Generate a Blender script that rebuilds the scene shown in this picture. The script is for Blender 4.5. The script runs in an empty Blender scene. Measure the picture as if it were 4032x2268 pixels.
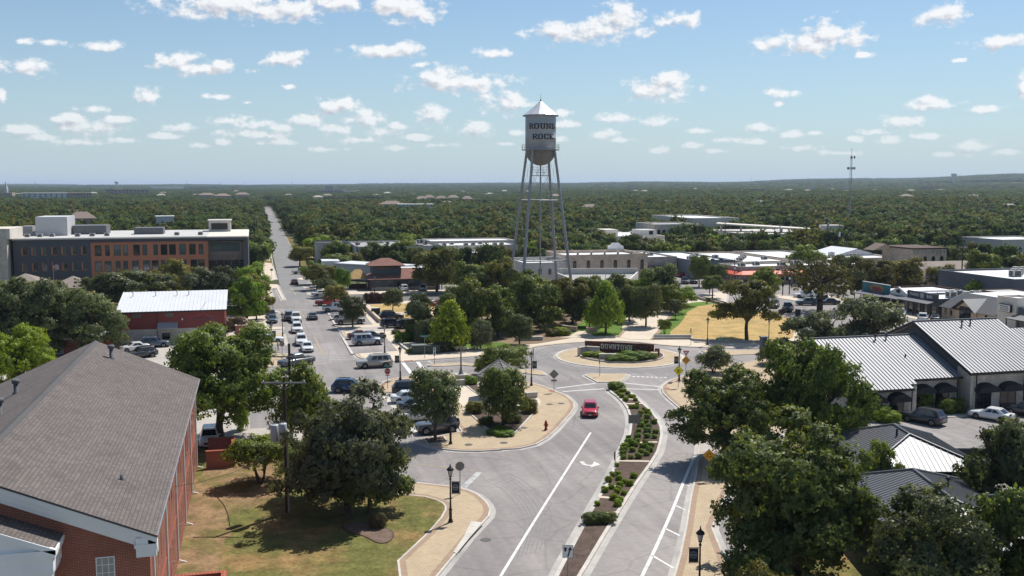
import bpy, bmesh, math, random
from math import radians as RAD, sin, cos, pi, hypot, atan2, sqrt
from mathutils import Vector, Matrix, noise as mnoise
scene = bpy.context.scene
COL = scene.collection
random.seed(7)
# ------------------------------------------------------------------ camera
cam_data = bpy.data.cameras.new('camera')
cam = bpy.data.objects.new('camera', cam_data)
COL.objects.link(cam)
cam.location = (0, 0, 27.0)
cam.rotation_euler = (RAD(90 - 5.972), 0, RAD(-14.53))
cam_data.sensor_width = 36.0
cam_data.lens = 34.94
cam_data.clip_start = 0.5
cam_data.clip_end = 60000
scene.camera = cam
# ------------------------------------------------------------------ sun, sky, exposure
SUN_AZ = RAD(50.0)      # clockwise from +Y
SUN_EL = RAD(57.0)
sun_data = bpy.data.lights.new('sun', 'SUN')
sun_data.energy = 4.05
sun_data.angle = RAD(0.53)
sun_data.color = (1.0, 0.955, 0.89)
sun = bpy.data.objects.new('sun', sun_data)
COL.objects.link(sun)
sd = Vector((sin(SUN_AZ) * cos(SUN_EL), cos(SUN_AZ) * cos(SUN_EL), sin(SUN_EL)))
sun.rotation_euler = (-sd).to_track_quat('-Z', 'Y').to_euler()
sun.location = (0, 0, 200)
scene.view_settings.view_transform = 'Standard'
scene.view_settings.look = 'None'
scene.view_settings.exposure = 0.53
scene.view_settings.gamma = 1.0
scene.view_settings.use_curve_mapping = False
scene.cycles.use_denoising = True
scene.cycles.max_bounces = 6
scene.cycles.diffuse_bounces = 3
scene.cycles.glossy_bounces = 3
scene.cycles.transmission_bounces = 4
scene.cycles.transparent_max_bounces = 8
scene.cycles.volume_bounces = 0
scene.cycles.caustics_reflective = False
scene.cycles.caustics_refractive = False
scene.cycles.sample_clamp_indirect = 6.0
world = bpy.data.worlds.new('World')
scene.world = world
world.use_nodes = True
world.cycles.sampling_method = 'NONE'
WN = world.node_tree.nodes
WL = world.node_tree.links
WN.clear()
def wn(tree, kind, **kw):
 n = tree.nodes.new(kind)
 for k, v in kw.items():
  setattr(n, k, v)
 return n
def build_world():
 nt = world.node_tree
 L = nt.links
 out = wn(nt, 'ShaderNodeOutputWorld')
 sky = wn(nt, 'ShaderNodeTexSky', sky_type='NISHITA', sun_disc=False)
 sky.sun_elevation = SUN_EL
 sky.sun_rotation = SUN_AZ
 sky.altitude = 250
 sky.air_density = 1.0
 sky.dust_density = 0.35
 sky.ozone_density = 2.2
 def m(op, a, b=None, c=None, clamp=False):
  n = wn(nt, 'ShaderNodeMath', operation=op, use_clamp=clamp)
  for i, v in enumerate((a, b, c)):
   if v is None:
    continue
   if isinstance(v, (int, float)):
    n.inputs[i].default_value = v
   else:
    L.new(v, n.inputs[i])
  return n.outputs[0]
 def sstep(x, a, b):
  n = wn(nt, 'ShaderNodeMapRange', interpolation_type='SMOOTHSTEP')
  L.new(x, n.inputs[0])
  n.inputs[1].default_value = a
  n.inputs[2].default_value = b
  return n.outputs[0]
 tc = wn(nt, 'ShaderNodeTexCoord')
 sep = wn(nt, 'ShaderNodeSeparateXYZ')
 L.new(tc.outputs['Generated'], sep.inputs[0])
 az = m('ARCTAN2', sep.outputs[0], sep.outputs[1])
 zc = m('MINIMUM', m('MAXIMUM', sep.outputs[2], -1.0), 1.0)
 el = m('ARCSINE', zc)
 comb = wn(nt, 'ShaderNodeCombineXYZ')
 L.new(az, comb.inputs[0])
 L.new(el, comb.inputs[1])
 fade = sstep(el, -0.01, 0.095)
 skys = wn(nt, 'ShaderNodeMix', data_type='RGBA', blend_type='MULTIPLY')
 skys.inputs[0].default_value = 1.0
 L.new(sky.outputs[0], skys.inputs[6])
 skys.inputs[7].default_value = (SKY_K[0], SKY_K[1], SKY_K[2], 1)
 # pale haze band that lies all along the horizon
 hz = wn(nt, 'ShaderNodeMix', data_type='RGBA')
 L.new(m('MULTIPLY', m('POWER', 2.718, m('MULTIPLY', m('MAXIMUM', el, 0.0), -10.0)), 0.95), hz.inputs[0])
 L.new(skys.outputs[2], hz.inputs[6])
 hz.inputs[7].default_value = (3.4, 4.25, 4.9, 1)
 skys = hz
 def field(p, clouds):
  prev = None
  for (ca, ce, ra, re) in clouds:
   v = wn(nt, 'ShaderNodeVectorMath', operation='MULTIPLY_ADD')
   L.new(p, v.inputs[0])
   v.inputs[1].default_value = (1 / ra, 1 / re, 0)
   v.inputs[2].default_value = (-ca / ra, -ce / re, 0)
   ln = wn(nt, 'ShaderNodeVectorMath', operation='LENGTH')
   L.new(v.outputs[0], ln.inputs[0])
   prev = ln.outputs['Value'] if prev is None else m('MINIMUM', prev, ln.outputs['Value'])
  return prev
 # outside the surveyed window the same fair-weather cumulus goes on
 def generic_field(p):
  s2 = wn(nt, 'ShaderNodeSeparateXYZ')
  L.new(p, s2.inputs[0])
  inv = m('DIVIDE', 1.0, m('TANGENT', m('MAXIMUM', s2.outputs[1], 0.03)))
  pl = wn(nt, 'ShaderNodeCombineXYZ')
  L.new(m('MULTIPLY', m('SINE', s2.outputs[0]), inv), pl.inputs[0])
  L.new(m('MULTIPLY', m('COSINE', s2.outputs[0]), inv), pl.inputs[1])
  ngen = wn(nt, 'ShaderNodeTexNoise')
  ngen.inputs['Scale'].default_value = 1.1
  ngen.inputs['Detail'].default_value = 1.5
  L.new(pl.outputs[0], ngen.inputs['Vector'])
  return m('MULTIPLY_ADD', ngen.outputs[0], -7.0, 5.1)
 def sky_part(clouds):
  def density(offset):
   p = wn(nt, 'ShaderNodeVectorMath', operation='ADD')
   L.new(comb.outputs[0], p.inputs[0])
   p.inputs[1].default_value = offset
   d = field(p.outputs[0], clouds) if clouds else generic_field(p.outputs[0])
   sc = wn(nt, 'ShaderNodeVectorMath', operation='MULTIPLY')
   L.new(p.outputs[0], sc.inputs[0])
   sc.inputs[1].default_value = (1.0, 1.4, 1.0)
   nz = wn(nt, 'ShaderNodeTexNoise')
   nz.inputs['Scale'].default_value = 52.0
   nz.inputs['Detail'].default_value = 6.0
   nz.inputs['Roughness'].default_value = 0.62
   L.new(sc.outputs[0], nz.inputs['Vector'])
   return m('MULTIPLY_ADD', m('SUBTRACT', nz.outputs[0], 0.5), 3.0, m('SUBTRACT', 0.86, d))
  d0 = density((0, 0, 0))
  d1 = density((0.004, 0.0055, 0))
  alpha = m('MULTIPLY', sstep(d0, -0.10, 0.62), m('MULTIPLY_ADD', fade, 0.74, 0.22))
  lit = m('MULTIPLY_ADD', m('SUBTRACT', d0, d1), 0.85, 0.74, clamp=True)
  ccol = wn(nt, 'ShaderNodeMix', data_type='RGBA')
  L.new(lit, ccol.inputs[0])
  # colours over the Background strength of 0.1
  ccol.inputs[6].default_value = (4.4 * CLOUD_K, 4.5 * CLOUD_K, 5.2 * CLOUD_K, 1)
  ccol.inputs[7].default_value = (9.0 * CLOUD_K, 9.1 * CLOUD_K, 9.2 * CLOUD_K, 1)
  fin = wn(nt, 'ShaderNodeMix', data_type='RGBA')
  L.new(alpha, fin.inputs[0])
  L.new(skys.outputs[2], fin.inputs[6])
  L.new(ccol.outputs[2], fin.inputs[7])
  bg = wn(nt, 'ShaderNodeBackground')
  L.new(fin.outputs[2], bg.inputs[0])
  bg.inputs[1].default_value = 0.1
  return bg.outputs[0]
 def mixs(fac, a, b):
  n = wn(nt, 'ShaderNodeMixShader')
  L.new(fac, n.inputs[0])
  L.new(a, n.inputs[1])
  L.new(b, n.inputs[2])
  return n.outputs[0]
 plain = wn(nt, 'ShaderNodeBackground')
 L.new(skys.outputs[2], plain.inputs[0])
 plain.inputs[1].default_value = 0.1
 # the listed clouds are split into blocks of azimuth so that a ray only tests the ones near it
 a0, a1, nb = 0.2536 - 0.56, 0.2536 + 0.56, 8
 edges = [a0 + (a1 - a0) * i / nb for i in range(nb + 1)]
 tree = []
 for i in range(nb):
  cl = [c for c in CLOUD_LIST if c[0] + 1.9 * c[2] > edges[i] and c[0] - 1.9 * c[2] < edges[i + 1]]
  tree.append((edges[i], edges[i + 1], sky_part(cl) if cl else plain.outputs[0]))
 while len(tree) > 1:
  nxt = []
  for k in range(0, len(tree), 2):
   l, r = tree[k], tree[k + 1]
   nxt.append((l[0], r[1], mixs(m('GREATER_THAN', az, r[0]), l[2], r[2])))
  tree = nxt
 outside = m('MAXIMUM', m('GREATER_THAN', m('ABSOLUTE', m('SUBTRACT', az, 0.2536)), 0.56), m('GREATER_THAN', el, 0.2))
 upper = mixs(outside, tree[0][2], sky_part(None))
 L.new(mixs(m('LESS_THAN', el, 0.0), upper, plain.outputs[0]), out.inputs[0])
SKY_K = (0.625, 0.705, 0.745)
CLOUD_K = 0.74
CLOUD_LIST = [
 (-0.0017,0.1658,0.1098,0.0160), (-0.0233,0.1694,0.0762,0.0142), (0.0427,0.1649,0.0493,0.0123), (0.0842,0.1735,0.0269,0.0142),
 (0.1493,0.1677,0.0394,0.0160), (0.1358,0.1730,0.0202,0.0123), (0.1647,0.1661,0.0202,0.0123), (-0.1961,0.1035,0.0260,0.0104),
 (-0.1951,0.1255,0.0116,0.0038), (-0.1726,0.1261,0.0134,0.0042), (-0.1330,0.1247,0.0233,0.0066), (-0.0468,0.1090,0.0457,0.0094),
 (-0.0626,0.1139,0.0224,0.0132), (-0.0251,0.1115,0.0202,0.0076), (0.0322,0.1187,0.0296,0.0085), (0.0417,0.1227,0.0157,0.0076),
 (0.1275,0.1275,0.0457,0.0080), (0.1527,0.1324,0.0170,0.0085), (0.2348,0.1277,0.0233,0.0071), (0.1993,0.0998,0.0636,0.0123),
 (0.1837,0.1042,0.0314,0.0142), (0.1642,0.1166,0.0108,0.0038), (0.2268,0.1006,0.0269,0.0104), (0.3325,0.1484,0.0694,0.0151),
 (0.3634,0.1613,0.0269,0.0198), (0.2974,0.1498,0.0314,0.0123), (0.4134,0.1580,0.0278,0.0094), (0.4305,0.1561,0.0134,0.0094),
 (0.5367,0.1321,0.0650,0.0132), (0.5562,0.1386,0.0358,0.0160), (0.5724,0.1336,0.0202,0.0123), (0.6521,0.1511,0.0269,0.0123),
 (0.6635,0.1549,0.0157,0.0104), (0.7019,0.1251,0.0305,0.0085), (0.3991,0.0909,0.0470,0.0132), (0.4067,0.0995,0.0269,0.0132),
 (-0.0919,0.0814,0.0139,0.0094), (-0.1414,0.0677,0.0179,0.0047), (-0.0303,0.0826,0.0170,0.0038), (0.0354,0.0934,0.0099,0.0033),
 (-0.0033,0.0776,0.0090,0.0028), (0.0767,0.0744,0.0260,0.0104), (0.0902,0.0792,0.0134,0.0085), (0.1111,0.0633,0.0215,0.0123),
 (0.0497,0.0604,0.0197,0.0085), (-0.0192,0.0605,0.0251,0.0071), (0.0063,0.0477,0.0448,0.0066), (-0.0647,0.0534,0.0188,0.0076),
 (-0.0271,0.0401,0.0116,0.0042), (-0.1444,0.0518,0.0403,0.0113), (-0.1558,0.0587,0.0224,0.0066), (-0.1986,0.0477,0.0206,0.0061),
 (-0.1533,0.0380,0.0358,0.0047), (0.1736,0.0669,0.0206,0.0123), (0.2168,0.0546,0.0269,0.0090), (0.2465,0.0787,0.0323,0.0132),
 (0.2544,0.0853,0.0157,0.0104), (0.1245,0.0507,0.0296,0.0076), (0.0820,0.0527,0.0206,0.0076), (0.3037,0.0709,0.0170,0.0066),
 (0.3077,0.0588,0.0134,0.0057), (0.3548,0.0652,0.0193,0.0071), (0.3412,0.0501,0.0233,0.0071), (0.4054,0.0621,0.0242,0.0076),
 (0.3981,0.0332,0.0188,0.0061), (0.4327,0.0376,0.0143,0.0047), (0.5180,0.0864,0.0215,0.0061), (0.5120,0.0757,0.0063,0.0042),
 (0.4967,0.0538,0.0197,0.0061), (0.5254,0.0466,0.0116,0.0061), (0.4933,0.0405,0.0161,0.0033), (0.5483,0.0485,0.0081,0.0028),
 (0.6437,0.0714,0.0332,0.0061), (0.6503,0.0751,0.0157,0.0066), (0.6256,0.0560,0.0215,0.0094), (0.6966,0.0669,0.0188,0.0066),
 (0.6142,0.0394,0.0188,0.0066), (0.6851,0.0340,0.0233,0.0066), (0.5825,0.0421,0.0116,0.0038), (0.5887,0.1193,0.0094,0.0033),
 (0.6703,0.1103,0.0081,0.0028), (-0.2146,0.0779,0.0054,0.0085), (0.7231,0.0847,0.0081,0.0132), (0.1538,0.0458,0.0251,0.0047),
 (0.2465,0.0398,0.0099,0.0028), (0.0702,0.0337,0.0269,0.0033), (0.3450,0.0637,0.0090,0.0038),
 # low
 (-0.1860,0.0420,0.0269,0.0045), (-0.1159,0.0407,0.0206,0.0040), (-0.0774,0.0447,0.0224,0.0045), (-0.0472,0.0365,0.0179,0.0035), (0.0248,0.0403,0.0269,0.0040), (0.1031,0.0432,0.0269,0.0050), (0.1439,0.0356,0.0197,0.0035), (0.1832,0.0381,0.0224,0.0040), (0.2623,0.0503,0.0161,0.0045), (0.2959,0.0437,0.0197,0.0040), (0.3609,0.0434,0.0179,0.0040), (0.4726,0.0427,0.0224,0.0045), (0.4539,0.0321,0.0197,0.0035), (0.5286,0.0345,0.0224,0.0040), (0.5687,0.0292,0.0224,0.0035), (0.6482,0.0439,0.0224,0.0045), (0.6623,0.0271,0.0224,0.0035), (0.7112,0.0286,0.0179,0.0040), (0.0028,0.0575,0.0269,0.0060), (0.0251,0.0540,0.0224,0.0050), (-0.1186,0.0596,0.0179,0.0045), (-0.1690,0.0584,0.0161,0.0040), (0.0937,0.0632,0.0134,0.0050), (0.1402,0.0566,0.0179,0.0050), (0.5999,0.0492,0.0134,0.0040), (0.4382,0.0514,0.0134,0.0040),
]
build_world()
# ------------------------------------------------------------------ helpers
def tag(o, label=None, cat=None, group=None, kind=None):
 if label: o['label'] = label
 if cat: o['category'] = cat
 if group: o['group'] = group
 if kind: o['kind'] = kind
 return o
def empty(name, loc=(0, 0, 0), rz=0.0, scale=1.0):
 o = bpy.data.objects.new(name, None)
 o.empty_display_size = 0.2
 o.location = loc
 o.rotation_euler = (0, 0, rz)
 if scale != 1.0:
  o.scale = (scale,) * 3 if isinstance(scale, (int, float)) else scale
 COL.objects.link(o)
 return o
def thing(name, loc, rz, label, cat, group=None, scale=1.0):
 return tag(empty(name, loc, rz, scale), label, cat, group)
def link_mesh(name, me, mat=None, parent=None, loc=(0, 0, 0), rz=0.0, obj_mat=None):
 o = bpy.data.objects.new(name, me)
 COL.objects.link(o)
 if parent is not None:
  o.parent = parent
 o.location = loc
 if rz:
  o.rotation_euler = (0, 0, rz)
 if mat is not None and not me.materials:
  me.materials.append(mat)
 if obj_mat is not None:
  if not me.materials:
   me.materials.append(obj_mat)
  o.material_slots[0].link = 'OBJECT'
  o.material_slots[0].material = obj_mat
 return o
class MB:
 """collects faces for one mesh"""
 def __init__(s):
  s.v = []; s.f = []; s.m = []; s.sm = []; s.mats = []
 def mi(s, mat):
  if mat not in s.mats:
   s.mats.append(mat)
  return s.mats.index(mat)
 def add(s, vs, fs, mat=None, smooth=False):
  n = len(s.v)
  s.v.extend(vs)
  i = s.mi(mat)
  for f in fs:
   s.f.append([n + k for k in f]); s.m.append(i); s.sm.append(smooth)
  return s
 def box(s, x0, x1, y0, y1, z0, z1, mat=None):
  return s.add([(x0, y0, z0), (x1, y0, z0), (x1, y1, z0), (x0, y1, z0), (x0, y0, z1), (x1, y0, z1), (x1, y1, z1), (x0, y1, z1)],
                     [(0, 3, 2, 1), (4, 5, 6, 7), (0, 1, 5, 4), (1, 2, 6, 5), (2, 3, 7, 6), (3, 0, 4, 7)], mat)
 def cbox(s, cx, cy, cz, sx, sy, sz, mat=None, rz=0.0, ry=0.0):
  R = Matrix.Rotation(rz, 3, 'Z') @ Matrix.Rotation(ry, 3, 'Y')
  vs = []
  for z in (-.5, .5):
   for (x, y) in ((-.5, -.5), (.5, -.5), (.5, .5), (-.5, .5)):
    p = R @ Vector((x * sx, y * sy, z * sz))
    vs.append((cx + p.x, cy + p.y, cz + p.z))
  return s.add(vs, [(0, 3, 2, 1), (4, 5, 6, 7), (0, 1, 5, 4), (1, 2, 6, 5), (2, 3, 7, 6), (3, 0, 4, 7)], mat)
 def quad(s, a, b, c, d, mat=None):
  return s.add([a, b, c, d], [(0, 1, 2, 3)], mat)
 def poly(s, pts, mat=None):
  return s.add(pts, [tuple(range(len(pts)))], mat)
 def prism(s, pts, z0, z1, mat=None, side=None):
  n = len(pts)
  if poly_area(pts) < 0:
   pts = pts[::-1]
  vs = [(p[0], p[1], z0) for p in pts] + [(p[0], p[1], z1) for p in pts]
  s.add(vs, [tuple(range(n, 2 * n))], mat)
  s.add(vs, [(i, (i + 1) % n, n + (i + 1) % n, n + i) for i in range(n)], side or mat)
  return s
 def tube(s, p0, p1, r0, r1=None, n=8, mat=None, caps=True, smooth=True):
  r1 = r0 if r1 is None else r1
  p0 = Vector(p0); p1 = Vector(p1)
  d = (p1 - p0)
  if d.length < 1e-6:
   return s
  d.normalize()
  u = d.orthogonal().normalized(); w = d.cross(u)
  vs = []
  for p, r in ((p0, r0), (p1, r1)):
   for i in range(n):
    a = 2 * pi * i / n
    q = p + u * (r * cos(a)) + w * (r * sin(a))
    vs.append(tuple(q))
  s.add(vs, [(i, (i + 1) % n, n + (i + 1) % n, n + i) for i in range(n)], mat, smooth)
  if caps:
   s.add(vs, [tuple(range(n - 1, -1, -1)), tuple(range(n, 2 * n))], mat)
  return s
 def lathe(s, prof, cx=0, cy=0, n=16, mat=None, smooth=True):
  vs = []
  for (r, z) in prof:
   for i in range(n):
    a = 2 * pi * i / n
    vs.append((cx + r * cos(a), cy + r * sin(a), z))
  fs = []
  for k in range(len(prof) - 1):
   for i in range(n):
    fs.append((k * n + i, k * n + (i + 1) % n, (k + 1) * n + (i + 1) % n, (k + 1) * n + i))
  s.add(vs, fs, mat, smooth)
  s.add(vs, [tuple(range(n - 1, -1, -1)), tuple(range((len(prof) - 1) * n, len(prof) * n))], mat)
  return s
 def mesh(s, name):
  me = bpy.data.meshes.new(name)
  me.from_pydata(s.v, [], s.f)
  for m in s.mats:
   if m is not None:
    me.materials.append(m)
  if len(me.materials) > 1:
   me.polygons.foreach_set('material_index', s.m)
  me.polygons.foreach_set('use_smooth', s.sm)
  me.update()
  return me
 def build(s, name, parent=None, loc=(0, 0, 0), rz=0.0, mat=None):
  return link_mesh(name, s.mesh(name), mat, parent, loc, rz)
def poly_area(p):
 return 0.5 * sum(p[i][0] * p[(i + 1) % len(p)][1] - p[(i + 1) % len(p)][0] * p[i][1] for i in range(len(p)))
def ccw(p):
 return p if poly_area(p) > 0 else p[::-1]
def smooth_open(pts, k=5):
 """Catmull-Rom through the points"""
 out = []
 n = len(pts)
 for i in range(n - 1):
  p0 = pts[max(i - 1, 0)]; p1 = pts[i]; p2 = pts[i + 1]; p3 = pts[min(i + 2, n - 1)]
  for j in range(k):
   t = j / k
   q = []
   for c in (0, 1):
    q.append(0.5 * (2 * p1[c] + (p2[c] - p0[c]) * t + (2 * p0[c] - 5 * p1[c] + 4 * p2[c] - p3[c]) * t * t + (3 * p1[c] - p0[c] - 3 * p2[c] + p3[c]) * t ** 3))
   out.append(tuple(q))
 out.append(tuple(pts[-1]))
 return out
def smooth_closed(pts, it=2):
 for _ in range(it):
  q = []
  for i in range(len(pts)):
   a, b = pts[i], pts[(i + 1) % len(pts)]
   q.append((a[0] * .75 + b[0] * .25, a[1] * .75 + b[1] * .25))
   q.append((a[0] * .25 + b[0] * .75, a[1] * .25 + b[1] * .75))
  pts = q
 return pts
def offset_poly(pts, d):
 """inset (d > 0) of a CCW polygon"""
 n = len(pts); out = []
 for i in range(n):
  a = Vector(pts[i - 1]); b = Vector(pts[i]); c = Vector(pts[(i + 1) % n])
  e0 = (b - a); e1 = (c - b)
  if e0.length < 1e-5 or e1.length < 1e-5:
   out.append(tuple(b)); continue
  e0.normalize(); e1.normalize()
  n0 = Vector((-e0.y, e0.x)); n1 = Vector((-e1.y, e1.x))
  m = n0 + n1
  if m.length < 1e-4:
   m = n0.copy()
  m.normalize()
  k = d / max(0.4, m.dot(n0))
  out.append((b.x + m.x * k, b.y + m.y * k))
 return out
def strip_mesh(mb, pts, d0, d1, z, mat, closed=True):
 """flat band between two insets of a polygon"""
 a = offset_poly(pts, d0); b = offset_poly(pts, d1); n = len(pts)
 vs = [(p[0], p[1], z) for p in a] + [(p[0], p[1], z) for p in b]
 mb.add(vs, [(i, (i + 1) % n, n + (i + 1) % n, n + i) for i in range(n)], mat)
def ribbon(pts, w, z, mat, mb=None, dash=None):
 """painted line of width w along an open polyline"""
 mb = mb or MB()
 P = [Vector(p) for p in pts]
 for i in range(len(P) - 1):
  a, b = P[i], P[i + 1]
  L = (b - a).length
  if L < 1e-4:
   continue
  d = (b - a) / L
  nn = Vector((-d.y, d.x)) * (w / 2)
  segs = [(0, L)]
  if dash:
   segs = []; t = 0
   while t < L:
    segs.append((t, min(L, t + dash[0]))); t += dash[0] + dash[1]
  for s0, s1 in segs:
   p = a + d * s0; q = a + d * s1
   mb.add([(p.x - nn.x, p.y - nn.y, z), (q.x - nn.x, q.y - nn.y, z), (q.x + nn.x, q.y + nn.y, z), (p.x + nn.x, p.y + nn.y, z)], [(0, 1, 2, 3)], mat)
 return mb
def text_mesh(body, size, depth=0.01, align='CENTER'):
 cu = bpy.data.curves.new('lettering', 'FONT')
 cu.body = body
 cu.size = size
 cu.extrude = depth
 cu.align_x = align
 cu.align_y = 'CENTER'
 o = bpy.data.objects.new('lettering', cu)
 COL.objects.link(o)
 dg = bpy.context.evaluated_depsgraph_get()
 me = bpy.data.meshes.new_from_object(o.evaluated_get(dg))
 bpy.data.objects.remove(o)
 return me
def copy_tree(o, parent=None):
 c = o.copy()
 COL.objects.link(c)
 c.parent = parent
 for ch in o.children:
  copy_tree(ch, c)
 return c
# ------------------------------------------------------------------ materials
MATS = {}
def mat(name, col, rough=0.8, var=0.12, vscale=0.6, fine=0.0, fscale=12.0, bump=0.0, bscale=20.0, metal=0.0, spec=0.4, coat=0.0,
  alpha=None, world=True, second=None, second_scale=0.15, second_range=(0.5, 0.65), emit=None):
 """base colour broken up by two noises and a fine bump"""
 if name in MATS:
  return MATS[name]
 m = bpy.data.materials.new(name)
 m.use_nodes = True
 nt = m.node_tree; N = nt.nodes; L = nt.links
 b = N['Principled BSDF']
 b.inputs['Roughness'].default_value = rough
 b.inputs['Metallic'].default_value = metal
 b.inputs['Specular IOR Level'].default_value = spec
 b.inputs['Coat Weight'].default_value = coat
 b.inputs['Coat Roughness'].default_value = 0.06
 b.inputs['Base Color'].default_value = (*col, 1)
 if world:
  g = N.new('ShaderNodeNewGeometry'); vec = g.outputs['Position']
 else:
  g = N.new('ShaderNodeTexCoord'); vec = g.outputs['Object']
 cur = None
 if var or second:
  n1 = N.new('ShaderNodeTexNoise')
  n1.inputs['Scale'].default_value = vscale
  n1.inputs['Detail'].default_value = 5
  L.new(vec, n1.inputs['Vector'])
  r = N.new('ShaderNodeMapRange')
  r.inputs[1].default_value = 0.25; r.inputs[2].default_value = 0.75
  r.inputs[3].default_value = 1 - var; r.inputs[4].default_value = 1 + var
  L.new(n1.outputs[0], r.inputs[0])
  mul = N.new('ShaderNodeMix'); mul.data_type = 'RGBA'; mul.blend_type = 'MULTIPLY'
  mul.inputs[0].default_value = 1
  mul.inputs[6].default_value = (*col, 1)
  if second:
   n3 = N.new('ShaderNodeTexNoise')
   n3.inputs['Scale'].default_value = second_scale
   n3.inputs['Detail'].default_value = 6
   L.new(vec, n3.inputs['Vector'])
   r3 = N.new('ShaderNodeMapRange'); r3.interpolation_type = 'SMOOTHSTEP'
   r3.inputs[1].default_value = second_range[0]; r3.inputs[2].default_value = second_range[1]
   L.new(n3.outputs[0], r3.inputs[0])
   mx = N.new('ShaderNodeMix'); mx.data_type = 'RGBA'
   mx.inputs[6].default_value = (*col, 1); mx.inputs[7].default_value = (*second, 1)
   L.new(r3.outputs[0], mx.inputs[0])
   L.new(mx.outputs[2], mul.inputs[6])
  L.new(r.outputs[0], mul.inputs[7])
  cur = mul.outputs[2]
 if fine:
  n2 = N.new('ShaderNodeTexNoise')
  n2.inputs['Scale'].default_value = fscale
  n2.inputs['Detail'].default_value = 3
  L.new(vec, n2.inputs['Vector'])
  r2 = N.new('ShaderNodeMapRange')
  r2.inputs[1].default_value = 0.3; r2.inputs[2].default_value = 0.7
  r2.inputs[3].default_value = 1 - fine; r2.inputs[4].default_value = 1 + fine
  L.new(n2.outputs[0], r2.inputs[0])
  mul2 = N.new('ShaderNodeMix'); mul2.data_type = 'RGBA'; mul2.blend_type = 'MULTIPLY'
  mul2.inputs[0].default_value = 1
  if cur is None:
   mul2.inputs[6].default_value = (*col, 1)
  else:
   L.new(cur, mul2.inputs[6])
  L.new(r2.outputs[0], mul2.inputs[7])
  cur = mul2.outputs[2]
 if cur is not None:
  L.new(cur, b.inputs['Base Color'])
 if bump:
  nb = N.new('ShaderNodeTexNoise')
  nb.inputs['Scale'].default_value = bscale
  nb.inputs['Detail'].default_value = 4
  L.new(vec, nb.inputs['Vector'])
  bp = N.new('ShaderNodeBump')
  bp.inputs['Strength'].default_value = bump
  bp.inputs['Distance'].default_value = 0.05
  L.new(nb.outputs[0], bp.inputs['Height'])
  L.new(bp.outputs[0], b.inputs['Normal'])
 if emit:
  b.inputs['Emission Color'].default_value = (*emit[0], 1)
  b.inputs['Emission Strength'].default_value = emit[1]
 MATS[name] = m
 return m
def brick_mat(name, c1, c2, mortar, bw, bh, msize=0.012, axis='xz', rough=0.85, bump=0.35, var=0.15, offset=0.5, squash=1.0, rz=0.0):
 """coursed pieces: brick texture laid out in metres on a wall ('xz', 'yz') or on the ground ('xy')"""
 if name in MATS:
  return MATS[name]
 m = bpy.data.materials.new(name)
 m.use_nodes = True
 nt = m.node_tree; N = nt.nodes; L = nt.links
 b = N['Principled BSDF']
 b.inputs['Roughness'].default_value = rough
 b.inputs['Specular IOR Level'].default_value = 0.25
 g = N.new('ShaderNodeNewGeometry')
 sep = N.new('ShaderNodeSeparateXYZ'); L.new(g.outputs['Position'], sep.inputs[0])
 cb = N.new('ShaderNodeCombineXYZ')
 if axis == 'wall':       # picks the horizontal axis along the wall from its normal
  sn = N.new('ShaderNodeSeparateXYZ'); L.new(g.outputs['True Normal'], sn.inputs[0])
  ab = N.new('ShaderNodeMath'); ab.operation = 'ABSOLUTE'; L.new(sn.outputs[0], ab.inputs[0])
  gt = N.new('ShaderNodeMath'); gt.operation = 'GREATER_THAN'; L.new(ab.outputs[0], gt.inputs[0]); gt.inputs[1].default_value = 0.7
  mx = N.new('ShaderNodeMix'); mx.data_type = 'FLOAT'
  L.new(gt.outputs[0], mx.inputs[0]); L.new(sep.outputs[0], mx.inputs[2]); L.new(sep.outputs[1], mx.inputs[3])
  L.new(mx.outputs[0], cb.inputs[0]); L.new(sep.outputs[2], cb.inputs[1])
 else:
  ix = {'x': 0, 'y': 1, 'z': 2}
  L.new(sep.outputs[ix[axis[0]]], cb.inputs[0]); L.new(sep.outputs[ix[axis[1]]], cb.inputs[1])
 vec = cb.outputs[0]
 if rz:
  mp = N.new('ShaderNodeMapping'); mp.inputs['Rotation'].default_value = (0, 0, rz)
  L.new(vec, mp.inputs[0]); vec = mp.outputs[0]
 br = N.new('ShaderNodeTexBrick')
 br.offset = offset
 br.squash = squash
 br.inputs['Scale'].default_value = 1.0
 br.inputs['Mortar Size'].default_value = msize
 br.inputs['Mortar Smooth'].default_value = 0.15
 br.inputs['Brick Width'].default_value = bw
 br.inputs['Row Height'].default_value = bh
 br.inputs['Color1'].default_value = (*c1, 1)
 br.inputs['Color2'].default_value = (*c2, 1)
 br.inputs['Mortar'].default_value = (*mortar, 1)
 L.new(vec, br.inputs['Vector'])
 n1 = N.new('ShaderNodeTexNoise'); n1.inputs['Scale'].default_value = 0.5; n1.inputs['Detail'].default_value = 6
 L.new(g.outputs['Position'], n1.inputs['Vector'])
 r = N.new('ShaderNodeMapRange')
 r.inputs[1].default_value = 0.25; r.inputs[2].default_value = 0.75; r.inputs[3].default_value = 1 - var; r.inputs[4].default_value = 1 + var
 L.new(n1.outputs[0], r.inputs[0])
 mul = N.new('ShaderNodeMix'); mul.data_type = 'RGBA'; mul.blend_type = 'MULTIPLY'; mul.inputs[0].default_value = 1
 L.new(br.outputs[0], mul.inputs[6]); L.new(r.outputs[0], mul.inputs[7])
 L.new(mul.outputs[2], b.inputs['Base Color'])
 if bump:
  bp = N.new('ShaderNodeBump'); bp.inputs['Strength'].default_value = bump; bp.inputs['Distance'].default_value = 0.02
  bp.invert = True
  L.new(br.outputs['Fac'], bp.inputs['Height']); L.new(bp.outputs[0], b.inputs['Normal'])
 MATS[name] = m
 return m
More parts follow.
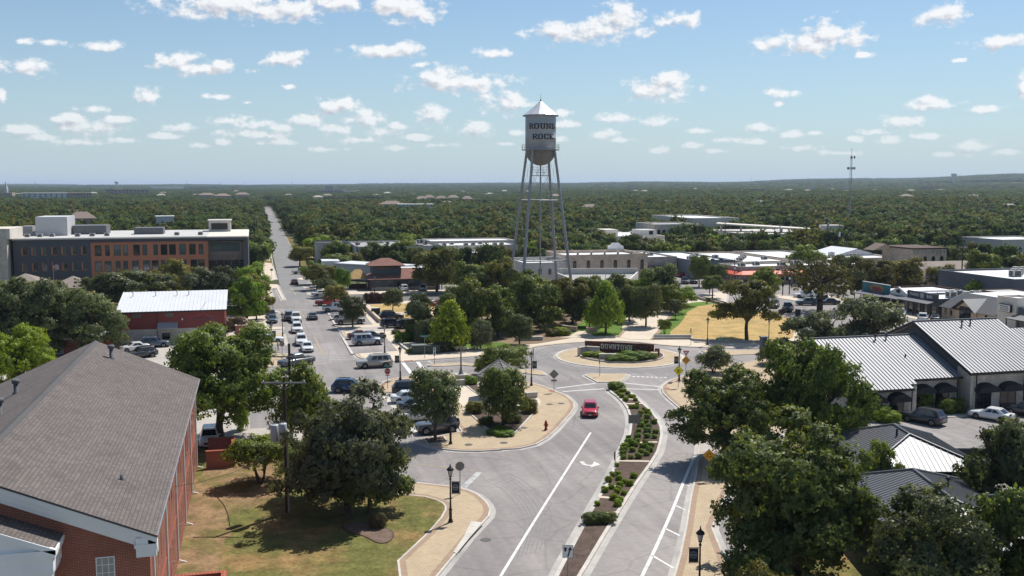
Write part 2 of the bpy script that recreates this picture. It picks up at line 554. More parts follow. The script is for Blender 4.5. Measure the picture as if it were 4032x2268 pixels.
M_ASPHALT = mat('asphalt', (0.232, 0.212, 0.203), 0.9, var=0.10, vscale=0.12, fine=0.07, fscale=1.8, spec=0.2, second=(0.285, 0.262, 0.248), second_scale=0.05, second_range=(0.45, 0.62))
def road_wear(m, k=0.13, crack=0.16):
 """long streaks along the traffic and a sparse net of fine cracks"""
 N = m.node_tree.nodes; L = m.node_tree.links; b = N['Principled BSDF']
 src = b.inputs['Base Color'].links[0].from_socket
 g = N.new('ShaderNodeNewGeometry')
 mp = N.new('ShaderNodeMapping'); mp.inputs['Rotation'].default_value = (0, 0, 0.42); mp.inputs['Scale'].default_value = (0.9, 0.035, 1)
 L.new(g.outputs['Position'], mp.inputs[0])
 n = N.new('ShaderNodeTexNoise'); n.inputs['Scale'].default_value = 1.0; n.inputs['Detail'].default_value = 4
 L.new(mp.outputs[0], n.inputs['Vector'])
 r = N.new('ShaderNodeMapRange'); r.inputs[1].default_value = .3; r.inputs[2].default_value = .7; r.inputs[3].default_value = 1 - k; r.inputs[4].default_value = 1 + k
 L.new(n.outputs[0], r.inputs[0])
 nd = N.new('ShaderNodeTexNoise'); nd.inputs['Scale'].default_value = .6; nd.inputs['Detail'].default_value = 4
 L.new(g.outputs['Position'], nd.inputs['Vector'])
 ad = N.new('ShaderNodeMix'); ad.data_type = 'VECTOR'; ad.inputs[0].default_value = .35
 L.new(g.outputs['Position'], ad.inputs[4]); L.new(nd.outputs['Color'], ad.inputs[5])
 v = N.new('ShaderNodeTexVoronoi'); v.feature = 'DISTANCE_TO_EDGE'; v.inputs['Scale'].default_value = .22
 L.new(ad.outputs[1], v.inputs['Vector'])
 c = N.new('ShaderNodeMapRange'); c.inputs[1].default_value = .0; c.inputs[2].default_value = .02; c.inputs[3].default_value = 1 - crack; c.inputs[4].default_value = 1
 L.new(v.outputs['Distance'], c.inputs[0])
 mu = N.new('ShaderNodeMath'); mu.operation = 'MULTIPLY'; L.new(r.outputs[0], mu.inputs[0]); L.new(c.outputs[0], mu.inputs[1])
 mx = N.new('ShaderNodeMix'); mx.data_type = 'RGBA'; mx.blend_type = 'MULTIPLY'; mx.inputs[0].default_value = 1
 L.new(src, mx.inputs[6]); L.new(mu.outputs[0], mx.inputs[7]); L.new(mx.outputs[2], b.inputs['Base Color'])
road_wear(M_ASPHALT)
M_ASPHALT_OLD = mat('dark_asphalt', (0.15, 0.142, 0.137), 0.9, var=0.12, vscale=0.2, fine=0.08, fscale=3.0, spec=0.2)
M_CONC = mat('concrete', (0.40, 0.365, 0.325), 0.85, var=0.10, vscale=0.5, fine=0.08, fscale=5.0, spec=0.25)
M_KERB = mat('kerb_concrete', (0.50, 0.47, 0.42), 0.85, var=0.16, vscale=0.7, fine=0.10, fscale=4.0, spec=0.25, second=(0.33, 0.31, 0.28), second_scale=0.35, second_range=(0.52, 0.72))
M_GUTTER = mat('gutter_concrete', (0.40, 0.38, 0.35), 0.85, var=0.16, vscale=0.5, fine=0.08, fscale=4.0, spec=0.25, second=(0.27, 0.26, 0.245), second_scale=0.25, second_range=(0.5, 0.7))
M_WALK = mat('pale_walk_concrete', (0.55, 0.47, 0.37), 0.85, var=0.09, vscale=0.3, fine=0.05, fscale=5.0, spec=0.25)
M_PAVER = brick_mat('tan_pavers', (0.47, 0.37, 0.25), (0.41, 0.32, 0.21), (0.30, 0.23, 0.15), 0.40, 0.20, 0.018, 'xy', bump=0.2, var=0.10, rz=0.35)
M_PAVER_EDGE = brick_mat('brown_border_pavers', (0.36, 0.26, 0.18), (0.31, 0.22, 0.15), (0.24, 0.17, 0.12), 0.40, 0.20, 0.018, 'xy', bump=0.2, var=0.10, rz=0.35)
M_TACTILE = mat('red_tactile_pavers', (0.30, 0.13, 0.09), 0.9, fine=0.15, fscale=14)
M_PAINT = mat('worn_white_paint', (0.66, 0.65, 0.62), 0.8, var=0.06, fine=0.0, second=(0.42, 0.41, 0.40), second_scale=1.2, second_range=(0.5, 0.74))
M_PAINT_FADED = mat('faded_white_paint', (0.44, 0.43, 0.42), 0.85, var=0.08, second=(0.29, 0.285, 0.28), second_scale=1.5, second_range=(0.42, 0.62))
M_YELLOW_FADED = mat('faded_yellow_paint', (0.40, 0.31, 0.15), 0.85, var=0.08, second=(0.25, 0.235, 0.21), second_scale=1.5, second_range=(0.42, 0.62))
M_MULCH = mat('dark_mulch', (0.10, 0.072, 0.058), 0.95, var=0.25, vscale=1.2, fine=0.35, fscale=9.0, bump=0.8, bscale=8, spec=0.1)
M_SOIL = mat('bare_earth', (0.21, 0.155, 0.10), 0.95, var=0.2, vscale=0.3, fine=0.15, fscale=6, spec=0.1)
M_GROUND = mat('woodland_ground', (0.075, 0.085, 0.04), 0.95, var=0.3, vscale=0.02, fine=0.2, fscale=0.3, spec=0.1, second=(0.20, 0.17, 0.10), second_scale=0.008, second_range=(0.52, 0.66))
M_LAWN = mat('patchy_lawn', (0.122, 0.120, 0.038), 0.95, var=0.30, vscale=0.9, fine=0.28, fscale=4.0, bump=0.6, bscale=9, spec=0.1, second=(0.24, 0.155, 0.068), second_scale=0.22, second_range=(0.42, 0.70))
M_LAWN_BARE = mat('worn_lawn', (0.235, 0.155, 0.085), 0.95, var=0.28, vscale=0.8, fine=0.25, fscale=4.0, bump=0.6, bscale=9, spec=0.1, second=(0.14, 0.118, 0.045), second_scale=0.35, second_range=(0.42, 0.66))
M_LAWN_GREEN = mat('watered_lawn', (0.10, 0.17, 0.03), 0.95, var=0.2, vscale=0.4, fine=0.2, fscale=5.0, bump=0.4, bscale=9, spec=0.1)
M_LAWN_DRY = mat('dry_lawn', (0.42, 0.29, 0.12), 0.95, var=0.16, vscale=0.5, fine=0.16, fscale=2.5, bump=0.4, bscale=9, spec=0.1, second=(0.33, 0.24, 0.10), second_scale=0.22, second_range=(0.45, 0.65))
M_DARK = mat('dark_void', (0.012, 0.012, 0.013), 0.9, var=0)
M_BLACK = mat('black_paint', (0.018, 0.017, 0.017), 0.45, var=0.1)
M_STEEL = mat('galvanised_steel', (0.32, 0.33, 0.34), 0.5, var=0.12, metal=0.4)
M_WHITE = mat('white_paint', (0.74, 0.74, 0.73), 0.6, var=0.05)
M_GLASS = mat('dark_window_glass', (0.02, 0.024, 0.028), 0.06, var=0, spec=0.9)
M_GLASS_SKYTINT = mat('painted_reflection_glass', (0.075, 0.105, 0.105), 0.05, var=0.3, vscale=0.25, spec=1.0)  # teal base colour stands in for sky reflected in the panes
# ------------------------------------------------------------------ ground, streets, pavements
g = MB().poly([(-22000, -300, -0.08), (24000, -300, -0.08), (24000, 30000, -0.08), (-22000, 30000, -0.08)], M_GROUND).build('ground')
tag(g, kind='structure')
road = MB()
road.poly([(-64, 30, 0), (185, 30, 0), (185, 262, 0), (-64, 262, 0)], M_ASPHALT)
road.poly([(6.4, 262, 0), (14.6, 262, 0), (17.6, 900, 0), (24, 1900, 0), (13.5, 1900, 0), (8.6, 900, 0)], M_ASPHALT)
road.poly([(106, 262, 0), (120, 262, 0), (150, 420, 0), (138, 420, 0)], M_ASPHALT)
tag(road.build('road'), kind='structure')
def raised(name, pts, top, h=0.13, kerb=0.16, gutter=0.42, border=0.0, border_mat=None, kind='structure', z0=-0.05, kmat=None):
 """a kerbed block: paving, kerb stones and gutter"""
 pts = ccw(pts)
 inner = offset_poly(pts, kerb) if kerb else pts
 m = MB()
 if border:
  in2 = offset_poly(pts, kerb + border)
  strip_mesh(m, pts, kerb, kerb + border, h - 0.004, border_mat or M_PAVER_EDGE)
  m.poly([(p[0], p[1], h - 0.004) for p in in2], top)
 else:
  m.poly([(p[0], p[1], h - 0.004) for p in inner], top)
 if not kerb:
  n = len(pts)
  m.add([(p[0], p[1], z0) for p in pts] + [(p[0], p[1], h - 0.004) for p in pts], [(i, (i + 1) % n, n + (i + 1) % n, n + i) for i in range(n)], top)
 o = m.build(name)
 tag(o, kind=kind)
 if kerb:
  k = MB()
  km = kmat or M_KERB
  n = len(pts)
  k.add([(p[0], p[1], z0) for p in pts] + [(p[0], p[1], h) for p in pts], [(i, (i + 1) % n, n + (i + 1) % n, n + i) for i in range(n)], km)
  strip_mesh(k, pts, 0, kerb, h, km)
  inn = offset_poly(pts, kerb)
  k.add([(p[0], p[1], h - 0.06) for p in inn] + [(p[0], p[1], h) for p in inn], [(n + i, n + (i + 1) % n, (i + 1) % n, i) for i in range(n)], km)
  k.build('kerb', o)
  if gutter:
   gm = MB()
   strip_mesh(gm, pts, -gutter, 0.02, 0.006, M_GUTTER)
   gm.build('gutter', o)
 return o
# gazebo corner plaza
plaza = [(15.54,126.81),(15.18,128.3),(15.38,130.42),(15.86,132.31),(16.6,134.11),(17.52,135.45),(18.71,136.42),(19.85,136.86),(23.07,137.68),(26.21,137.71),(29.88,136.34),(34.9,130.34),(36.06,128.36),(36.77,126.2),(37.38,123.81),(37.6,121.97),(38.13,119.57),(38.07,116.91),(37.72,114.75),(37.01,112.45),(35.74,109.81),(33.81,106.38),(31.77,102.72),(29.65,99.37),(27.82,97.18),(25.66,96.1),(23.41,96.25),(23.79,96.02),(21.55,96.13),(19.45,96.8),(17.97,97.87),(16.98,99.27),(16.21,100.76),(15.79,101.74),(16.35,102.33),(21.35,104.4),(21.84,126.58),(17.01,126.77)]
raised('plaza_pavement', plaza, M_PAVER, border=0.45)
# parking strip apron beside it
m = MB(); ribbon([(15.5, 128.2), (16.2, 116), (16.4, 104.2)], 0.9, 0.008, M_KERB, m)
tag(m.build('parking_gutter'), kind='structure')
# lamp-post pavement by the brick building
side = [(11.43,87.99),(13.68,87.1),(15.28,86.07),(16.42,85.28),(17.32,84.38),(17.9,83.42),(18.32,82.2),(18.53,80.81),(18.58,79.39),(18.41,77.98),(17.96,76.56),(17,74.93),(15.29,72.09),(13.78,69.22),(12.06,66.06),(11.04,64.17),(9.33,60.83)]
inner = [(8.19,61.13),(9.04,65.91),(9.31,68.81),(10.6,70.95),(12.44,74.06),(14.06,77.3),(14.69,78.95),(14.88,79.91),(14.79,80.76),(14.41,81.73),(13.65,82.79),(12.17,83.64),(10.39,84.41)]
raised('lamp_pavement', side + inner, M_PAVER, border=0.45)
# lawn of the brick building
lawn = [(-6.2, 36), (7.0, 36), *([(8.19,61.18),(9.05,65.96),(9.32,68.86),(10.61,71),(12.45,74.11),(14.07,77.35),(14.7,79.01),(14.89,79.97),(14.8,80.82),(14.42,81.79),(13.66,82.85),(12.18,83.7),(10.39,84.48)]), (9.0, 88.5), (5.2, 99), (4.2, 104.5), (-6.2, 105.5)]
raised('lawn', lawn, M_LAWN, h=0.115, kerb=0, gutter=0)
bare = smooth_closed([(-6.2, 40), (-3.4, 40), (-3.0, 50), (-3.9, 58), (-2.9, 66), (-3.3, 73), (-2.4, 78), (-3.0, 82), (-.8, 83.5), (1.0, 86.5), (3.4, 88), (4.2, 93), (3.6, 98), (4.0, 104), (-6.2, 104.6)], 2)
rj = random.Random(2)
bare = [(x + (rj.uniform(-.35, .35) if x > -5.5 else 0), y + (rj.uniform(-.3, .3) if x > -5.5 else 0)) for x, y in bare]
m = MB().poly([(p[0], p[1], 0.12) for p in bare], M_LAWN_BARE)
tag(m.build('bare_earth_strip'), kind='structure')
# concrete drive north of the lawn
m = MB().prism([(-9, 105.6), (4.6, 105.2), (4.9, 111.6), (-9, 112.2)], -0.05, 0.02, M_CONC)
tag(m.build('driveway'), kind='structure')
# planted median
med = [(44.6,121.54),(45.42,122.12),(46.17,122.08),(46.75,121.2),(46.6,118.06),(46.21,114.47),(45.45,108.76),(44.42,104.18),(43.38,100.73),(42.13,97.57),(40.53,94.24),(38.98,91.23),(36.5,87.23),(33.13,82.12),(28.62,74.91),(25.22,69.39),(22.4,64.72),(19.66,60.26),(18.06,60.68),(20.42,65.13),(22.79,69.42),(26.78,76.68),(30.11,82.57),(33.2,88.36),(36.23,94.1),(38.71,99.02),(40.46,103.13),(41.71,106.55),(42.87,110.33),(43.5,113.25),(44.1,117.34),(44.23,119.72)]
raised('median', med, M_MULCH, h=0.14, kerb=0.30, gutter=0.5)
for i, (a, b) in enumerate([((33.6,89.12), (36.65,88.13)), ((36.76,95.17), (40.27,94.71)), ((29.4,81.45), (30.71,81.54)), ((28.19,78.89), (30.19,77.76)), ((25.96,74.59), (28.39,74.66)), ((43.69,112.65), (45.74,112.24)), ((43.93,115.34), (45.78,114.86))]):
 o = MB(); ribbon([a, b], 0.5, 0.165, M_WALK, o)
 c = MB().prism([(p[0], p[1]) for p in o.v], 0.05, 0.16, M_WALK).build('stepping_strip')
 tag(c, kind='structure')
# splitter islands
raised('splitter_island', [(44.7,131.55),(45.25,132.32),(46.36,132.46),(50.9,130.94),(50.81,130.3),(48.05,126.02),(47.12,125.87),(44.8,126.39)], M_PAVER, gutter=0.4)
raised('splitter_island', [(69.58,146.31),(70.46,146.74),(73.46,146.18),(79.35,144.44),(81.08,143.66),(79.92,141.59),(77.76,141.51),(70.31,141.36),(69.75,142.13)], M_PAVER, gutter=0.4)
raised('splitter_island', smooth_closed([(24.26,144.78),(24.82,145.82),(28.07,145.69),(30.73,145.55),(35.39,137.79),(37.09,138.12),(38.8,137.42),(39.84,136.39),(39.71,133.2),(38.9,133.17),(37.14,134.84),(35.68,136.36),(30.22,143.88),(27.17,143.49),(24.67,143.87)], 1), M_PAVER, gutter=0.3)
# roundabout island: truck apron, planter
C0 = (55.1, 145.2)
def ring(cx, cy, r, n=72):
 return [(cx + r * cos(2 * pi * i / n), cy + r * sin(2 * pi * i / n)) for i in range(n)]
raised('roundabout_apron', ring(*C0, 10.1), M_PAVER, h=0.10, kerb=0.45, gutter=0.35)
C1 = (55.6, 145.6)
pl = raised('roundabout_planter', ring(*C1, 6.7), M_MULCH, h=0.30, kerb=0.22, gutter=0, z0=0.05)
# east pavement along the approach road
east = [(51.54,120.32),(52.82,122.58),(54.74,125.01),(57.28,127.08),(59.89,129.15),(63.96,132.02),(71.78,135.55),(78.05,137.87)] + [(110, 133), (110, 112), (64, 104), (44.0, 84)] + [(34.34,69.39),(32.21,62.92),(31.31,60.14),(29.8,55.53),(24.82,56.82),(27.33,61.17),(29.38,64.74),(32.19,69.95),(36.09,77.44),(39.29,83.33),(42.43,89.5),(45.57,95.79),(47.32,101.81),(49.14,109.18),(49.89,113.85),(50.59,117.37)]
raised('east_pavement', east, M_PAVER, border=0.45)
m = MB().poly([(p[0], p[1], 0.14) for p in [(45.5, 84), (64, 104), (66, 97), (60, 86), (56, 70), (54, 50), (35, 46), (32.3, 52), (34.2, 62), (37, 72)]], M_LAWN)
tag(m.build('shaded_yard'), kind='structure')
m = MB().poly([(p[0], p[1], 0.145) for p in [(45.73,95.69),(47.3,95.29),(44.79,89.67),(43.86,89.49),(42.77,88.94),(41.56,87.23)]], M_CONC)
tag(m.build('pale_drive_apron'), kind='structure')
# park block north of the roundabout
north = [(15.06,155.42),(15.3,153.93),(15.78,152.9),(17.29,151.43),(19.24,149.75),(21.25,148.65),(22.56,148.5),(23.96,148.91),(26.81,149.75),(30.29,150.05),(33.17,150.52),(42.52,155.14),(45.79,157.47),(48.81,158.67),(51.72,159.35),(54.31,159.52),(56.93,159.7),(60.13,159.24),(62.81,157.44),(64.39,155.47),(65.32,153.92),(67.38,151.87),(69.63,150.37),(72.78,148.76),(76.1,147.56),(80.44,146.43)] + [(95, 143.5), (104, 146), (105.5, 160), (104.6, 190), (104.0, 226.0), (60, 228.5), (24, 227.0), (15.4, 226), (15.0, 221)] + [(14.8, 200)]
raised('park_pavement', north, M_WALK, border=0.5, border_mat=M_PAVER)
# paler drive cut
m = MB().poly([(14.5, 182.2, 0.135), (25, 180.6, 0.135), (33, 181, 0.135), (33, 187, 0.135), (23, 187, 0.135), (14.5, 186.6, 0.135)], M_CONC)
tag(m.build('car_park_drive'), kind='structure')
# parking bays let into that pavement
for q in ([(14.6, 157.6), (22.0, 158.6), (22.0, 177.5), (14.6, 176.0)], [(14.6, 189.5), (21.6, 190.0), (21.6, 205.0), (14.6, 204.0)], [(14.6, 206.5), (20.8, 207.0), (20.8, 219.5), (14.6, 219.0)]):
 m = MB().poly([(p[0], p[1], 0.137) for p in q], M_ASPHALT)
 tag(m.build('parking_bay'), kind='structure')
 m = MB(); ribbon([q[0], q[3]], 0.45, 0.1405, M_KERB, m); tag(m.build('bay_gutter'), kind='structure')
 n = max(2, int((q[3][1] - q[0][1]) / 3.0))
 m = MB()
 for i in range(1, n):
  t = i / n
  ribbon([(q[0][0] + .5, q[0][1] * (1 - t) + q[3][1] * t), (q[1][0], q[1][1] * (1 - t) + q[2][1] * t)], 0.1, 0.1405, M_PAINT_FADED, m)
 tag(m.build('bay_line'), kind='structure')
# park surfaces
def patch(name, pts, mt, z, kind='structure'):
 return tag(MB().poly([(p[0], p[1], z) for p in pts], mt).build(name), kind=kind)
patch('park_ground', [(24, 163), (36, 158.5), (46, 160), (56, 166), (64, 171), (74, 196), (87, 206), (102, 214), (102, 225), (34, 225), (34, 190), (25, 190), (25, 179)], M_SOIL, 0.15)
patch('green_lawn', [(27.5, 160.5), (36, 158), (42, 159.5), (40, 163), (29, 164)], M_LAWN_GREEN, 0.155)
patch('green_lawn', [(58, 165.5), (63.2, 165), (68, 178), (74, 190), (66, 192), (60, 180), (52, 178), (54, 170)], M_LAWN_GREEN, 0.155)
patch('dry_grass_verge', [(24.5, 189.5), (40, 188.5), (44, 222), (24.5, 222)], M_LAWN_DRY, 0.154)
patch('pale_path', [(24.5, 203), (44, 201), (44, 205), (24.5, 207)], M_WALK, 0.158)
patch('dry_lawn', [(70.92,162.88),(77.21,174.42),(83.1,184.07),(89.37,196.08),(96.39,204.79),(99.24,206.53),(101.23,202.32),(101.13,198.76),(103.58,183.8),(103.58,178.76),(102.35,172.41),(90.97,154.66),(83.68,151.85),(80.07,152.43),(75.74,154.61),(73.38,157.38),(73.71,159.14)], M_LAWN_DRY, 0.152)
patch('green_lawn', [(68.23,162.81),(73.64,172.73),(81.39,185.5),(87.04,194.47),(92.6,204.55),(96.04,207.36),(99.48,208.36),(99.97,203.86),(94.39,200.51),(87.98,192.06),(83.2,183.06),(78.49,174.97),(73.2,167.01),(71.2,162.42)], M_LAWN_GREEN, 0.156)
patch('park_walk', [(61.94,164.22),(65.39,170.43),(73.47,186.09),(82.98,200.02),(89.09,206.58),(88.66,202.55),(86.26,195.31),(75.49,175.91),(68.75,163.54),(67.87,162.31),(66.27,159.01),(62.37,160.39)], M_WALK, 0.160)
m = MB(); ribbon([(66.21,158.88),(72.08,169.11),(72.55,169.57),(84.98,192.75)], 0.7, 0.165, M_PAVER_EDGE, m); ribbon([(61.61,163.18),(65.61,170.38)], 0.6, 0.165, M_PAVER_EDGE, m)
tag(m.build('walk_border'), kind='structure')
patch('fan_path', [(51.54,165.41),(54.04,167.03),(56.68,171.47),(58.27,171.46),(58.14,167.91),(57.75,163.06)], M_WALK, 0.161)
patch('plaza_sand_court', [(24.75,129.04),(26.8,128.95),(26.97,125.71),(27.23,121.6),(26.2,117.33),(24.04,115.74),(23.93,118.65)], M_WALK, 0.134)
patch('plaza_sand_court', [(33.74,123.13),(34.32,119.77),(33.96,116.8),(33.29,114.77),(32.09,112.25),(31.03,113.22)], M_WALK, 0.134)
# plaza planting bed and its low kerb
for bed in ([(23.47,114.49),(23.95,111.01),(24.06,107.8),(24.16,104.76),(24.85,101.16),(26.66,101.67),(28.52,105.12),(31.59,111.02),(31.31,114.56),(25.52,116.42)], [(26.88,128.93),(28.98,130.15),(27.31,121.58),(26.93,125.51)]):
 raised('planting_bed', bed, M_MULCH, h=0.22, kerb=0.2, gutter=0, z0=0.1)
raised('tree_pit', [(16.75,102.44),(19.15,102.91),(19.11,100.21),(16.87,100.01)], M_MULCH, h=0.17, kerb=0.15, gutter=0, z0=0.1)
# west blocks
raised('west_pavement', [(-1.8, 188.8), (4.6, 188.5), (4.7, 191.5), (1.9, 192), (1.7, 213), (4.4, 214), (4.3, 216.5), (-2, 217)], M_WALK)
raised('west_pavement', [(-1.8, 170), (4.4, 170), (4.7, 172), (4.6, 182.4), (-1.8, 182.6)], M_PAVER)
raised('west_pavement', [(-2.0, 150.5), (2.6, 149.2), (4.3, 150.6), (4.9, 153.5), (4.9, 160.5), (-2.0, 161.5)], M_PAVER)
patch('pale_drive', [(-6, 182.6), (4.6, 182.4), (4.6, 188.5), (-6, 188.8)], M_CONC, 0.03)
patch('car_park', [(-46, 113), (-1.0, 112), (-1.8, 149), (-1.8, 176.6), (-46, 178)], M_CONC, 0.01)
raised('corner_pavement', [(-2.54,351.87),(3.75,350.81),(5.39,348.12),(5.65,318.69),(5.72,288.68),(2.39,283.45),(0.72,289.97),(-2.21,286.9)], M_WALK)
raised('corner_pavement', [(-2.61,365.13),(3.15,374.65),(5,378.09),(5.22,360.98),(-2.14,356.95)], M_WALK)
raised('corner_pavement', [(-0.18,273.7),(2.8,275.55),(5.67,273.58),(6.47,236.92),(5.88,236.28),(5.2,263.92),(3.59,262.4),(3.79,243.29),(2.53,232.02),(0.02,229.94)], M_WALK)
raised('corner_pavement', smooth_closed([(11.6,290.1),(12.94,292.35),(15.33,290.13),(15.06,285.29),(12.93,284.5),(11.78,286.14)], 1), M_WALK)
raised('east_side_pavement', [(15.5, 247), (19, 244.5), (26, 243.8), (46, 243.2), (62, 243.6), (62, 247), (20, 252), (19, 272), (14.0, 276), (13.6, 272), (14.6, 258)], M_WALK)
patch('parking_pad', [(12.2, 247), (15.5, 247), (14.4, 268), (12.0, 270)], M_CONC, 0.012)
m = MB()
for i in range(6):
 ribbon([(12.3, 248 + i * 4), (16.0, 249.5 + i * 4)], 0.9, 0.016, M_WALK, m)
tag(m.build('bay_divider'), kind='structure')
raised('street_verge', [(-4, 290), (5.0, 290), (5.8, 330), (6.4, 420), (7.0, 520), (-2, 520)], M_LAWN, h=0.1, kerb=0.2, gutter=0)
raised('street_verge', [(14.2, 300), (20, 300), (22, 520), (15.6, 520)], M_LAWN, h=0.1, kerb=0.2, gutter=0)
for ya in (302, 330, 372, 430):
 patch('side_drive', [(-6, ya), (5.6 + (ya - 300) * .006, ya), (5.6 + (ya - 300) * .006, ya + 7), (-6, ya + 7)], M_CONC, 0.108)
# blocks along the shops on the east street
raised('shop_pavement', [(128.5, 145), (134.5, 145), (134.5, 214), (128, 216), (126, 213), (127, 206)], M_WALK)
raised('shop_pavement', [(122.5, 243), (127, 240.4), (170, 238), (170, 236.2), (126.5, 238.0), (122.0, 240)], M_WALK)
raised('park_edge_pavement', [(100.41,216.87),(104.8,222.76),(112.63,226.65),(111.83,220.94),(102.53,203.37),(100.67,208.87)], M_WALK)
raised('bulb_out_pavement', [(121.43,215.59),(124.25,217.72),(124.79,210.55),(121.07,204.22),(120.55,208.28),(119.76,211.86)], M_WALK)
# car park of the metal-roofed shops
patch('shop_car_park', [(66, 97.5), (128, 95.5), (128, 70), (64, 74)], M_ASPHALT, 0.15)
raised('shop_front_walk', [(66.5, 98.2), (100, 96.9), (100, 95.5), (66.2, 96.8)], M_CONC, h=0.24, kerb=0.15, gutter=0, z0=0.1)
# ------------------------------------------------------------------ painted markings
def marking(name, lines, w, mt=M_PAINT, z=0.012, dash=None):
 m = MB()
 for l in lines:
  ribbon(l, w, z, mt, m, dash)
 return tag(m.build(name), kind='structure')
marking('lane_line', [smooth_open([(34.99,100.75),(27.61,86.81),(21,74.27),(15.9,64.46),(13.58,60.04)])], 0.22)
marking('edge_line', [smooth_open([(42.19,89.63),(37.63,82.08),(33.69,75.44),(30.67,70.47),(27.62,65.54),(25.38,62),(22.71,57.67)])], 0.26)
marking('hatch_line', [[(33.85,75.4),(34.15,74.22)], [(30.74,70.45),(31.18,68.68)], [(27.54,65.3),(28.05,62.78)], [(37.13,80.98),(37.26,80.21)], [(24.62,60.59),(25.34,58.03)]], 0.2)
marking('stop_line', [[(17.47,84.84),(19.91,89.1)]], 0.6, M_PAINT_FADED)
marking('crosswalk_line', [[(38.33,124.3),(44.36,126.12)], [(38.51,122.08),(44.36,122.44)], [(48.15,125.5),(52.01,121.95)], [(47.23,121.7),(51.09,119.98)]], 0.32)
marking('crosswalk_line', [[(21.32,148.95),(21.25,138.55)], [(23.6,148.64),(23.46,138.47)]], 0.55)
marking('crosswalk_line', [[(9.68,155.68),(15.09,155.04)], [(9.54,153.58),(15.21,153.26)], [(7.52,133.85),(15.33,132.81)], [(7.55,132.01),(14.98,130.44)], [(7.73,156.86),(10.38,156.38)]], 0.22, M_PAINT_FADED)
marking('crosswalk_line', [[(2.1,219.92),(14.01,217.06)], [(2.57,216.26),(13.78,215.55)]], 0.4, M_PAINT_FADED)
marking('yellow_centre_line', [[(9.82,177.93),(10.16,157.03)], [(9.09,214.79),(9.37,204.33)], [(8.9,264.24),(9.49,247.23)]], 0.25, M_YELLOW_FADED)
marking('yellow_centre_line', [[(14.95,93.09),(17.32,91.52),(19.56,89.63)]], 0.22, M_YELLOW_FADED)
marking('stop_bar', [[(25.18,149.07),(25.65,146.72)]], 0.5, M_PAINT_FADED)
marking('yield_dash', [[(51.41,131.3),(55.87,130.39)]], 0.2, M_PAINT_FADED, dash=(1.0, 1.0))
m = MB()
for i in range(9):
 x = 1995 + i * 72
pts = [(51.24,129.26),(51.83,129.06),(52.38,128.73),(52.95,128.44),(53.51,128.15),(54.08,127.91),(54.64,127.62),(55.2,127.34)]
for (x, y) in pts:
 m.poly([(x - .28, y + .32, 0.012), (x, y - .38, 0.012), (x + .28, y + .32, 0.012)], M_PAINT)
tag(m.build('yield_triangles'), kind='structure')
# turn arrow
ar = MB()
sh = [(30.44,90.17),(30.32,89.42),(30.46,88.92),(30.72,88.7),(30.95,88.64)]
ribbon(smooth_open(sh), 0.42, 0.012, M_PAINT, ar)
ar.poly([(p[0], p[1], 0.0125) for p in [(31.57,89.8),(31.83,88.72),(30.6,88.04)]], M_PAINT)
tag(ar.build('turn_arrow'), kind='structure')
# patched and stained asphalt
M_STAIN = mat('old_patch_asphalt', (0.17, 0.167, 0.165), 0.9, var=0.15, vscale=0.8, fine=0.1, fscale=4)
patch('asphalt_patch', smooth_closed([(14.36,138.89),(15.03,139.29),(15.72,138.78),(15.57,137.87),(14.75,137.61)]), M_STAIN, 0.006)
patch('asphalt_patch', smooth_closed([(13.05,138.99),(13.52,139.35),(13.73,138.82),(13.16,138.35)]), M_STAIN, 0.006)
patch('north_street_surface', [(15, 227.5), (62, 229.0), (62, 242.8), (15, 243.6)], M_ASPHALT_OLD, 0.003)
patch('street_surface', [(6.0, 236), (14.2, 236), (14.4, 262), (15.9, 560), (17.6, 900), (8.6, 900), (6.2, 262)], mat('street_asphalt', (0.20, 0.197, 0.194), 0.9, var=0.12, vscale=0.1, fine=0.06, fscale=1.5), 0.004)
# tyre tracks where cars turn: thin worn rubber
M_RUBBER = mat('rubbered_asphalt', (0.19, 0.186, 0.183), 0.85, var=0.18, vscale=0.9, fine=0.05)
for k in range(7):
 a = [(21.05,87.44),(21.93,84.78),(22.19,80.22),(21.77,75.69),(20.57,71.82),(19.06,67.98)]
 dx = (k - 3) * 0.42 + random.uniform(-.1, .1)
 m = MB(); ribbon(smooth_open([(p[0] + dx, p[1] + dx * .55 + random.uniform(-.05, .05)) for p in a]), 0.07, 0.0072 + k * 0.0003, M_RUBBER, m)
 tag(m.build('tyre_track'), kind='structure')
for r, w in ((11.6, .5), (13.4, .5), (12.5, .16), (14.2, .12)):
 m = MB(); ribbon([(C0[0] + r * cos(a * pi / 40), C0[1] + r * sin(a * pi / 40)) for a in range(26, 72)], w, 0.0075, M_RUBBER, m)
 tag(m.build('tyre_track'), kind='structure')
